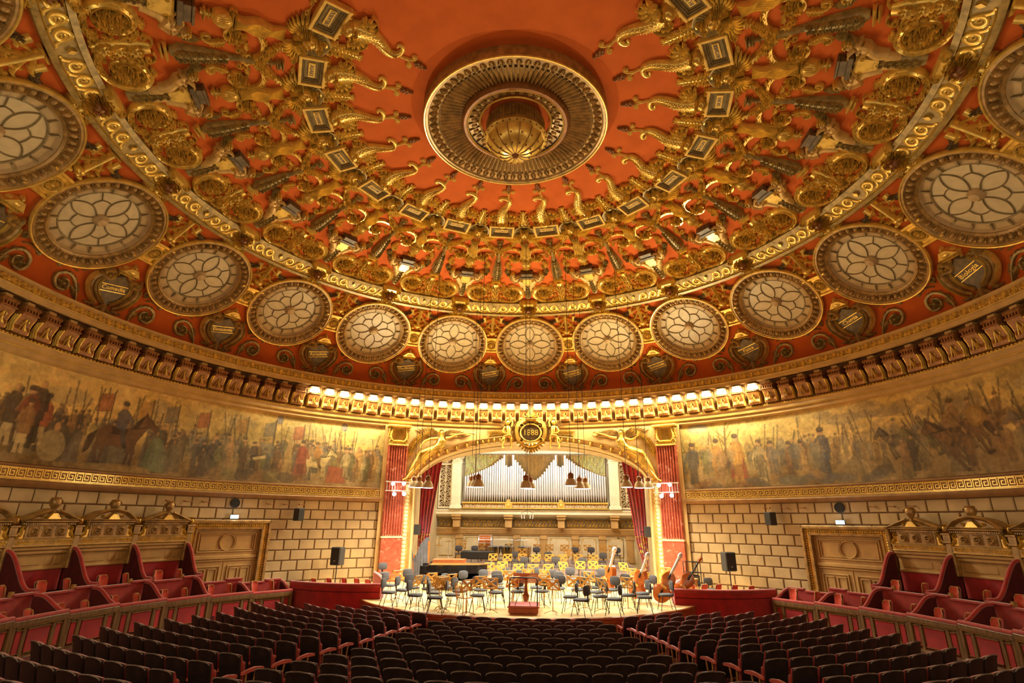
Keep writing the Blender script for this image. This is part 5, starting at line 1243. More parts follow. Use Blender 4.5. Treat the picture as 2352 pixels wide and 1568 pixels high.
# ================================================================== doors, boxes, wall canopies
def radial(a, r, z=0):
    """frame at azimuth a (deg): x to the right seen from the hall, y up, z towards the hall"""
    t = R_(a); return Matrix(((cos(t), 0, -sin(t), r * sin(t)), (-sin(t), 0, -cos(t), r * cos(t)), (0, 1, 0, z), (0, 0, 0, 1)))
for s, side, n in ((-1, 'left', 1), (1, 'right', 2)):
    M = radial(s * 55.75, 14.47); root = thing('door_%d' % n, None, None, M.to_translation()); root['kind'] = 'structure'
    Ml = Matrix.Translation(-M.to_translation()) @ M
    def part(nm, mb, m, a=0, par=root): return obj(nm, mb.xf(lambda p: Ml @ Vector(p)), M_[m], par, a)
    H, W2 = 3.33, 1.64; f = MB()
    for (x0, x1, y0, y1) in ((-W2, -W2 + .12, -.2, H), (W2 - .12, W2, -.2, H), (-W2, W2, H - .12, H)): f.box(x0, x1, y0, y1, -.15, .2, b=.02)
    for (x0, x1, y0, y1) in ((-1.36, -1.28, -.2, H - .28), (1.28, 1.36, -.2, H - .28), (-1.36, 1.36, H - .36, H - .28)): f.box(x0, x1, y0, y1, -.12, .12, b=.01)
    part('frame', f, 'bronze')
    g = MB(); 
    for (x0, x1, y0, y1) in ((-W2 + .12, -1.36, -.2, H - .12), (1.36, W2 - .12, -.2, H - .12), (-1.36, 1.36, H - .28, H - .12)): g.box(x0, x1, y0, y1, -.15, .08)
    for k in range(36): g.ball((-1.5, .0 + k * .09, .09), (.06, .055, .05), 7, 4); g.ball((1.5, .0 + k * .09, .09), (.06, .055, .05), 7, 4)
    for k in range(33): g.ball((-1.44 + k * .09, H - .2, .09), (.055, .06, .05), 7, 4)
    part('gilt_moulding', g, 'gold', 50)
    b = MB(); b.box(-1.3, 1.3, -.2, H - .3, -.14, -.08); part('leaf', b, 'ochre')
    p = MB()
    def frame_(x0, x1, y0, y1, w, z0, z1):
        for (a, c, d, e) in ((x0, x1, y0, y0 + w), (x0, x1, y1 - w, y1), (x0, x0 + w, y0, y1), (x1 - w, x1, y0, y1)): p.box(a, c, d, e, z0, z1, b=.008)
    frame_(-1.15, 1.15, 2.12, 2.86, .05, -.08, -.02); frame_(-1.05, 1.05, 2.2, 2.78, .03, -.08, -.03); p.ring(0, 2.49, .27, .33, .06, 28, z=-.08); p.ring(0, 2.49, .34, .36, .04, 28, z=-.08)
    p.box(-1.28, 1.28, 1.86, 2.0, -.1, .0, b=.02); p.box(-1.28, 1.28, 1.78, 1.84, -.1, -.02, b=.02)
    for c in (-.64, .64):
        frame_(c - .5, c + .5, .4, 1.62, .04, -.08, -.03)
        for e in (-.22, .22): frame_(c + e - .17, c + e + .17, .5, 1.52, .035, -.08, -.04)
    p.box(-.015, .015, 0, 1.78, -.08, -.06)
    part('raised_panels', p, 'ochre')
    # exit sign, round vent, wall arms
    Ms = radial(s * 55.5, 14.42, 3.46); o = Ms.to_translation(); R3 = Ms.to_3x3().to_4x4()
    root = thing('exit_sign', 'lit white exit sign over the %s doorway' % side, 'sign', o, 0, 'exit signs over the doors')
    mb = MB(); mb.box(-.17, .17, -.075, .075, -.06, .0, R3, b=.008); obj('case', mb, M_['speaker'], root, 0)
    mb = MB(); mb.box(-.165, .165, -.07, .07, .0, .006, R3); obj('lit_panel', mb, M_['exitglow'], root, 0)
    tm = textmesh('EXIT', .1, R3 @ Matrix.Translation((0, 0, .008)), .001, .28); obj('lettering', tm, M_['whitep'] if s < 0 else emat('exit_letters', (92, 150, 220), 1.2), root, 0)
    light('exit_sign_light', 'POINT', Ms @ Vector((0, 0, .15)), 2.5, (.7, .85, 1), .06)
    Ms = radial(s * 55.5, 14.56, 3.99); R3 = Ms.to_3x3().to_4x4(); mb = MB(); mb.lathe([(0, .03), (.15, .03), (.17, .05), (.185, .04), (.19, 0)], 28, R3)
    for k in range(6): mb.box(-.14 + .0 * k, .14, -.12 + k * .045, -.11 + k * .045, .03, .045, R3)
    tag(obj('round_vent', mb, M_['grille'], ang=30, loc=Ms.to_translation()), 'round dark wall vent above the %s exit sign' % side, 'vent', 'round vents')
    for j, a in enumerate((44.6, 47.4, 50.1, 60.6, 63.3, 66.0)):
        Ms = radial(s * a, 14.56, 4.0); R3 = Ms.to_3x3().to_4x4(); mb = MB()
        mb.box(-.03, .03, -.03, .03, 0, .02, R3); mb.tube([(0, 0, .01), (0, -.01, .2)], .012, 6, R3); mb.tube([(-.15, .02, .2), (.15, -.02, .2)], .016, 6, R3); mb.ball((-.15, .02, .2), .028, 6, 4, R3); mb.ball((.15, -.02, .2), .028, 6, 4, R3)
        tag(obj('wall_hook', mb, M_['bracket'], loc=Ms.to_translation()), 'small T-shaped metal arm, %s from the stage, high on the %s wall' % (nth(j + 1), side), 'wall arm', 'metal arms under the key band')
    # loudspeakers
    Ms = radial(s * 45.0, 14.2, 3.58); Rt = Ms.to_3x3().to_4x4() @ Matrix.Rotation(R_(-18 * s), 4, 'Y'); o = Ms.to_translation()
    root = thing('wall_speaker', 'black loudspeaker hung high on the %s block wall' % side, 'loudspeaker', o, 0, 'wall loudspeakers')
    mb = MB(); mb.box(-.16, .16, -.26, .26, -.2, .14, Rt, b=.02); obj('case', mb, M_['speaker'], root, 0)
    mb = MB(); mb.box(-.14, .14, -.24, .24, .14, .15, Rt); obj('grille', mb, M_['grille'], root, 0)
    mb = MB(); mb.tube([Rt @ Vector((-.08, .26, 0)), Rt @ Vector((-.08, .42, -.1)), Ms.to_3x3() @ Vector((0, .44, -.34))], .012, 6); mb.tube([Rt @ Vector((.08, .26, 0)), Rt @ Vector((.08, .42, -.1)), Ms.to_3x3() @ Vector((0, .44, -.34))], .012, 6); obj('bracket', mb, M_['bracket'], root)
    x, y = 13.6 * sin(R_(s * 38.0)), 13.6 * cos(R_(s * 38.0)); Rt = Matrix.Rotation(R_(14 * s), 4, 'Z')
    root = thing('stand_speaker', 'black loudspeaker on a pole behind the red plush box on the %s' % side, 'loudspeaker', (x, y, .3), 0, 'loudspeakers on poles')
    mb = MB(); mb.box(-.24, .24, -.2, .2, 1.2, 1.94, Rt, b=.03); obj('case', mb, M_['speaker'], root, 0)
    mb = MB(); mb.box(-.21, .21, -.212, -.2, 1.24, 1.9, Rt); obj('grille', mb, M_['grille'], root, 0)
    mb = MB(); mb.box(-.035, .035, -.216, -.212, 1.36, 1.40, Rt); obj('badge', mb, M_['silver'], root, 0)
    mb = MB(); mb.tube([(0, 0, -.5), (0, 0, 1.2)], .022, 8); obj('pole', mb, M_['black'], root)
    for k in range(3): mb = MB(); a = k * 2.1 + .4; mb.tube([(0, 0, -.1), (.35 * cos(a), .35 * sin(a), -.48)], .014, 6); obj('leg', mb, M_['black'], root)

# --- carved canopies on the wall behind the back boxes
def sector(mb, a0, a1, r0, r1, z0, z1, n=6):
    """block between two radii and two azimuths"""
    v = []
    for i in range(n + 1):
        a = R_(a0 + (a1 - a0) * i / n)
        for r, z in ((r0, z0), (r1, z0), (r1, z1), (r0, z1)): v.append((r * sin(a), r * cos(a), z))
    f = [(i * 4 + k, i * 4 + (k + 1) % 4, i * 4 + 4 + (k + 1) % 4, i * 4 + 4 + k) for i in range(n) for k in range(4)]
    return mb.add(v, f + [(0, 3, 2, 1), (n * 4, n * 4 + 1, n * 4 + 2, n * 4 + 3)])
PW = 7.72; CEN0 = 66.35; RC = 14.3
def canopy(arched):
    b = []
    def cw(mb): return mb.xf(lambda p: cyl(RC, p[0], p[1], p[2]))
    h = R_(PW / 2) * RC - .08
    mb = MB(); mb.box(-h, h, 1.98, 2.34, -.25, -.1); 
    for (a, c) in ((-h + .12, .2), (.3, .5), (.58, .78)): mb.box(a, c, 2.04, 2.28, -.1, -.06, b=.015)
    mb.box(-h, h, 2.34, 2.46, -.25, .0, b=.03); mb.box(-h, h, 2.46, 2.56, -.25, .06, b=.02); mb.box(-h, h, 1.9, 1.98, -.25, -.04, b=.02); b.append(('wall_panel', cw(mb), 'ochre', 0))
    mb = MB(); mb.box(-h, h, 1.3, 1.92, -.25, -.08); b.append(('plush_panel', cw(mb), 'plush', 0))
    mb = MB(); mb.box(-h, h, 2.56, 2.8, -.25, .1, b=.015); mb.box(-.62, .62, 2.8, 3.16, -.25, .12); mb.box(-.78, .78, 3.16, 3.24, -.25, .2, b=.02); mb.box(-.82, .82, 3.24, 3.3, -.25, .26, b=.02)
    for k in range(24): mb.box(-.76 + .064 * k, -.725 + .064 * k, 3.17, 3.22, .2, .225)
    b.append(('entablature', cw(mb), 'bronze', 0))
    mb = MB()
    for k in range(18):
        x = -h + .12 + k * (2 * h - .24) / 17; mb.strip(spiral(x, 2.68, .06, .015, 0, 1.2, 12), .03, .05, z=.09); mb.strip([(x + .05, 2.62), (x + .1, 2.74)], .025, .04, z=.09)
    for yy in (2.58, 2.78): mb.strip([(-h, yy), (h, yy)], .025, .03, z=.1)
    b.append(('scroll_frieze', cw(mb), 'gold2', 50))
    mb = MB()
    for k in (-.4, 0, .4): mb.box(k - .15, k + .15, 2.84, 3.13, .12, .15, b=.01); mb.ring(k, 2.985, .05, .1, .06, 16, z=.15); mb.dome(k, 2.985, .04, .04, .07, n=8, z=.14)
    b.append(('ringed_blocks', cw(mb), 'bronze', 50))
    for q in (-1, 1):
        mb = MB(); c = bez([(q * .86, 2.82), (q * .6, 2.84), (q * .86, 3.14), (q * .68, 3.12)], 10); mb.plate([(q * .62, 2.8), (q * .9, 2.8), (q * .66, 3.15), (q * .62, 3.15)][::int(q)], 0, .1); mb.strip(c, .05, .12, z=.06); mb.strip(spiral(q * .69, 3.08, .07, .015, PI / 2, -q * 1.2), .04, .16); mb.strip(spiral(q * .84, 2.86, .06, .015, -PI / 2, -q), .04, .16); b.append(('console', cw(mb), 'gold', 50))
    mb = MB(); D = .22
    if arched:
        top = arcp(0, 3.04, .86, R_(18), PI - R_(18), 16, .6)
        tl = [(x, y) for x, y in top]; mb.strip(tl, .09, .09, z=D - .02, n=4); mb.strip([(x * .9, 3.3 + (y - 3.3) * .84) for x, y in tl], .04, .06, z=D - .04)
        out = [(x, y) for x, y in top]
    else:
        out = [(.86, 3.3), (.0, 3.64), (-.86, 3.3)]
        mb.strip([(.86, 3.3), (.14, 3.58)], .09, .09, z=D - .02); mb.strip([(-.86, 3.3), (-.14, 3.58)], .09, .09, z=D - .02); mb.strip([(.7, 3.31), (.1, 3.54)], .04, .06, z=D - .04); mb.strip([(-.7, 3.31), (-.1, 3.54)], .04, .06, z=D - .04)
    o2 = out + [(-.86, 3.3), (.86, 3.3)] if arched else out
    n = len(o2); mb.add([(x, y, -.25) for x, y in o2] + [(x, y, D - .06) for x, y in o2], [(i, (i + 1) % n, n + (i + 1) % n, n + i) for i in range(n)] + [tuple(range(n, 2 * n))])
    mb.strip([(-.86, 3.32), (.86, 3.32)], .05, .06, z=D)
    b.append(('pediment', cw(mb), 'bronze', 40))
    mb = MB()
    for q in (-1, 1): mb.strip(bez([(q * .08, 3.5), (q * .2, 3.36), (q * .4, 3.36), (q * .34, 3.46)], 8) + spiral(q * .3, 3.42, .05, .012, 0, q), .035, .05, z=D - .05)
    mb.plate([(-.2, 3.34), (.2, 3.34), (.07, 3.5), (-.07, 3.5)], D - .06, D + .06); b.append(('tympanum_scroll', cw(mb), 'gold', 50))
    mb = MB(); mb.lathe([(.08, 3.48), (.1, 3.52), (.05, 3.56), (.05, 3.6), (.09, 3.66), (.14, 3.74), (.15, 3.86), (.12, 3.9), (.14, 3.94), (.1, 3.96), (.0, 3.97)], 16, Matrix(((1, 0, 0, 0), (0, 0, 1, 0), (0, -1, 0, .15), (0, 0, 0, 1))))
    for q in (-1, 1): mb.strip(spiral(q * .16, 3.84, .05, .015, PI / 2, -q), .03, .04, z=.15)
    b.append(('urn', cw(mb), 'bronze', 50))
    for q in ((1,)):
        mb = MB(); x = q * (h + .08); mb.box(x - .1, x + .1, 1.9, 2.86, -.2, .12, b=.02); mb.box(x - .13, x + .13, 2.86, 2.92, -.2, .16, b=.01); mb.box(x - .11, x + .11, 2.92, 3.1, -.2, .12); mb.box(x - .14, x + .14, 3.1, 3.16, -.2, .17, b=.01); b.append(('pier', cw(mb), 'bronze', 0))
        mb = MB(); mb.dome(x, 3.28, .12, .14, .2, z=-.02); mb.ball((x, 3.3, .02), (.1, .15, .1), 10, 8)
        for k in range(5): mb.strip([(x - .08 + .04 * k, 3.18), (x - .06 + .03 * k, 3.42)], .03, .14)
        b.append(('pine_finial', cw(mb), 'gold', 50))
    return b
o0 = Vector(cyl(RC, 0, 1.3, 0)); PC = {}
for ar in (0, 1): PC[ar] = [(nm, mesh(nm, mb.xf(lambda p: Vector(p) - o0), M_[m], a)) for nm, mb, m, a in canopy(ar)]
for s, side in ((-1, 'left'), (1, 'right')):
    for i in range(6):
        a = R_(s * (CEN0 + i * PW)); loc = rotaz(o0, a)
        if not in_view((loc[0], loc[1], 3.2), 260): continue
        t = thing('carved_canopy', '%s canopy with %s pediment, %s wall, %s from the doorway' % ('urn-topped', 'an arched' if i % 2 else 'a triangular', side, nth(i + 1)), 'wall canopy', loc, -a, 'carved canopies behind the boxes')
        for nm, me in PC[i % 2]: obj(nm, me, None, parent=t)

# --- boxes: front row along radius 11.7, back row on a step at 12.85
RF, RI = 11.72, 12.9
def railz(a): return .81 + .0063 * (abs(a) - 49)            # the front rail climbs with the floor
AF = [49.0 + 7.42 * i for i in range(8)]
def step(nm, a0, a1, r0, r1, z0, z1, s, m): 
    mb = MB(); sector(mb, a0, a1, r0, r1, z0, z1, 10)
    if s < 0: mb.mirror()
    return struct(nm, mb, M_[m], ang=0)
def curvewall(path, wd, zlow, roll=.04):
    """upright partition following path [(x,y,ztop)], with rounded top"""
    mb = MB(); n = len(path); v = []
    for i, (x, y, z) in enumerate(path):
        a, b = path[max(i - 1, 0)], path[min(i + 1, n - 1)]; d = Vector((b[0] - a[0], b[1] - a[1], 0)).normalized(); nx, ny = d.y * wd / 2, -d.x * wd / 2
        v += [(x + nx, y + ny, zlow), (x + nx, y + ny, z), (x - nx, y - ny, z), (x - nx, y - ny, zlow)]
    f = [(i * 4 + k, i * 4 + 4 + k, i * 4 + 5 + k, i * 4 + k + 1) for i in range(n - 1) for k in range(3)] + [(0, 1, 2, 3), (n * 4 - 1, n * 4 - 2, n * 4 - 3, n * 4 - 4)]
    return mb.add(v, f)
def rail(path, r=.05):
    mb = MB(); mb.tube(path, r, 8); return mb
def face(p, q):
    """turn about z that makes a model whose front is -y look from p to q"""
    return math.atan2(q[0] - p[0], -(q[1] - p[1]))
ch = thing('box_chair', 'x', 'chair', (0, 0, 0), 0, 'velvet chairs in the boxes')
mb = MB()
v = []; nA = 10
for z, w, dpt in ((.5, .17, 0), (.6, .2, -.01), (.74, .21, -.03), (.84, .2, -.05), (.89, .15, -.055)):
    for i in range(nA + 1):
        t = -1 + 2 * i / nA; v.append((w * t, .2 + dpt * -1 - .12 * t * t, z))
mb.add(v, [(j * 11 + i, j * 11 + i + 1, j * 11 + 12 + i, j * 11 + 11 + i) for j in range(4) for i in range(nA)])
o_ = MB(); n_ = len(v); mb.add([(x, y + .05, z) for x, y, z in v], [q[::-1] for q in mb.f]); 
rimi = [44 + i for i in range(11)]; mb.f += [(44 + i, 44 + i + 1, 55 + 45 + i, 55 + 44 + i) for i in range(10)]; mb.m += [0] * 10
obj('backrest', mb, M_['chair_red'], ch, 50)
mb = MB(); top = [(.15 * t, .2 + .055 - .12 * t * t + .02, .895) for t in np.linspace(-1, 1, 11)]; mb.tube([(-.17, .12, .5), (-.215, .13, .74), (-.2, .135, .84)] + top + [(.2, .135, .84), (.215, .13, .74), (.17, .12, .5)], .014, 6); obj('back_frame', mb, M_['armwood'], ch)
mb = MB(); mb.box(-.22, .22, -.22, .2, .42, .5, b=.03); obj('seat', mb, M_['chair_red'], ch, 40)
for x in (-.19, .19):
    for y in (-.18, .18): mb = MB(); mb.tube([(x, y, .43), (x * 1.08, y * 1.1, 0)], [.018, .012], 6); obj('leg', mb, M_['armwood'], ch)
BOXCHAIR = Proto(ch)
for s, side in ((-1, 'left'), (1, 'right')):
    # stepped floors
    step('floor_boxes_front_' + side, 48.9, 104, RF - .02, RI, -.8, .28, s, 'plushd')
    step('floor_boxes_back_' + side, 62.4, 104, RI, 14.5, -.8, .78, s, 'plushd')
    step('floor_passage_' + side, 49.0, 62.4, RI, 14.5, -.8, .3, s, 'carpet')
    PFX = lambda a, r, z: (s * r * sin(R_(a)), r * cos(R_(a)), z)
    for i in range(7):
        a0, a1 = AF[i], AF[i + 1]
        if not in_view(PFX((a0 + a1) / 2, RF, .9), 300): continue
        am = (a0 + a1) / 2; zt = railz(am)
        lb = '%s box front on the %s, counted from the stage' % (nth(i + 1), side)
        t = thing('loge_parapet', 'red panelled ' + lb, 'box front', PFX(am, RF, floorz(*PFX(am, RF, 0)[:2])), 0, 'panelled fronts of the lower boxes')
        o = Vector(t.location); L = R_(a1 - a0) * RF; zb = o.z - .35
        Mp = radial(am, RF * cos(L / 2 / RF))
        def loc_(mb): return mb.xf(lambda p: (lambda w: Vector((s * w.x, w.y, w.z)) - o)(Mp @ Vector(p)))
        def fix(mb):
            if s < 0: mb.f = [q[::-1] for q in mb.f]
            return mb
        z1 = zt - .03; h = L / 2
        mb = MB(); mb.box(-h, h, zb, z1, -.06, .0)
        mb.box(-h, -h + .1, zb, z1, 0, .05, b=.01); mb.box(h - .1, h, zb, z1, 0, .05, b=.01); mb.box(-h, h, z1 - .13, z1, 0, .06, b=.01); mb.box(-h, h, zb, z1 - .80, 0, .06, b=.01)
        for x in (-h + .36, h - .36): mb.box(x - .05, x + .05, zb, z1 - .13, 0, .04, b=.01)
        obj('frame', fix(loc_(mb)), M_['panelwood'], t, 0)
        zp0, zp1 = z1 - .70, z1 - .22
        for (x0, x1) in ((-h + .15, -h + .29), (-h + .46, h - .46), (h - .29, h - .15)):
            mb = MB(); mb.box(x0, x1, zp0, zp1, 0, .02); obj('plush_panel', fix(loc_(mb)), M_['plush'], t, 0)
        mb = MB()
        for (x0, x1) in ((-h + .14, -h + .30), (-h + .45, h - .45), (h - .30, h - .14)):
            mb.box(x0, x1, zp1, zp1 + .018, 0, .045); mb.box(x0, x1, zp0 - .018, zp0, 0, .045)
        mb.box(-h + .1, h - .1, z1 - .15, z1 - .13, 0, .075); mb.box(-h + .1, h - .1, zp0 - .09, zp0 - .07, 0, .06); mb.box(-h + .02, h - .02, zp0 - .18, zp0 - .16, 0, .075)
        obj('gilt_bead', fix(loc_(mb)), M_['brass'], t, 0)
        mb = MB(); v = []
        pts = [(-h + .01 + (2 * h - .02) * k / 8, zt, 0) for k in range(9)]; mb.tube(pts, .06, 8); mb.xf(lambda p: (p[0], p[1] * 1.0, p[2])); obj('padded_rail', fix(loc_(mb)), M_['plushl'], t, 60)
        # partition sweeping up from the front rail to the inner rail
        if i < 7:
            zr = railz(a1) ; zi = 1.42 if a1 > 60 else 1.12
            path = [PFX(a1, RF + .04 + (RI - RF - .1) * q, zr + (zi - zr) * (.5 - .5 * cos(PI * min(1, q * 1.15)))) for q in np.linspace(0, 1, 12)]
            p = curvewall(path, .07, .2); r0 = Vector(path[0])
            t2 = thing('box_partition', 'low curved red partition at the %s front box joint on the %s' % (nth(i + 1), side), 'partition', (path[6][0], path[6][1], .28), 0, 'low curved partitions of the front boxes')
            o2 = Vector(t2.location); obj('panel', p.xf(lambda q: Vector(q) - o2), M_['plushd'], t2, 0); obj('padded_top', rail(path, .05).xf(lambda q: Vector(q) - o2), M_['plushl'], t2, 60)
        for (da, rr, dz) in ((2.1, RF + .42, .28), (5.4, RF + .5, .28)):
            p = PFX(a0 + da, rr, dz)
            if in_view(p, 60): BOXCHAIR.put(p, face(p, (0, 9)) + (.3 if da < 3 else -.2), 'red velvet chair in the %s front box on the %s, %s' % (nth(i + 1), side, 'nearer the stage' if da < 3 else 'farther from the stage'), 'velvet chairs in the front boxes')
    # first partition end by the stage
    path = [PFX(49.0, RF + .04 + (RI - RF - .1) * q, railz(49) + .28 * (.5 - .5 * cos(PI * q))) for q in np.linspace(0, 1, 10)]
    t2 = thing('box_partition', 'curved red end partition of the front boxes beside the %s stage box' % side, 'partition', (path[5][0], path[5][1], .28), 0, 'low curved partitions of the front boxes'); o2 = Vector(t2.location)
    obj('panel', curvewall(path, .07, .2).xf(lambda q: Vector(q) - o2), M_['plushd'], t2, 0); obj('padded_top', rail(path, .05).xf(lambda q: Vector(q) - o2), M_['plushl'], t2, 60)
    # inner rail wall between front and back boxes
    for i in range(6):
        a0, a1 = 49.0 + (6.7 * i if i < 2 else 13.4 + 7.72 * (i - 2)), 49.0 + (6.7 * (i + 1) if i < 1 else 13.4 + 7.72 * (i - 1))
        if not in_view(PFX((a0 + a1) / 2, RI, 1.4), 300): continue
        z1 = 1.12 if i == 0 else 1.24 if i == 1 else 1.44; am = (a0 + a1) / 2
        t = thing('inner_box_rail', 'dull red inner rail wall behind the front boxes, %s side, %s from stage' % (side, nth(i + 1)), 'rail wall', PFX(am, RI, .28), 0, 'inner rail walls of the boxes'); o = Vector(t.location)
        for b0, b1, zz, nm in ((a0, a0 + (a1 - a0) * .42, z1, 'wall'), (a0 + (a1 - a0) * .42, a1, z1 - .06, 'wall')):
            mb = MB(); sector(mb, b0, b1, RI - .03, RI + .03, .28, zz, 5)
            if s < 0: mb.mirror()
            obj(nm, mb.xf(lambda q: Vector(q) - o), M_['plushl'], t, 0)
            mb = MB(); sector(mb, b0 + .1, b1 - .1, RI - .09, RI + .09, zz, zz + .05, 5)
            if s < 0: mb.mirror()
            obj('ledge', mb.xf(lambda q: Vector(q) - o), M_['plushl'], t, 0)
        if i > 1:
            mb = MB(); sector(mb, a0 + 3.0, a0 + 3.35, RI - .03, RI + .07, z1 + .0, z1 + .12, 2)
            if s < 0: mb.mirror()
            obj('bracket_shelf', mb.xf(lambda q: Vector(q) - o), M_['bronze'], t, 0)
    # tall S-curved partitions of the back row
    for i in range(5):
        a = 62.5 + 7.72 * i
        if not in_view(PFX(a, 13.6, 1.8), 300): continue
        zz = lambda q: 1.5 + .98 * (1 - (q / .75) ** 2 * (3 - 2 * q / .75)) if q < .75 else 1.5
        path = [PFX(a, 14.3 - (14.3 - RI) * q, zz(max(0, q - .1) / .95)) for q in np.linspace(0, 1, 18)]
        t2 = thing('tall_partition', 'tall S-curved red plush partition of the back boxes, %s side, %s from doorway' % (side, nth(i + 1)), 'partition', (path[9][0], path[9][1], .78), 0, 'tall S-curved partitions of the back boxes'); o2 = Vector(t2.location)
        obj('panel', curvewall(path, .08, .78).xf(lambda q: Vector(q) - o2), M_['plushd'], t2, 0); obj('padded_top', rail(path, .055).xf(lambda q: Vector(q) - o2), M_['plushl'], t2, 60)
        for da, rr in ((1.6, RI + .4), (5.0, RI + .45)):
            p = PFX(a + da, rr, .78)
            if in_view(p, 60): BOXCHAIR.put(p, face(p, (0, 9)) + (.3 if da < 3 else -.3), 'red velvet chair in the %s back box on the %s, %s' % (nth(i + 1), side, 'nearer the stage' if da < 3 else 'farther from the stage'), 'velvet chairs in the back boxes')
    # curved plush stage box
    cx = s * 7.25
    path = [(s * (9.15 - 3.85 * q), 8.15 - 1.1 * q - .35 * sin(PI * q), 1.06 + .06 * q) for q in np.linspace(0, 1, 20)]
    path += [(s * x, y, 1.12 + .03 * k) for k, (x, y) in enumerate(((5.28, 7.3), (5.34, 7.7), (5.5, 8.2), (5.75, 8.8), (6.1, 9.5), (6.5, 10.2)))]
    t = thing('stage_box', 'curved bright red plush box between the %s box fronts and the stage' % side, 'stage box', (cx, 8, floorz(cx, 8)), 0, 'red plush boxes beside the stage'); o = Vector(t.location)
    w = curvewall(path, .1, -.3); 
    obj('parapet', w.xf(lambda q: Vector(q) - o), M_['plush'], t, 40)
    obj('padded_rail', rail(path, .075).xf(lambda q: Vector(q) - o), M_['plushl'], t, 60)
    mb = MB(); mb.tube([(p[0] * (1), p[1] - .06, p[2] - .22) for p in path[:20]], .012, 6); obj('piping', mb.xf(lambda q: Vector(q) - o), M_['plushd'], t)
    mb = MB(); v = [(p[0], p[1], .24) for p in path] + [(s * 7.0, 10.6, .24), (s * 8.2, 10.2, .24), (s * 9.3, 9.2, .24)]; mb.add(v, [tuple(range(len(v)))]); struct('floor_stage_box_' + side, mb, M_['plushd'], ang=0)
    for k, (x, y) in enumerate(((6.2, 9.0), (6.75, 9.3), (7.3, 9.4), (7.85, 9.2), (8.4, 9.0))):
        BOXCHAIR.put((s * x, y, .24), face((s * x, y), (0, 14)), 'small red velvet chair in the %s stage box, %s from the stage' % (side, nth(k + 1)), 'velvet chairs in the stage boxes')
# passage between doors and stage: floor by the block wall
    mb = MB(); sector(mb, 29.9, 49.2, 11.2, 14.55, -.8, .23, 12)
    if s < 0: mb.mirror()
    struct('floor_side_' + side, mb, M_['carpet'], ang=0)

# ================================================================== theatre seats: arcs about a point behind the stage edge
ROW0, PIT = 8.0, .736
seat = thing('theatre_seat', 'x', 'seat', (0, 0, 0), 0, 'dark theatre seats')
# origin on the floor; front towards -y
def cushion(w0, w1, z0, z1, y0, y1, th, n=8, lean=0., crown=.02):
    mb = MB(); v = []; rows = 7
    for j in range(rows + 1):
        t = j / rows; z = z0 + (z1 - z0) * t; w = (w0 + (w1 - w0) * t) / 2; y = y0 + (y1 - y0) * t
        if j == rows: w -= .015
        ring = []
        for i in range(n + 1):
            u = -1 + 2 * i / n; ring.append((u * w, y + .02 * (u * u) * -1, z + (crown * (1 - u * u) if j == rows else 0)))
        for i in range(n + 1):
            u = 1 - 2 * i / n; ring.append((u * w, y - th - .02 * (u * u), z + (crown * (1 - u * u) - .01 if j == rows else 0)))
        v += ring
    m = 2 * n + 2
    f = [(j * m + i, j * m + (i + 1) % m, (j + 1) * m + (i + 1) % m, (j + 1) * m + i) for j in range(rows) for i in range(m)]
    f = [q[::-1] for q in f] if False else f
    f += [tuple(range(rows * m, rows * m + m)), tuple(range(m - 1, -1, -1))]
    return mb.add(v, f)
obj('back_shell', cushion(.47, .50, .34, .93, .20, .30, .035), M_['leather'], seat, 35)
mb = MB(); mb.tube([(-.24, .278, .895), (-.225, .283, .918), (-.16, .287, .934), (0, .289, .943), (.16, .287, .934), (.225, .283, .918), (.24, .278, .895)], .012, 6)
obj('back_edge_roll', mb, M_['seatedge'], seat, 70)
obj('back_cushion', cushion(.44, .46, .40, .915, .165, .262, .06), M_['seatred'], seat, 35)
mb = MB(); mb.box(-.235, .235, -.02, .09, .36, .80, b=.03); mb.xf(lambda p: (p[0], p[1] + .05 + (p[2] - .36) * .12, p[2])); obj('folded_seat', mb, M_['seatred'], seat, 35)
for x in (-.28, .28):
    mb = MB(); pr_ = [(-.27, .60), (-.29, .62), (-.27, .65), (-.1, .68), (.1, .665), (.2, .64), (.2, .60), (.0, .62)]
    n = len(pr_); mb.add([(x - .03, y, z) for y, z in pr_] + [(x + .03, y, z) for y, z in pr_], [(i, (i + 1) % n, n + (i + 1) % n, n + i) for i in range(n)] + [tuple(range(n)), tuple(range(2 * n - 1, n - 1, -1))])
    a = obj('armrest', mb, M_['chair_red'], seat, 60)
    mb = MB(); mb.tube([(x, -.12, .63), (x, -.08, .4), (x, -.14, .12)], [.018, .016, .02], 6); mb.tube([(x, .1, .62), (x, .08, .4), (x, .14, .12)], [.018, .016, .02], 6); mb.box(x - .02, x + .02, -.26, .24, .07, .13, b=.01); mb.box(x - .018, x + .018, -.24, -.2, 0, .1); mb.box(x - .018, x + .018, .18, .22, 0, .1); obj('arm_frame', mb, M_['armwood'], seat, 40)
SEAT = Proto(seat)
CN = ['first', 'second', 'third', 'fourth', 'fifth', 'sixth', 'seventh', 'eighth', 'ninth', 'tenth', 'eleventh', 'twelfth', 'thirteenth', 'fourteenth', 'fifteenth', 'sixteenth', 'seventeenth']
CL = [-1.57, -1.85, -2.13, -1.85, -2.13, -2.41, -2.69, -2.41, -2.69, -2.97, -3.25, -3.53, -3.8, -3.8, -4.1]
CR = [1.79, 2.07, 2.35, 2.07, 2.35, 2.63, 2.91, 2.63, 2.91, 3.19, 3.47, 3.75, 4.0, 4.1, 4.3]
IL = [21.8, 22.2, 21.5, 20.9, 20.0, 19.2, 19.2, 18.7, 18.5, 18.2, 18.1, 17.6, 17.4, 17.2, 17.0, 16.8]
IRt = [23.6, 23.7, 22.7, 22.1, 21.2, 20.3, 20.0, 19.9, 20.0, 19.7, 19.5, 19.3, 19.2, 19.0, 18.8, 18.6]
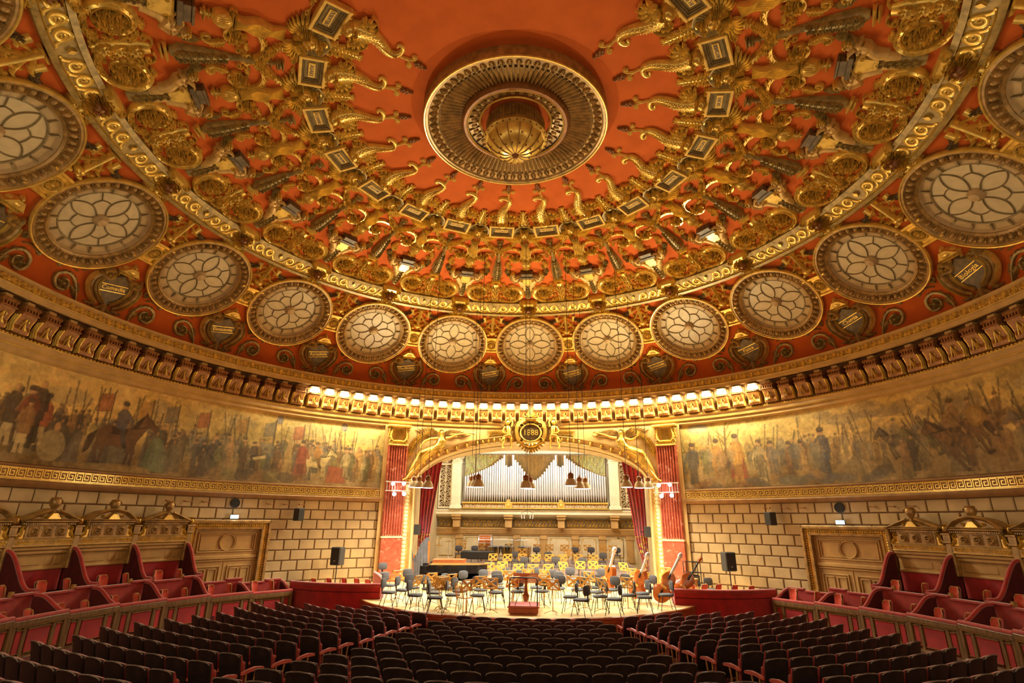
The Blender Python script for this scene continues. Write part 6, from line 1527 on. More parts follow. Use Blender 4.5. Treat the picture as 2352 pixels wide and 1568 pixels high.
def put_seat(R, a, row, block, i, edge):
    x, y = R * sin(a), 11.5 - R * cos(a); z = floorz(x, y)
    if not in_view((x, y, z + .93), 30): return 0
    if block == 'centre': lb = 'dark theatre seat, centre block, %s row from the stage, %s from left aisle' % (CN[row], nth(i))
    else: lb = 'dark theatre seat, %s block, %s row from the stage, %s from aisle' % (block, CN[row], nth(i))
    SEAT.put((x, y, z), face((x, y), (0, 11.5)), lb, 'dark theatre seats of the %s block' % block); return 1
NS = 0
for k in range(0, 15):
    R = ROW0 + PIT * k
    s0 = .11 + (.28 if k % 2 else 0)
    xs_ = [s0 + .5575 * j for j in range(-12, 12)]; xs_ = [x for x in xs_ if CL[k] - .1 < x < CR[k] + .1]
    for i, x in enumerate(xs_): NS += put_seat(R, math.asin(x / R), k, 'centre', i + 1, 0)
    for s, block, IN in ((-1, 'left', IL), (1, 'right', IRt)):
        a = R_(IN[k]); i = 0
        while True:
            x, y = R * sin(a), 11.5 - R * cos(a)
            rh = math.hypot(x, y); lim = 8.55 if k < 9 else 8.6 + .14 * (k - 9) + (.1 if s > 0 else 0)
            if (rh > lim + .15 and y < 3.2) or (y > 5.3 - .12 * max(0, x - 5)) or (y >= 3.2 and x > 8.35) or i > 16: break
            i += 1; NS += put_seat(R, s * a, k, block, i, i == 1); a += .56 / R
print('seats', NS)

# ================================================================== organ and stage back wall
org = thing('pipe_organ', 'white pipe organ with stepped silver pipes behind the stage', 'pipe organ', (0, 21.4, 4.1))
def op(nm, mb, m, a=40): return obj(nm, mb.xf(lambda p: (p[0], p[1] - 21.4, p[2] - 4.1)), M_[m], org, a)
mb = MB(); mb.box(-4.6, 4.6, 21.75, 21.95, 4.1, 7.56); op('case_back', mb, 'dark', 0)
mb = MB(); mb.box(-4.6, 4.6, 20.95, 21.9, 4.1, 4.16); mb.box(-4.6, 4.6, 21.0, 21.9, 4.42, 4.52, b=.02); op('pipe_rail', mb, 'gold2', 0)
mb = MB(); mb.box(-4.55, 4.55, 21.2, 21.3, 4.1, 4.42); op('rail_ground', mb, 'ochre', 0)
mb = MB()
for k in range(26):
    x = -4.35 + k * .348; q = 1 if k % 2 else -1
    mb.tube([(p[0], 21.17, p[1]) for p in spiral(x, 4.27, .1, .03, PI / 2, 1.1 * q, 14)], .022, 5); mb.tube([(x + .1, 21.17, 4.18), (x + .2, 21.17, 4.38)], .02, 5)
op('fretwork', mb, 'ivory', 60)
for x in (-1.65, 1.65):
    mb = MB(); mb.prism([(-.26, 0), (.26, 0), (.22, .2), (.28, .34), (.14, .4), (.1, .56), (0, .62), (-.1, .56), (-.14, .4), (-.28, .34), (-.22, .2)], 0, .12, Matrix(((1, 0, 0, x), (0, 0, -1, 21.15), (0, 1, 0, 4.1), (0, 0, 0, 1))), 0, .15); mb.ball((x, 21.0, 4.32), (.1, .06, .13), 8, 6); op('crest', mb, 'gold2', 40)
def ptop(px):
    """height of the pipe mouth line along the front (pixels of the organ front, mirrored about its middle)"""
    K = [(455, 345), (600, 295), (700, 250), (780, 210), (850, 150), (905, 118), (940, 215), (970, 235), (1000, 215), (1050, 140), (1080, 185), (1105, 220), (1150, 285), (1200, 345), (1265, 395)]
    return float(np.interp(px, [k[0] for k in K], [k[1] for k in K]))
def zpix(v): return 4.52 + (650 - v) / 565 * 2.93
N = 31
for s in (-1, 1):
    for i in range(N):
        t = i / (N - 1); px = 462 + (1258 - 462) * t; x = -4.46 + t * 4.40
        big = abs(px - 920) < 14 or abs(px - 1025) < 14; v = 85 if big else ptop(px)
        r = .062 + .012 * (900 - abs(px - 970)) / 900 if not big else .088
        z1 = zpix(v); x = -s * -x if s < 0 else -x
        if s < 0: x = -4.46 + t * 4.40
        else: x = 4.46 - t * 4.40
        mb = MB(); zf = 4.52; zm = 4.95 - .25 * t * 0
        mb.lathe([(.012, zf), (r * .98, zm), (r, zm + .02), (r, z1), (r * .8, z1 + .005), (r * .75, z1 - .1)], 12, Matrix.Translation((x, 21.35, 0)))
        mb.box(x - r * .45, x + r * .45, 21.35 - r * 1.04, 21.35 - r * .9, zm + .05, zm + .1)
        op('pipe', mb, 'silver', 40)
mb = MB()
for k in range(100): x = -4.5 + k * 9.0 / 99; mb.tube([(x, 21.6, 4.6), (x, 21.6, 7.5)], .024, 6)
q = op('rear_pipes', mb, 'brass', 50); q['kind'] = 'stuff'
for s, side in ((-1, 'left'), (1, 'right')):
    t = thing('organ_column', 'white fluted column with scrolled capital on the %s of the organ' % side, 'column', (s * 5.0, 21.3, 4.08), 0, 'white columns flanking the organ')
    L = lambda mb: mb.xf(lambda p: (p[0] - s * 5.0, p[1] - 21.3, p[2] - 4.08))
    mb = MB(); mb.box(s * 5.0 - .3, s * 5.0 + .3, 21.0, 21.9, 4.2, 6.9)
    for k in range(7): mb.tube([(s * 5.0 - .24 + .08 * k, 21.0, 4.35), (s * 5.0 - .24 + .08 * k, 21.0, 6.88)], .024, 6)
    obj('shaft', L(mb), M_['ivory'], t, 50)
    mb = MB(); mb.box(s * 5.0 - .38, s * 5.0 + .38, 20.9, 21.9, 4.08, 4.3, b=.03); obj('base', L(mb), M_['ivory'], t, 0)
    mb = MB(); mb.box(s * 5.0 - .34, s * 5.0 + .34, 20.95, 21.9, 6.9, 7.0, b=.02); mb.box(s * 5.0 - .46, s * 5.0 + .46, 20.85, 21.9, 7.45, 7.56, b=.02)
    m2 = MB()
    for q in (-1, 1): m2.strip(spiral(q * .32, 7.3, .15, .02, PI / 2, -q * 1.4), .07, .14); m2.leaf(q * .12, 7.0, PI / 2 - q * .25, .42, .24, .12, 3)
    m2.leaf(0, 7.0, PI / 2, .4, .24, .16, 3); mb.join(m2, lambda p: (s * 5.0 + p[0], 20.98 - p[2], p[1])); mb.box(s * 5.0 - .3, s * 5.0 + .3, 21.0, 21.9, 7.0, 7.45); obj('capital', L(mb), M_['ivory'], t, 50)
    t = thing('openwork_screen', 'tall pierced scrollwork panel in a white frame on the %s of the organ' % side, 'panel', (s * 5.82, 21.7, 4.1), 0, 'pierced panels beside the organ')
    L = lambda mb: mb.xf(lambda p: (p[0] - s * 5.82, p[1] - 21.7, p[2] - 4.1))
    mb = MB(); x0, x1 = s * 5.82 - .42, s * 5.82 + .42
    for (a, c, d, e) in ((x0, x1, 4.12, 4.24), (x0, x1, 6.84, 6.96), (x0, x0 + .08, 4.24, 6.84), (x1 - .08, x1, 4.24, 6.84)): mb.box(a, c, 21.6, 21.75, d, e, b=.01)
    obj('frame', L(mb), M_['ivory'], t, 0)
    mb = MB(); mb.box(x0, x1, 21.85, 21.9, 4.12, 7.5); obj('shadow_ground', L(mb), M_['brown'], t, 0)
    m2 = MB(); rr = random.Random(4)
    for k in range(8):
        for q in (-1, 1):
            cy = 4.42 + .31 * k; m2.strip(spiral(q * .17, cy, .16, .03, PI / 2 * q, 1.3 * (1 if k % 2 else -1)), .05, .06); m2.leaf(q * .05, cy + .1, PI / 2 + q * .8, .26, .12, .06, 3, -q); m2.leaf(q * .3, cy - .1, PI / 2 - q * .3, .2, .1, .06, 2)
    m2.strip([(0, 4.24), (0, 6.84)], .05, .06)
    for q in (-1, 1): m2.strip(spiral(q * .2, 7.2, .2, .03, 0, q * 1.4), .06, .06); m2.leaf(q * .1, 7.0, PI / 2 + q * .6, .4, .18, .06, 3)
    obj('scrollwork', L(MB().join(m2, lambda p: (s * 5.82 + p[0], 21.7 - p[2], p[1]))), M_['ivory'], t, 50)
for x in (-4.95, -1.65, 1.65, 4.95):
    nm = {-4.95: 'leftmost', -1.65: 'second from left', 1.65: 'second from right', 4.95: 'rightmost'}[x]
    t = thing('gallery_corbel', 'carved corbel under the white organ ledge, %s of four' % nm, 'corbel', (x, 21.6, 2.98), 0, 'corbels under the organ ledge')
    mb = MB(); mb.box(-.22, .22, 0 - .35, .4, 0, .5, b=.03); mb.box(-.27, .27, -.5, .4, .5, .58, b=.02); mb.box(-.24, .24, -.42, .4, .58, .64); mb.box(-.3, .3, -.55, .4, .64, .76, b=.02); obj('block', mb, M_['ochre'], t, 0)
    mb = MB(); 
    for k in range(4): mb.ball((-.165 + .11 * k, -.44, .54), (.05, .05, .045), 8, 5)
    obj('gilt_drops', mb, M_['gold2'], t, 60)
for i, (xa, xb) in enumerate(((-6.2, -5.22), (-4.7, -1.9), (-1.4, 1.4), (1.9, 4.7), (5.22, 6.2))):
    t = thing('gilt_frieze', 'dense gilt scroll frieze under the organ ledge, %s from the left' % nth(i + 1), 'frieze panel', ((xa + xb) / 2, 21.9, 3.0), 0, 'gilt scrollwork panels under the organ')
    o = Vector(t.location); mb = MB(); mb.box(xa, xb, 21.8, 21.9, 3.02, 3.48); obj('ground', mb.xf(lambda p: Vector(p) - o), M_['dark'], t, 0)
    m2 = MB(); n = int((xb - xa) / .2)
    for k in range(n):
        x = xa + .12 + k * (xb - xa - .24) / max(1, n - 1)
        m2.strip(spiral(x, 3.34, .09, .02, PI / 2, 1.2 * (1 if k % 2 else -1)), .04, .05); m2.strip(spiral(x + .08, 3.14, .08, .02, -PI / 2, 1.2 * (-1 if k % 2 else 1)), .04, .05); m2.leaf(x, 3.1, .8, .24, .09, .05, 2)
    for yy in (3.035, 3.465): m2.strip([(xa, yy), (xb, yy)], .03, .05)
    obj('scrollwork', MB().join(m2, lambda p: (p[0] - o.x, 21.8 - p[2] - o.y, p[1] - o.z)), M_['gold'], t, 50)

# --- curtains
for s, side in ((-1, 'left'), (1, 'right')):
    t = thing('stage_curtain', 'crimson velvet stage curtain gathered on the %s, gold embroidered at its foot' % side, 'curtain', (s * 5.3, 14.6, ZS), 0, 'crimson stage curtains'); o = Vector(t.location)
    def drape(z0, z1, dy, n=60, mm=24):
        mb = MB(); v = []
        for j in range(mm + 1):
            z = z0 + (z1 - z0) * j / mm; q = (z - ZS) / 6.2
            xo = 5.72; xi = 5.72 - (.32 + .22 * min(1, q * 3) + .85 * max(0, q - .2) ** 1.3)
            if z < 2.2: xi += .06 * sin((2.2 - z) * 2)
            for i in range(n + 1):
                u = i / n; v.append((s * (xo + (xi - xo) * u), 14.4 + dy + .11 * sin(u * 30 + .4 * sin(z * 2)) + .05 * sin(u * 55 + z), z))
        f = [(j * (n + 1) + i, j * (n + 1) + i + 1, (j + 1) * (n + 1) + i + 1, (j + 1) * (n + 1) + i) for j in range(mm) for i in range(n)]
        mb.add(v, f if s < 0 else [q[::-1] for q in f]); return mb.xf(lambda p: Vector(p) - o)
    obj('drapery', drape(ZS + .02, 6.9, 0), M_['velvet'], t, 60)
    mb = MB(); rr = random.Random(9)
    for k in range(26):
        zz = ZS + .25 + 1.75 * ((k * 7) % 26) / 26; u0 = rr.uniform(.0, .7); pts = []
        for j in range(12):
            u = u0 + .3 * j / 11; q = (zz - ZS) / 6.2; xi = 5.72 - (.32 + .22 * min(1, q * 3) + .85 * max(0, q - .2) ** 1.3); z = zz + .06 * sin(j * 1.3 + k)
            pts.append((s * (5.72 + (xi - 5.72) * u), 14.4 + .11 * sin(u * 30 + .4 * sin(z * 2)) + .05 * sin(u * 55 + z) - .02, z))
        mb.tube(pts, .016, 5)
    for zz in (ZS + .2, ZS + .42, 2.7):
        pts = []
        for j in range(40):
            u = j / 39; q = (zz - ZS) / 6.2; xi = 5.72 - (.32 + .22 * min(1, q * 3) + .85 * max(0, q - .2) ** 1.3); pts.append((s * (5.72 + (xi - 5.72) * u), 14.4 + .11 * sin(u * 30 + .4 * sin(zz * 2)) + .05 * sin(u * 55 + zz) - .02, zz + .03 * sin(j * 1.7)))
        mb.tube(pts, .016, 5)
    obj('gold_embroidery', mb.xf(lambda p: Vector(p) - o), M_['gold2'], t, 60)
    x = s * 5.62; mb = MB(); mb.box(-.14, .14, -.16, .16, -.24, .24, b=.02); r = thing('side_speaker', 'grey box loudspeaker fixed by the %s stage curtain' % side, 'loudspeaker', (x, 13.75, 2.95), 0, 'grey loudspeakers by the curtains'); obj('case', mb, M_['speaker'], r, 0)
    mb = MB(); mb.box(-.12, .12, -.168, -.16, -.2, .22); obj('grille', mb, M_['grille'], r, 0); mb = MB(); mb.box(-.04, .3 * 1, .1, .14, -.02, .02) if s < 0 else mb.box(-.3, .04, .1, .14, -.02, .02); obj('wall_arm', mb, M_['black'], r, 0)
    # lamp bars on the pilasters
    b = thing('lamp_bar', 'bar of four white floodlights clamped to the %s marble pilaster' % side, 'stage light bar', cyl(RP, s * 6.85, 4.95, .3), 0, 'floodlight bars on the pilasters'); o = Vector(b.location)
    mb = MB()
    for dz in (-.22, .2): mb.tube([Vector(cyl(RP, s * 6.85 + u, 4.95 + dz, .4)) - o for u in (-.62, 0, .62)], .025, 8)
    for u in (-.55, .55): mb.tube([Vector(cyl(RP, s * 6.85 + u, 4.73, .4)) - o, Vector(cyl(RP, s * 6.85 + u, 5.2, .4)) - o], .02, 6)
    obj('rail', mb, M_['silver'], b)
    for u, dz in ((-.3, .12), (.25, .14), (-.2, -.36), (.3, -.34)):
        p = Vector(cyl(RP, s * 6.85 + u, 4.95 + dz, .5)); mb = MB(); d = (Vector((s * 2, 6, 1.2 if dz < 0 else 2.5)) - p).normalized(); M = Matrix.Translation(p - o) @ d.to_track_quat('Z', 'Y').to_matrix().to_4x4()
        mb.lathe([(0, -.14), (.07, -.13), (.08, -.02), (.1, .06), (.1, .08)], 12, M); f = obj('floodlight', mb, M_['silver'], b, 40)
        mb = MB(); mb.lathe([(.095, .07), (.0, .085)], 12, M); q = obj('lens', mb, M_['whiteglow'], f, 40)
    light('pilaster_flood', 'SPOT', cyl(RP, s * 6.85, 4.8, .75), 750, (1, .94, .76), .15, target=(s * 2.5, 8, .8), spot_size=R_(120), spot_blend=.6)
    light('pilaster_glow', 'POINT', cyl(RP, s * 6.85, 4.9, .7), 22, (1, .9, .8), .15)
    light('pilaster_uplight', 'SPOT', cyl(RP, s * 6.85, 5.2, .8), UPL, WARM, .15, target=(s * 1, 4.5, 15), spot_size=R_(104), spot_blend=1)

# --- pendant lamps on long cables
pm = thing('pendant_lamp', 'x', 'pendant lamp', (0, 0, 0), 0, 'bell-shaped pendant lamps over the stage')
mb = MB(); mb.lathe([(.23, 0), (.225, .03), (.2, .14), (.15, .24), (.11, .28), (.10, .29)], 24); mb.lathe([(.2, .02), (.18, .13), (.13, .22), (0, .26)], 24); obj('shade', mb, M_['beigelamp'], pm, 40)
mb = MB(); mb.lathe([(.10, .28), (.12, .32), (.12, .42), (.08, .47), (.03, .5), (.02, .56), (.0, .57)], 18); obj('cap', mb, M_['bracket'], pm, 40)
mb = MB(); mb.lathe([(.0, .035), (.205, .02), (.22, .0)], 24); obj('glowing_disc', mb, M_['whiteglow'], pm, 40)
PEND = Proto(pm)
PL = [(-5.35, 11.35, 4.9, 'outermost on the left'), (-4.75, 9.9, 4.8, 'second from the left'), (-4.01, 8.3, 4.70, 'third from the left'), (-2.6, 11.0, 4.9, 'rear one of the left trio of lamps'), (-2.23, 9.47, 4.82, 'middle one of the left trio of lamps'), (-1.82, 7.4, 4.69, 'front one of the left trio of lamps'), (.05, 6.94, 4.63, 'front one of the middle pair'), (.14, 9.0, 4.72, 'rear one of the middle pair'), (1.76, 7.42, 4.76, 'front one of the right trio of lamps'), (2.2, 9.42, 4.76, 'middle one of the right trio of lamps'), (2.55, 11.0, 4.85, 'rear one of the right trio of lamps'), (4.02, 8.4, 4.77, 'third from the right'), (4.78, 10.0, 4.84, 'second from the right'), (5.4, 11.35, 4.92, 'outermost on the right')]
for i, (x, y, z, w) in enumerate(PL):
    z -= .06
    t = PEND.put((x, y, z), 0, 'beige bell pendant lamp over the stage, %s' % w)
    R = math.hypot(x, y); zt = float(np.interp(R, _Rs, _Zs)); mb = MB(); mb.tube([(0, 0, .55), (0, 0, zt - z + .02)], .011, 5); obj('cable', mb, M_['black'], t)
    light('pendant_light', 'SPOT', (x, y, z - .03), 430, STAGE, .2, target=(x, y, 0), spot_size=R_(150), spot_blend=.5)
mb = MB(); mb.tube([(0, 0, 0), (0, 0, 5.6)], .008, 5); mb.tube([(-.16, 0, 0), (.16, 0, 0)], .012, 6); mb.tube([(-.3, 0, .12), (0, 0, .26), (.3, 0, .12)], .008, 5)
t = thing('hanging_microphones', 'hanging bar of microphones in front of the organ ledge', 'microphone bar', (-.12, 12.5, 3.62)); obj('bar', mb, M_['black'], t)
for x in (-.28, -.15, .15, .28): mb = MB(); mb.tube([(x, 0, .1), (x * .9, -.03, -.12)], [.02, .026], 8); obj('microphone', mb, M_['silver'], t)

# ================================================================== orchestra furniture
def legs_box(): pass
oc = thing('orchestra_chair', 'x', 'chair', (0, 0, 0), 0, 'grey orchestra chairs on the stage')
def pad(w, d, th, c=.06):
    mb = MB(); out = []
    for i in range(24):
        a = 2 * PI * i / 24; k = (abs(cos(a)) ** 3.5 + abs(sin(a)) ** 3.5) ** (-1 / 3.5); out.append((w / 2 * k * cos(a), d / 2 * k * sin(a)))
    n = 24; v = []
    for z, q in ((0, .86), (th * .3, 1), (th * .7, 1), (th, .86)): v += [(x * q, y * q, z) for x, y in out]
    return mb.add(v, [(j * n + i, j * n + (i + 1) % n, (j + 1) * n + (i + 1) % n, (j + 1) * n + i) for j in range(3) for i in range(n)] + [tuple(range(3 * n, 4 * n)), tuple(range(n - 1, -1, -1))])
mb = pad(.46, .44, .07); mb.xf(lambda p: (p[0], p[1], p[2] + .43 + .05 * (p[1] * 1.5) ** 2 * (1 if p[1] > 0 else -1))); obj('seat', mb, M_['fabric'], oc, 50)
mb = pad(.42, .30, .06); mb.xf(lambda p: (p[0], .25 - p[2] - .35 * p[0] ** 2, .74 + p[1])); obj('backrest', mb, M_['fabric'], oc, 50)
mb = MB(); mb.box(-.035, .035, .235, .255, .42, .72); mb.tube([(0, .1, .425), (0, .22, .425), (0, .245, .47)], .018, 6); obj('back_post', mb, M_['black'], oc)
for x in (-.19, .19):
    for y, yy in ((-.15, -.24), (.14, .25)): mb = MB(); mb.tube([(x * .8, y, .44), (x * 1.1, yy, 0)], .011, 6); obj('leg', mb, M_['black'], oc)
OCH = Proto(oc)
ms = thing('music_stand', 'x', 'music stand', (0, 0, 0), 0, 'wooden music stands on the stage')
# desk leaning away from the player; player side is -y, audience of the stand +y
TL = Matrix.Translation((0, 0, .84)) @ Matrix.Rotation(R_(-22), 4, 'X')
mb = MB(); w, h = .235, .175
for (a, b, c, d) in ((-w, w, -h, -h + .035), (-w, w, h - .035, h), (-w, -w + .035, -h, h), (w - .035, w, -h, h)): mb.box(a, b, -.008, .008, c, d, TL)
for q in (-1, 1):
    L = math.hypot(w, h); M = TL @ Matrix.Rotation(-q * math.atan2(h, w), 4, 'Y'); mb.box(-L + .03, L - .03, -.007, .007, -.034, .034, M)
mb.box(-.05, .05, -.009, .009, -.04, .04, TL); mb.box(-w, w, -.05, .008, -h - .012, -h, TL); obj('desk', mb, M_['tanwood'], ms, 0)
mb = MB(); mb.tube([(0, .01, .8), (0, .02, .05)], [.011, .014], 6); obj('post', mb, M_['brass'], ms)
for k in range(3): mb = MB(); a = k * 2 * PI / 3 + .5; mb.tube([(0, .02, .1), (.12 * cos(a), .02 + .12 * sin(a), .07), (.27 * cos(a), .02 + .27 * sin(a), .006)], .009, 5); obj('foot', mb, M_['bracket'], ms)
MST = Proto(ms)
POD = (.08, 4.75)
def stagez(y): 
    z = ZS
    for ry, rz_ in RIS:
        if y > ry: z = rz_
    return z
CH = [(-4.4, 5.12), (-4.94, 7.06), (-4.1, 5.75), (-3.38, 4.55), (-3.95, 6.5), (-3.3, 6.25), (-2.63, 4.1), (-2.9, 5.2), (-2.75, 7.0), (-2.2, 4.8), (-2.15, 5.75), (-1.4, 4.75), (-1.5, 6.2), (-.9, 5.6), (-.95, 6.9), (-1.6, 8.8), (-.2, 5.9), (-.15, 7.0), (-4.6, 8.6), (-2.3, 8.2), (-1.1, 8.3),
      (.63, 6.13), (.42, 7.2), (1.55, 4.85), (1.85, 4.2), (2.5, 6.15), (2.5, 5.1), (2.88, 4.5), (2.5, 7.5), (3.1, 6.9), (3.45, 5.5), (4.0, 6.0), (3.9, 5.1), (4.72, 5.75), (1.2, 7.0), (1.15, 8.4), (1.9, 6.75), (.9, 9.2), (2.2, 9.0), (3.6, 7.9), (4.5, 7.6), (-.3, 8.8), (.3, 10.2), (1.7, 10.4), (-1.0, 10.2), (2.9, 10.2),
      (4.7, 18.81), (2.37, 18.63), (3.29, 18.84), (.18, 18.3), (-4.3, 18.7), (-3.4, 18.9), (2.5, 14.6), (1.2, 14.7), (-.4, 14.6), (3.6, 16.2), (.8, 16.3), (-.9, 16.2)]
def pos_label(x, y):
    side = 'left' if x < -.3 else 'right' if x > .6 else 'middle'
    if y > 18: d = 'on the topmost step'
    elif y > 15.5: d = 'on the middle step'
    elif y > 14: d = 'on the lowest step'
    elif y > 8: d = 'at the rear of the stage'
    elif y > 6.1: d = 'at mid stage'
    else: d = 'near the stage edge'
    return side, d
def rank_labels(pts, fmt):
    g = {}
    for i, (x, y) in enumerate(pts): g.setdefault(pos_label(x, y), []).append(i)
    out = [None] * len(pts)
    for (side, d), ids in g.items():
        ids.sort(key=lambda i: abs(pts[i][0]) if side != 'middle' else pts[i][1])
        for k, i in enumerate(ids):
            w = ('%s outwards' % nth(k + 1)) if side != 'middle' else ('%s behind the podium' % nth(k + 1))
            out[i] = fmt % ('%s, %s side, %s' % (d, side, w) if side != 'middle' else '%s, %s' % (d, w))
    return out
rr = random.Random(12)
lb = rank_labels(CH, 'grey padded chair %s')
for (x, y), l in zip(CH, lb): OCH.put((x, y, stagez(y)), face((x, y), POD) + rr.uniform(-.3, .3), l)
OCH.put((7.6, 10.9, .31), face((7.6, 10.9), (9, 6)), 'grey padded chair by the block wall on the right, off the stage')
OCH.put((-6.5, 11.6, ZS), face((-6.5, 11.6), (-2, 6)), 'grey padded chair against the block wall on the left of the stage')
ST = [(-4.62, 6.75), (-3.45, 5.0), (-3.2, 6.0), (-2.55, 4.6), (-2.45, 5.7), (-1.65, 4.0), (-1.38, 5.15), (-.98, 4.62), (-1.72, 11.0), (-1.2, 11.8), (-1.12, 9.6), (-.42, 10.6), (.2, 10.4), (.08, 8.1), (-.55, 7.3), (-.3, 5.2), (-2.7, 5.0),
      (.7, 5.91), (.72, 7.9), (1.0, 4.6), (.84, 10.6), (1.52, 12.0), (2.3, 12.7), (2.9, 12.9), (3.1, 10.5), (2.35, 7.4), (1.7, 5.6), (4.2, 12.2), (4.15, 9.1), (5.6, 9.9), (3.45, 5.5), (2.6, 5.1), (2.05, 5.4)]
ST2 = [(-1.95, 15.0), (-1.2, 14.8), (-.45, 15.1), (.22, 14.7), (.9, 15.0), (1.55, 15.0), (2.35, 15.2), (3.1, 15.2), (-4.3, 19.9), (-1.45, 19.3), (-3.0, 19.0), (.2, 19.1), (.9, 19.2), (1.75, 19.0), (2.45, 19.1), (3.1, 19.3), (4.0, 19.5), (4.5, 19.0), (-.6, 17.2), (1.9, 17.0)]
allst = ST + ST2; lb = rank_labels(allst, 'wooden music stand %s')
for (x, y), l in zip(allst, lb): MST.put((x, y, stagez(y)), face((x, y), (POD[0] + rr.uniform(-.4, .4), POD[1] - 2 if y < 7 else POD[1])) + PI + rr.uniform(-.35, .35), l)
# --- conductor's podium
t = thing('conductor_podium', 'low mahogany podium with red carpet top and bent black rail', 'podium', (.08, 4.78, ZS))
mb = MB(); mb.box(-.46, .46, -.5, .5, .04, .2, b=.01); mb.box(-.5, .5, -.54, .54, .19, .23, b=.012); mb.box(-.42, .42, -.46, .46, 0, .06); mb.box(-.4, .4, -.51, -.5, .07, .17); obj('platform', mb, M_['redwood'], t, 0)
mb = MB(); mb.box(-.45, .45, -.49, .49, .23, .245); obj('carpet', mb, M_['plush'], t, 0)
mb = MB(); c = [(-.43, -.46, .24), (-.43, -.46, .95)] + [(-.43 + .1 - .1 * cos(a), -.46, .95 + .1 * sin(a)) for a in np.linspace(0, PI / 2, 6)] + [(.33 + .1 * sin(a), -.46, .95 + .1 * cos(a)) for a in np.linspace(0, PI / 2, 6)] + [(.43, -.46, .24)]; mb.tube(c, .018, 8); obj('rail', mb, M_['black'], t)
for x in (-.12, .1): mb = MB(); mb.tube([(x, -.46, 1.05), (x * .8, -.46, .62), (x * 1.0, -.46, .6)], .007, 5); mb.tube([(x * .9, -.4, .62), (x * 2.2, -.42, .24)], .009, 5); obj('rail_strut', mb, M_['black'], t)
t = thing('conductor_desk', 'mahogany conductor\'s desk with open score behind the podium rail', 'lectern', (.1, 5.75, ZS))
mb = MB(); mb.box(-.16, .16, -.14, .14, 0, .1, b=.02); mb.lathe([(.11, .1), (.07, .2), (.1, .28), (.12, .36), (.06, .46), (.05, .72), (.09, .8)], 12); obj('pedestal', mb, M_['redwood'], t, 40)
Md = Matrix.Translation((0, 0, .9)) @ Matrix.Rotation(R_(25), 4, 'X'); mb = MB(); mb.box(-.4, .4, -.02, .02, -.16, .16, Md, b=.008) if False else mb.box(-.42, .42, -.26, .26, -.02, .02, Matrix.Translation((0, 0, .9)) @ Matrix.Rotation(R_(-38), 4, 'X'), b=.008); obj('desk_top', mb, M_['redwood'], t, 0)
for x in (-1, 1): mb = MB(); mb.box(x * .2 - .14, x * .2 + .14, -.2, .2, .021, .03, Matrix.Translation((0, 0, .9)) @ Matrix.Rotation(R_(-38), 4, 'X')); obj('score_page', mb, M_['whitep'], t, 0)
t = thing('wooden_chair', 'brown wooden spindle-back chair near the front left of the stage', 'chair', (-1.75, 4.3, ZS), face((-1.75, 4.3), (.5, 6.5)))
mb = MB(); mb.box(-.2, .2, -.2, .2, .44, .475, b=.015); obj('seat', mb, M_['tanwood'], t, 0)
mb = MB(); 
for k in range(5): mb.tube([(-.16 + .08 * k, .19, .47), (-.14 + .07 * k, .25, .86)], .01, 6)
c = [(-.19, .19, .47), (-.2, .24, .75), (-.15, .26, .88), (0, .265, .92), (.15, .26, .88), (.2, .24, .75), (.19, .19, .47)]; mb.tube(c, .014, 6); obj('backrest', mb, M_['tanwood'], t, 50)
for x in (-.17, .17):
    for y in (-.17, .17): mb = MB(); mb.tube([(x, y, .45), (x * 1.2, y * 1.2, 0)], .014, 6); obj('leg', mb, M_['tanwood'], t)
# --- double basses leaning or lying on stools at the right
def outline(n=40):
    pts = []
    for i in range(n):
        a = 2 * PI * i / n; y = sin(a)
        w = .34 * (1 if y < -.1 else .8) * abs(cos(a)) ** .8 * (1 - .42 * math.exp(-((y - .12) / .2) ** 2)); pts.append((math.copysign(w, cos(a)), y * .55))
    return pts
bs = thing('double_bass', 'x', 'double bass', (0, 0, 0), 0, 'double basses at the right of the stage')
OT = outline(); mb = MB(); n = len(OT)
v = [(x * .96, -.1, z) for x, z in OT] + [(x, -.08, z) for x, z in OT] + [(x, .08, z) for x, z in OT] + [(x * .96, .1, z) for x, z in OT] + [(0, -.15, 0), (0, .14, 0)]
mb.add(v, [(j * n + i, j * n + (i + 1) % n, (j + 1) * n + (i + 1) % n, (j + 1) * n + i) for j in range(3) for i in range(n)] + [((i + 1) % n, i, 4 * n) for i in range(n)] + [(3 * n + i, 3 * n + (i + 1) % n, 4 * n + 1) for i in range(n)]); obj('body', mb, M_['varnish'], bs, 50)
mb = MB(); mb.tube([(0, -.12, .3), (0, -.1, .55), (0, -.08, 1.05)], [.04, .03, .025], 8); mb.tube([(0, -.13, -.28), (0, -.17, .02), (0, -.1, 1.0)], .006, 4); mb.box(-.03, .03, -.19, -.1, -.4, -.12); obj('fingerboard', mb, M_['black'], bs)
mb = MB(); mb.box(-.1, .1, -.19, -.13, -.03, .05, b=.01); obj('bridge', mb, M_['tanwood'], bs, 0)
mb = MB(); mb.tube([(0, -.08, 1.02), (0, -.06, 1.16), (0, -.1, 1.24), (0, -.15, 1.2), (0, -.12, 1.17)], [.035, .04, .045, .035, .02], 8); [mb.tube([(-.09, -.06, 1.06 + .05 * k), (.09, -.06, 1.06 + .05 * k)], .01, 5) for k in range(2)]; sc_ = obj('scroll', mb, M_['varnish'], bs)
mb = MB(); mb.tube([(0, 0, -.55), (0, 0, -.72)], .01, 6); obj('endpin', mb, M_['silver'], bs)
wrap = MB(); wrap.ball((0, -.1, 1.2), (.08, .1, .12), 10, 7); wrap.tube([(0, -.09, .45), (0, -.09, 1.12)], [.045, .05], 8)
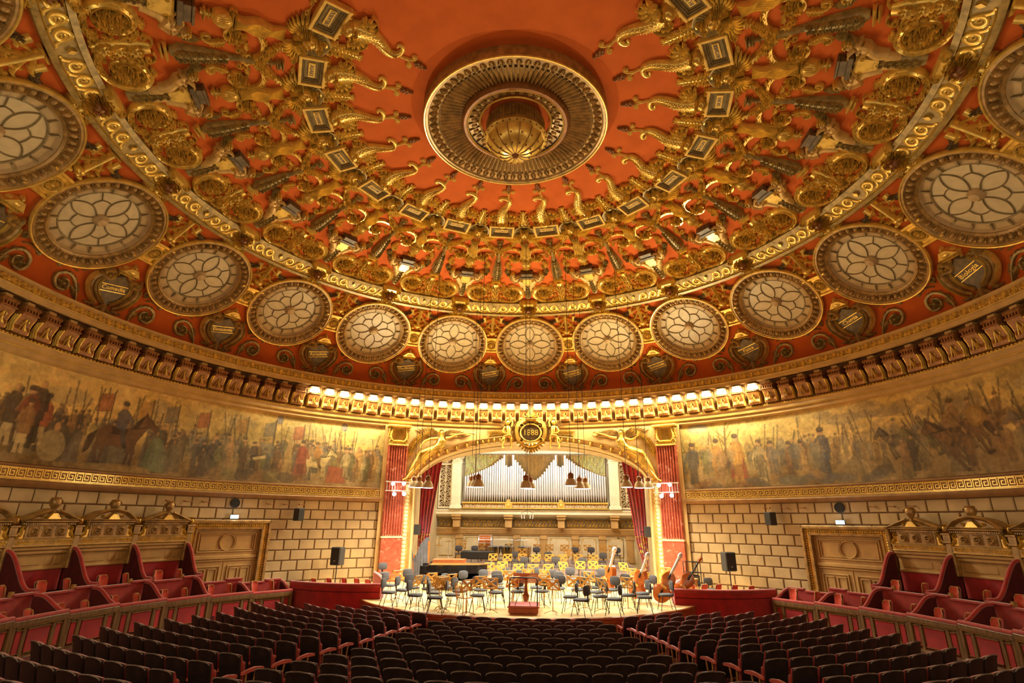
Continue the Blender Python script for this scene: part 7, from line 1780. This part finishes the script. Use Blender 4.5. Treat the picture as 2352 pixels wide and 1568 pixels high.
BASS = [((3.15, 8.4, 1.1), (0, 28, -60), 'propped across a stool, white cloth on its neck, leftmost of the basses', True), ((4.1, 7.4, 1.06), (10, 32, -40), 'beside a grey chair, second of the basses from the left', True), ((4.95, 7.0, 1.0), (-8, 30, -25), 'behind the front grey chairs, third of the basses from the left', True), ((5.65, 7.3, .98), (-8, 36, -15), 'by the end of the right plush box, rightmost of the basses', False)]
PB = Proto(bs)
for i, (p, r, w, wr) in enumerate(BASS):
    o = PB.put((p[0], p[1], p[2] + .24), 0, 'varnished double bass ' + w); o.rotation_euler = tuple(R_(x) for x in r)
    if wr: obj('cloth_wrap', wrap.copy() if i == 0 else WR, M_['whitep'], o, 60); 
    if i == 0: WR = [c for c in o.children if c.name.startswith('cloth_wrap')][0].data
# --- grand piano, covered harp, tall wooden case, percussion
t = thing('grand_piano', 'black grand piano with raised lid at the left rear of the stage', 'piano', (-2.9, 10.4, ZS), R_(8))
OP = [(-1.3, -.75), (.1, -.75), (.75, -.72), (1.15, -.35), (1.2, .1), (.9, .35), (.4, .45), (0, .7), (-.6, .78), (-1.3, .78)]
mb = MB(); mb.prism(OP, .66, .98, fan=False); mb.box(-1.62, -1.3, -.75, .78, .62, .72, b=.01); mb.box(-1.62, -1.3, .7, .78, .7, .95); mb.box(-1.62, -1.3, -.75, -.67, .7, .95); obj('body', mb, M_['piano'], t, 30)
ML = Matrix.Translation((0, .78, .99)) @ Matrix.Rotation(R_(24), 4, 'X') @ Matrix.Translation((0, -.78, 0)); mb = MB(); mb.prism(OP, 0, .03, ML, fan=False); obj('lid', mb, M_['piano'], t, 30)
mb = MB(); mb.box(-1.58, -1.34, -.64, .66, .72, .75); obj('keyboard', mb, M_['whitep'], t, 0)
for x, y in ((-1.1, -.55), (-1.1, .6), (.85, -.1)): mb = MB(); mb.tube([(x, y, .68), (x, y, .06)], [.07, .045], 10); mb.ball((x, y, .05), .05, 8, 6); obj('leg', mb, M_['piano'], t)
mb = MB(); mb.prism([(a * .93, b * .9) for a, b in OP], .97, .985, fan=False); obj('frame_plate', mb, M_['brass'], t, 0)
t = thing('covered_harp', 'tall harp under a dark grey cloth beside the left stage curtain', 'harp', (-5.0, 12.3, ZS))
mb = MB(); v = []; H = 1.95
prf = [(-.45, .42), (-.5, .46), (-.48, .42), (-.46, .4), (-.45, .4), (-.43, .42), (-.4, .44)]
for j in range(15):
    z = H * j / 14; xl = -.44 + .04 * sin(z * 3); xr = .42 - .05 * z; top = [1.28, 1.0, 1.35, 1.75, 1.95]
    for i in range(25):
        u = i / 24; zc = float(np.interp(u, [0, .12, .3, .55, .85, 1], [1.35, 1.05, 1.2, 1.7, 1.98, 1.9])); zz = min(z, zc) if j < 14 else zc
        v.append((xl + (xr - xl) * u, .18 * sin(PI * u) * (-1) + .04 * sin(u * 40) * (1 - z / 3), zz * (j / 14 if False else 1) if j < 14 else zc))
mb.add(v, [(j * 25 + i, j * 25 + i + 1, j * 25 + 26 + i, j * 25 + 25 + i) for j in range(14) for i in range(24)]); bk2 = MB().join(mb, lambda p: (p[0], -p[1] * .8 + .02, p[2])); bk2.f = [q[::-1] for q in bk2.f]; mb.join(bk2); obj('cloth_cover', mb, M_['cloth'], t, 70)
mb = MB(); mb.box(-.3, .3, -.2, .2, 0, .12, b=.02); mb.tube([(-.3, 0, .1), (-.36, 0, 1.2)], .05, 8); mb.tube([(.3, 0, .1), (.3, 0, 1.8)], .06, 8); obj('harp_frame', mb, M_['varnish'], t)
t = thing('wooden_case', 'tall pale wooden case with a reddish lid behind the left desks', 'case', (-3.75, 11.2, ZS)); mb = MB(); mb.box(-.35, .35, -.3, .3, 0, .95, b=.01); obj('body', mb, M_['tanwood'], t, 0); mb = MB(); mb.box(-.42, .95, -.36, .36, .95, 1.12, b=.015); obj('lid', mb, M_['redwood'], t, 0)
def drum(nm, label, cat, loc, r, h, horiz, shell, group=None, rim='silver', legs=True):
    t = thing(nm, label, cat, loc, 0, group); zc = .55 if not horiz else 1.0
    M = Matrix.Translation((0, 0, zc)) @ (Matrix.Rotation(PI / 2, 4, 'Y') if horiz else Matrix.Identity(4)); mb = MB()
    mb.lathe([(r, -h / 2), (r, h / 2)] if horiz else [(.05, -h * .62), (r * .6, -h * .5), (r * .95, -h * .1), (r, h / 2)], 28, M); obj('shell', mb, shell, t, 40)
    mb = MB(); mb.lathe([(0, h / 2 + .01), (r, h / 2)], 28, M); 
    if horiz: mb.lathe([(r, -h / 2), (0, -h / 2 - .01)], 28, M)
    obj('drumhead', mb, M_['whitep'], t, 40)
    mb = MB()
    for s_ in ((-1, 1) if horiz else (1,)): mb.lathe([(r, s_ * h / 2 - .04), (r + .025, s_ * h / 2 - .04), (r + .025, s_ * h / 2 + .02), (r, s_ * h / 2 + .02)], 28, M)
    for k in range(8): a = 2 * PI * k / 8; mb.tube([M @ Vector((r * 1.02 * cos(a), r * 1.02 * sin(a), -h / 2 * (1 if horiz else .2))), M @ Vector((r * 1.02 * cos(a), r * 1.02 * sin(a), h / 2))], .012, 5)
    obj('hoops', mb, M_[rim], t)
    for k in range(4): a = PI / 4 + PI / 2 * k; mb = MB(); mb.tube([(r * .7 * cos(a), (r * .7 if not horiz else .3) * sin(a), zc - (.1 if not horiz else r * .7)), (r * .9 * cos(a), (r * .9 if not horiz else .4) * sin(a), 0)], .016, 6); obj('leg', mb, M_['black'], t)
    return t
drum('bass_drum', 'large bass drum with red shell and chrome hoops on the top step', 'drum', (-2.95, 20.4, 1.12), .42, .75, True, M_['varnish'], None)
for i, (x, w) in enumerate(((-1.55, 'second from the left'), (-.55, 'third from the left'), (-2.35, 'leftmost'))): drum('timpani', 'copper kettle drum on the top step, %s of the three' % w, 'kettle drum', (x, 19.6, 1.12), .38, .6, False, M_['brass'], 'kettle drums at the rear', 'silver')
t = thing('covered_marimba', 'mallet instrument under a black cloth on the middle step', 'instrument', (-3.0, 17.2, .97)); mb = MB(); mb.box(-.9, .9, -.35, .35, .45, .86, b=.05); obj('cloth', mb, M_['black'], t, 0); mb = MB(); [mb.tube([(x, y, .5), (x, y, 0)], .025, 6) for x in (-.75, .75) for y in (-.25, .25)]; obj('frame', mb, M_['silver'], t)
t = thing('clear_screen', 'clear acrylic sound screen in front of the timpani', 'screen', (-1.6, 18.4, 1.12)); gm = mat('acrylic', (240, 240, 240), .05, 0, 0); gm.node_tree.nodes['Principled BSDF'].inputs['Transmission Weight'].default_value = 1; gm.node_tree.nodes['Principled BSDF'].inputs['IOR'].default_value = 1.05
for k in range(3): mb = MB(); mb.box(-1.2 + k * .82, -.42 + k * .82, -.01, .01, .05, 1.25); obj('panel', mb, gm, t, 0)
mb = MB(); mb.tube([(-1.2, 0, 1.25), (1.24, 0, 1.25)], .012, 6); [mb.tube([(-1.2 + k * .81, 0, 0), (-1.2 + k * .81, 0, 1.25)], .012, 6) for k in range(4)]; obj('frame', mb, M_['silver'], t)
for i, (x, y) in enumerate(((-4.9, 18.6), (-4.1, 19.2), (-5.2, 17.2))):
    t = thing('cymbal_stand', 'chrome cymbal stand at the left rear, %s from the curtain' % nth(i + 1), 'cymbal stand', (x, y, stagez(y)), 0, 'cymbal stands at the left rear'); mb = MB(); mb.tube([(0, 0, .2), (0, 0, 1.15)], .014, 6); [mb.tube([(0, 0, .3), (.3 * cos(a), .3 * sin(a), 0)], .012, 5) for a in (0, 2.1, 4.2)]; obj('stand', mb, M_['silver'], t); mb = MB(); mb.lathe([(.24, 1.1), (.08, 1.14), (.03, 1.17), (0, 1.17)], 20); obj('cymbal', mb, M_['brass'], t)
t = thing('equipment_rack', 'black metal rack frame by the block wall on the right of the stage', 'rack', (7.05, 11.6, .3)); mb = MB()
for x in (-.3, .3):
    for y in (-.25, .25): mb.tube([(x, y, 0), (x, y, 1.5)], .018, 6)
for z in (.05, .55, 1.05, 1.48): mb.box(-.3, .3, -.25, .25, z, z + .02)
obj('frame', mb, M_['black'], t); mb = MB(); mb.box(-.26, .26, -.2, .2, .57, .95, b=.02); obj('grey_unit', mb, M_['speaker'], t, 0)
mb = MB(); mb.lathe([(.16, 0), (.16, .03), (.04, .05), (.02, .06)], 14); mb.tube([(0, 0, .05), (.05, 0, .75), (.06, 0, 1.35)], .014, 6); mb.tube([(.06, 0, 1.33), (-.2, -.05, 1.38)], .012, 6); t = thing('microphone_stand', 'black tall microphone stand at the right end of the top step', 'microphone stand', (5.1, 19.4, 1.12)); obj('stand', mb, M_['black'], t)
mb = MB(); mb.ball((-.22, -.05, 1.38), .035, 8, 6); obj('microphone', mb, M_['black'], t)
for i, (x, y) in enumerate(((4.0, 8.5), (5.3, 8.3), (6.2, 8.0))):
    t = thing('bass_stool', 'tall wooden stool behind the basses, %s from the left' % nth(i + 1), 'stool', (x, y, ZS), .3, 'wooden stools by the basses'); mb = MB(); mb.lathe([(0, .72), (.17, .72), (.18, .74), (.17, .77), (0, .775)], 18); obj('seat', mb, M_['tanwood'], t)
    for a in (0, 1, 2, 3): mb = MB(); c, s_ = cos(a * PI / 2), sin(a * PI / 2); mb.tube([(.12 * c, .12 * s_, .72), (.2 * c, .2 * s_, 0)], .015, 6); obj('leg', mb, M_['tanwood'], t)
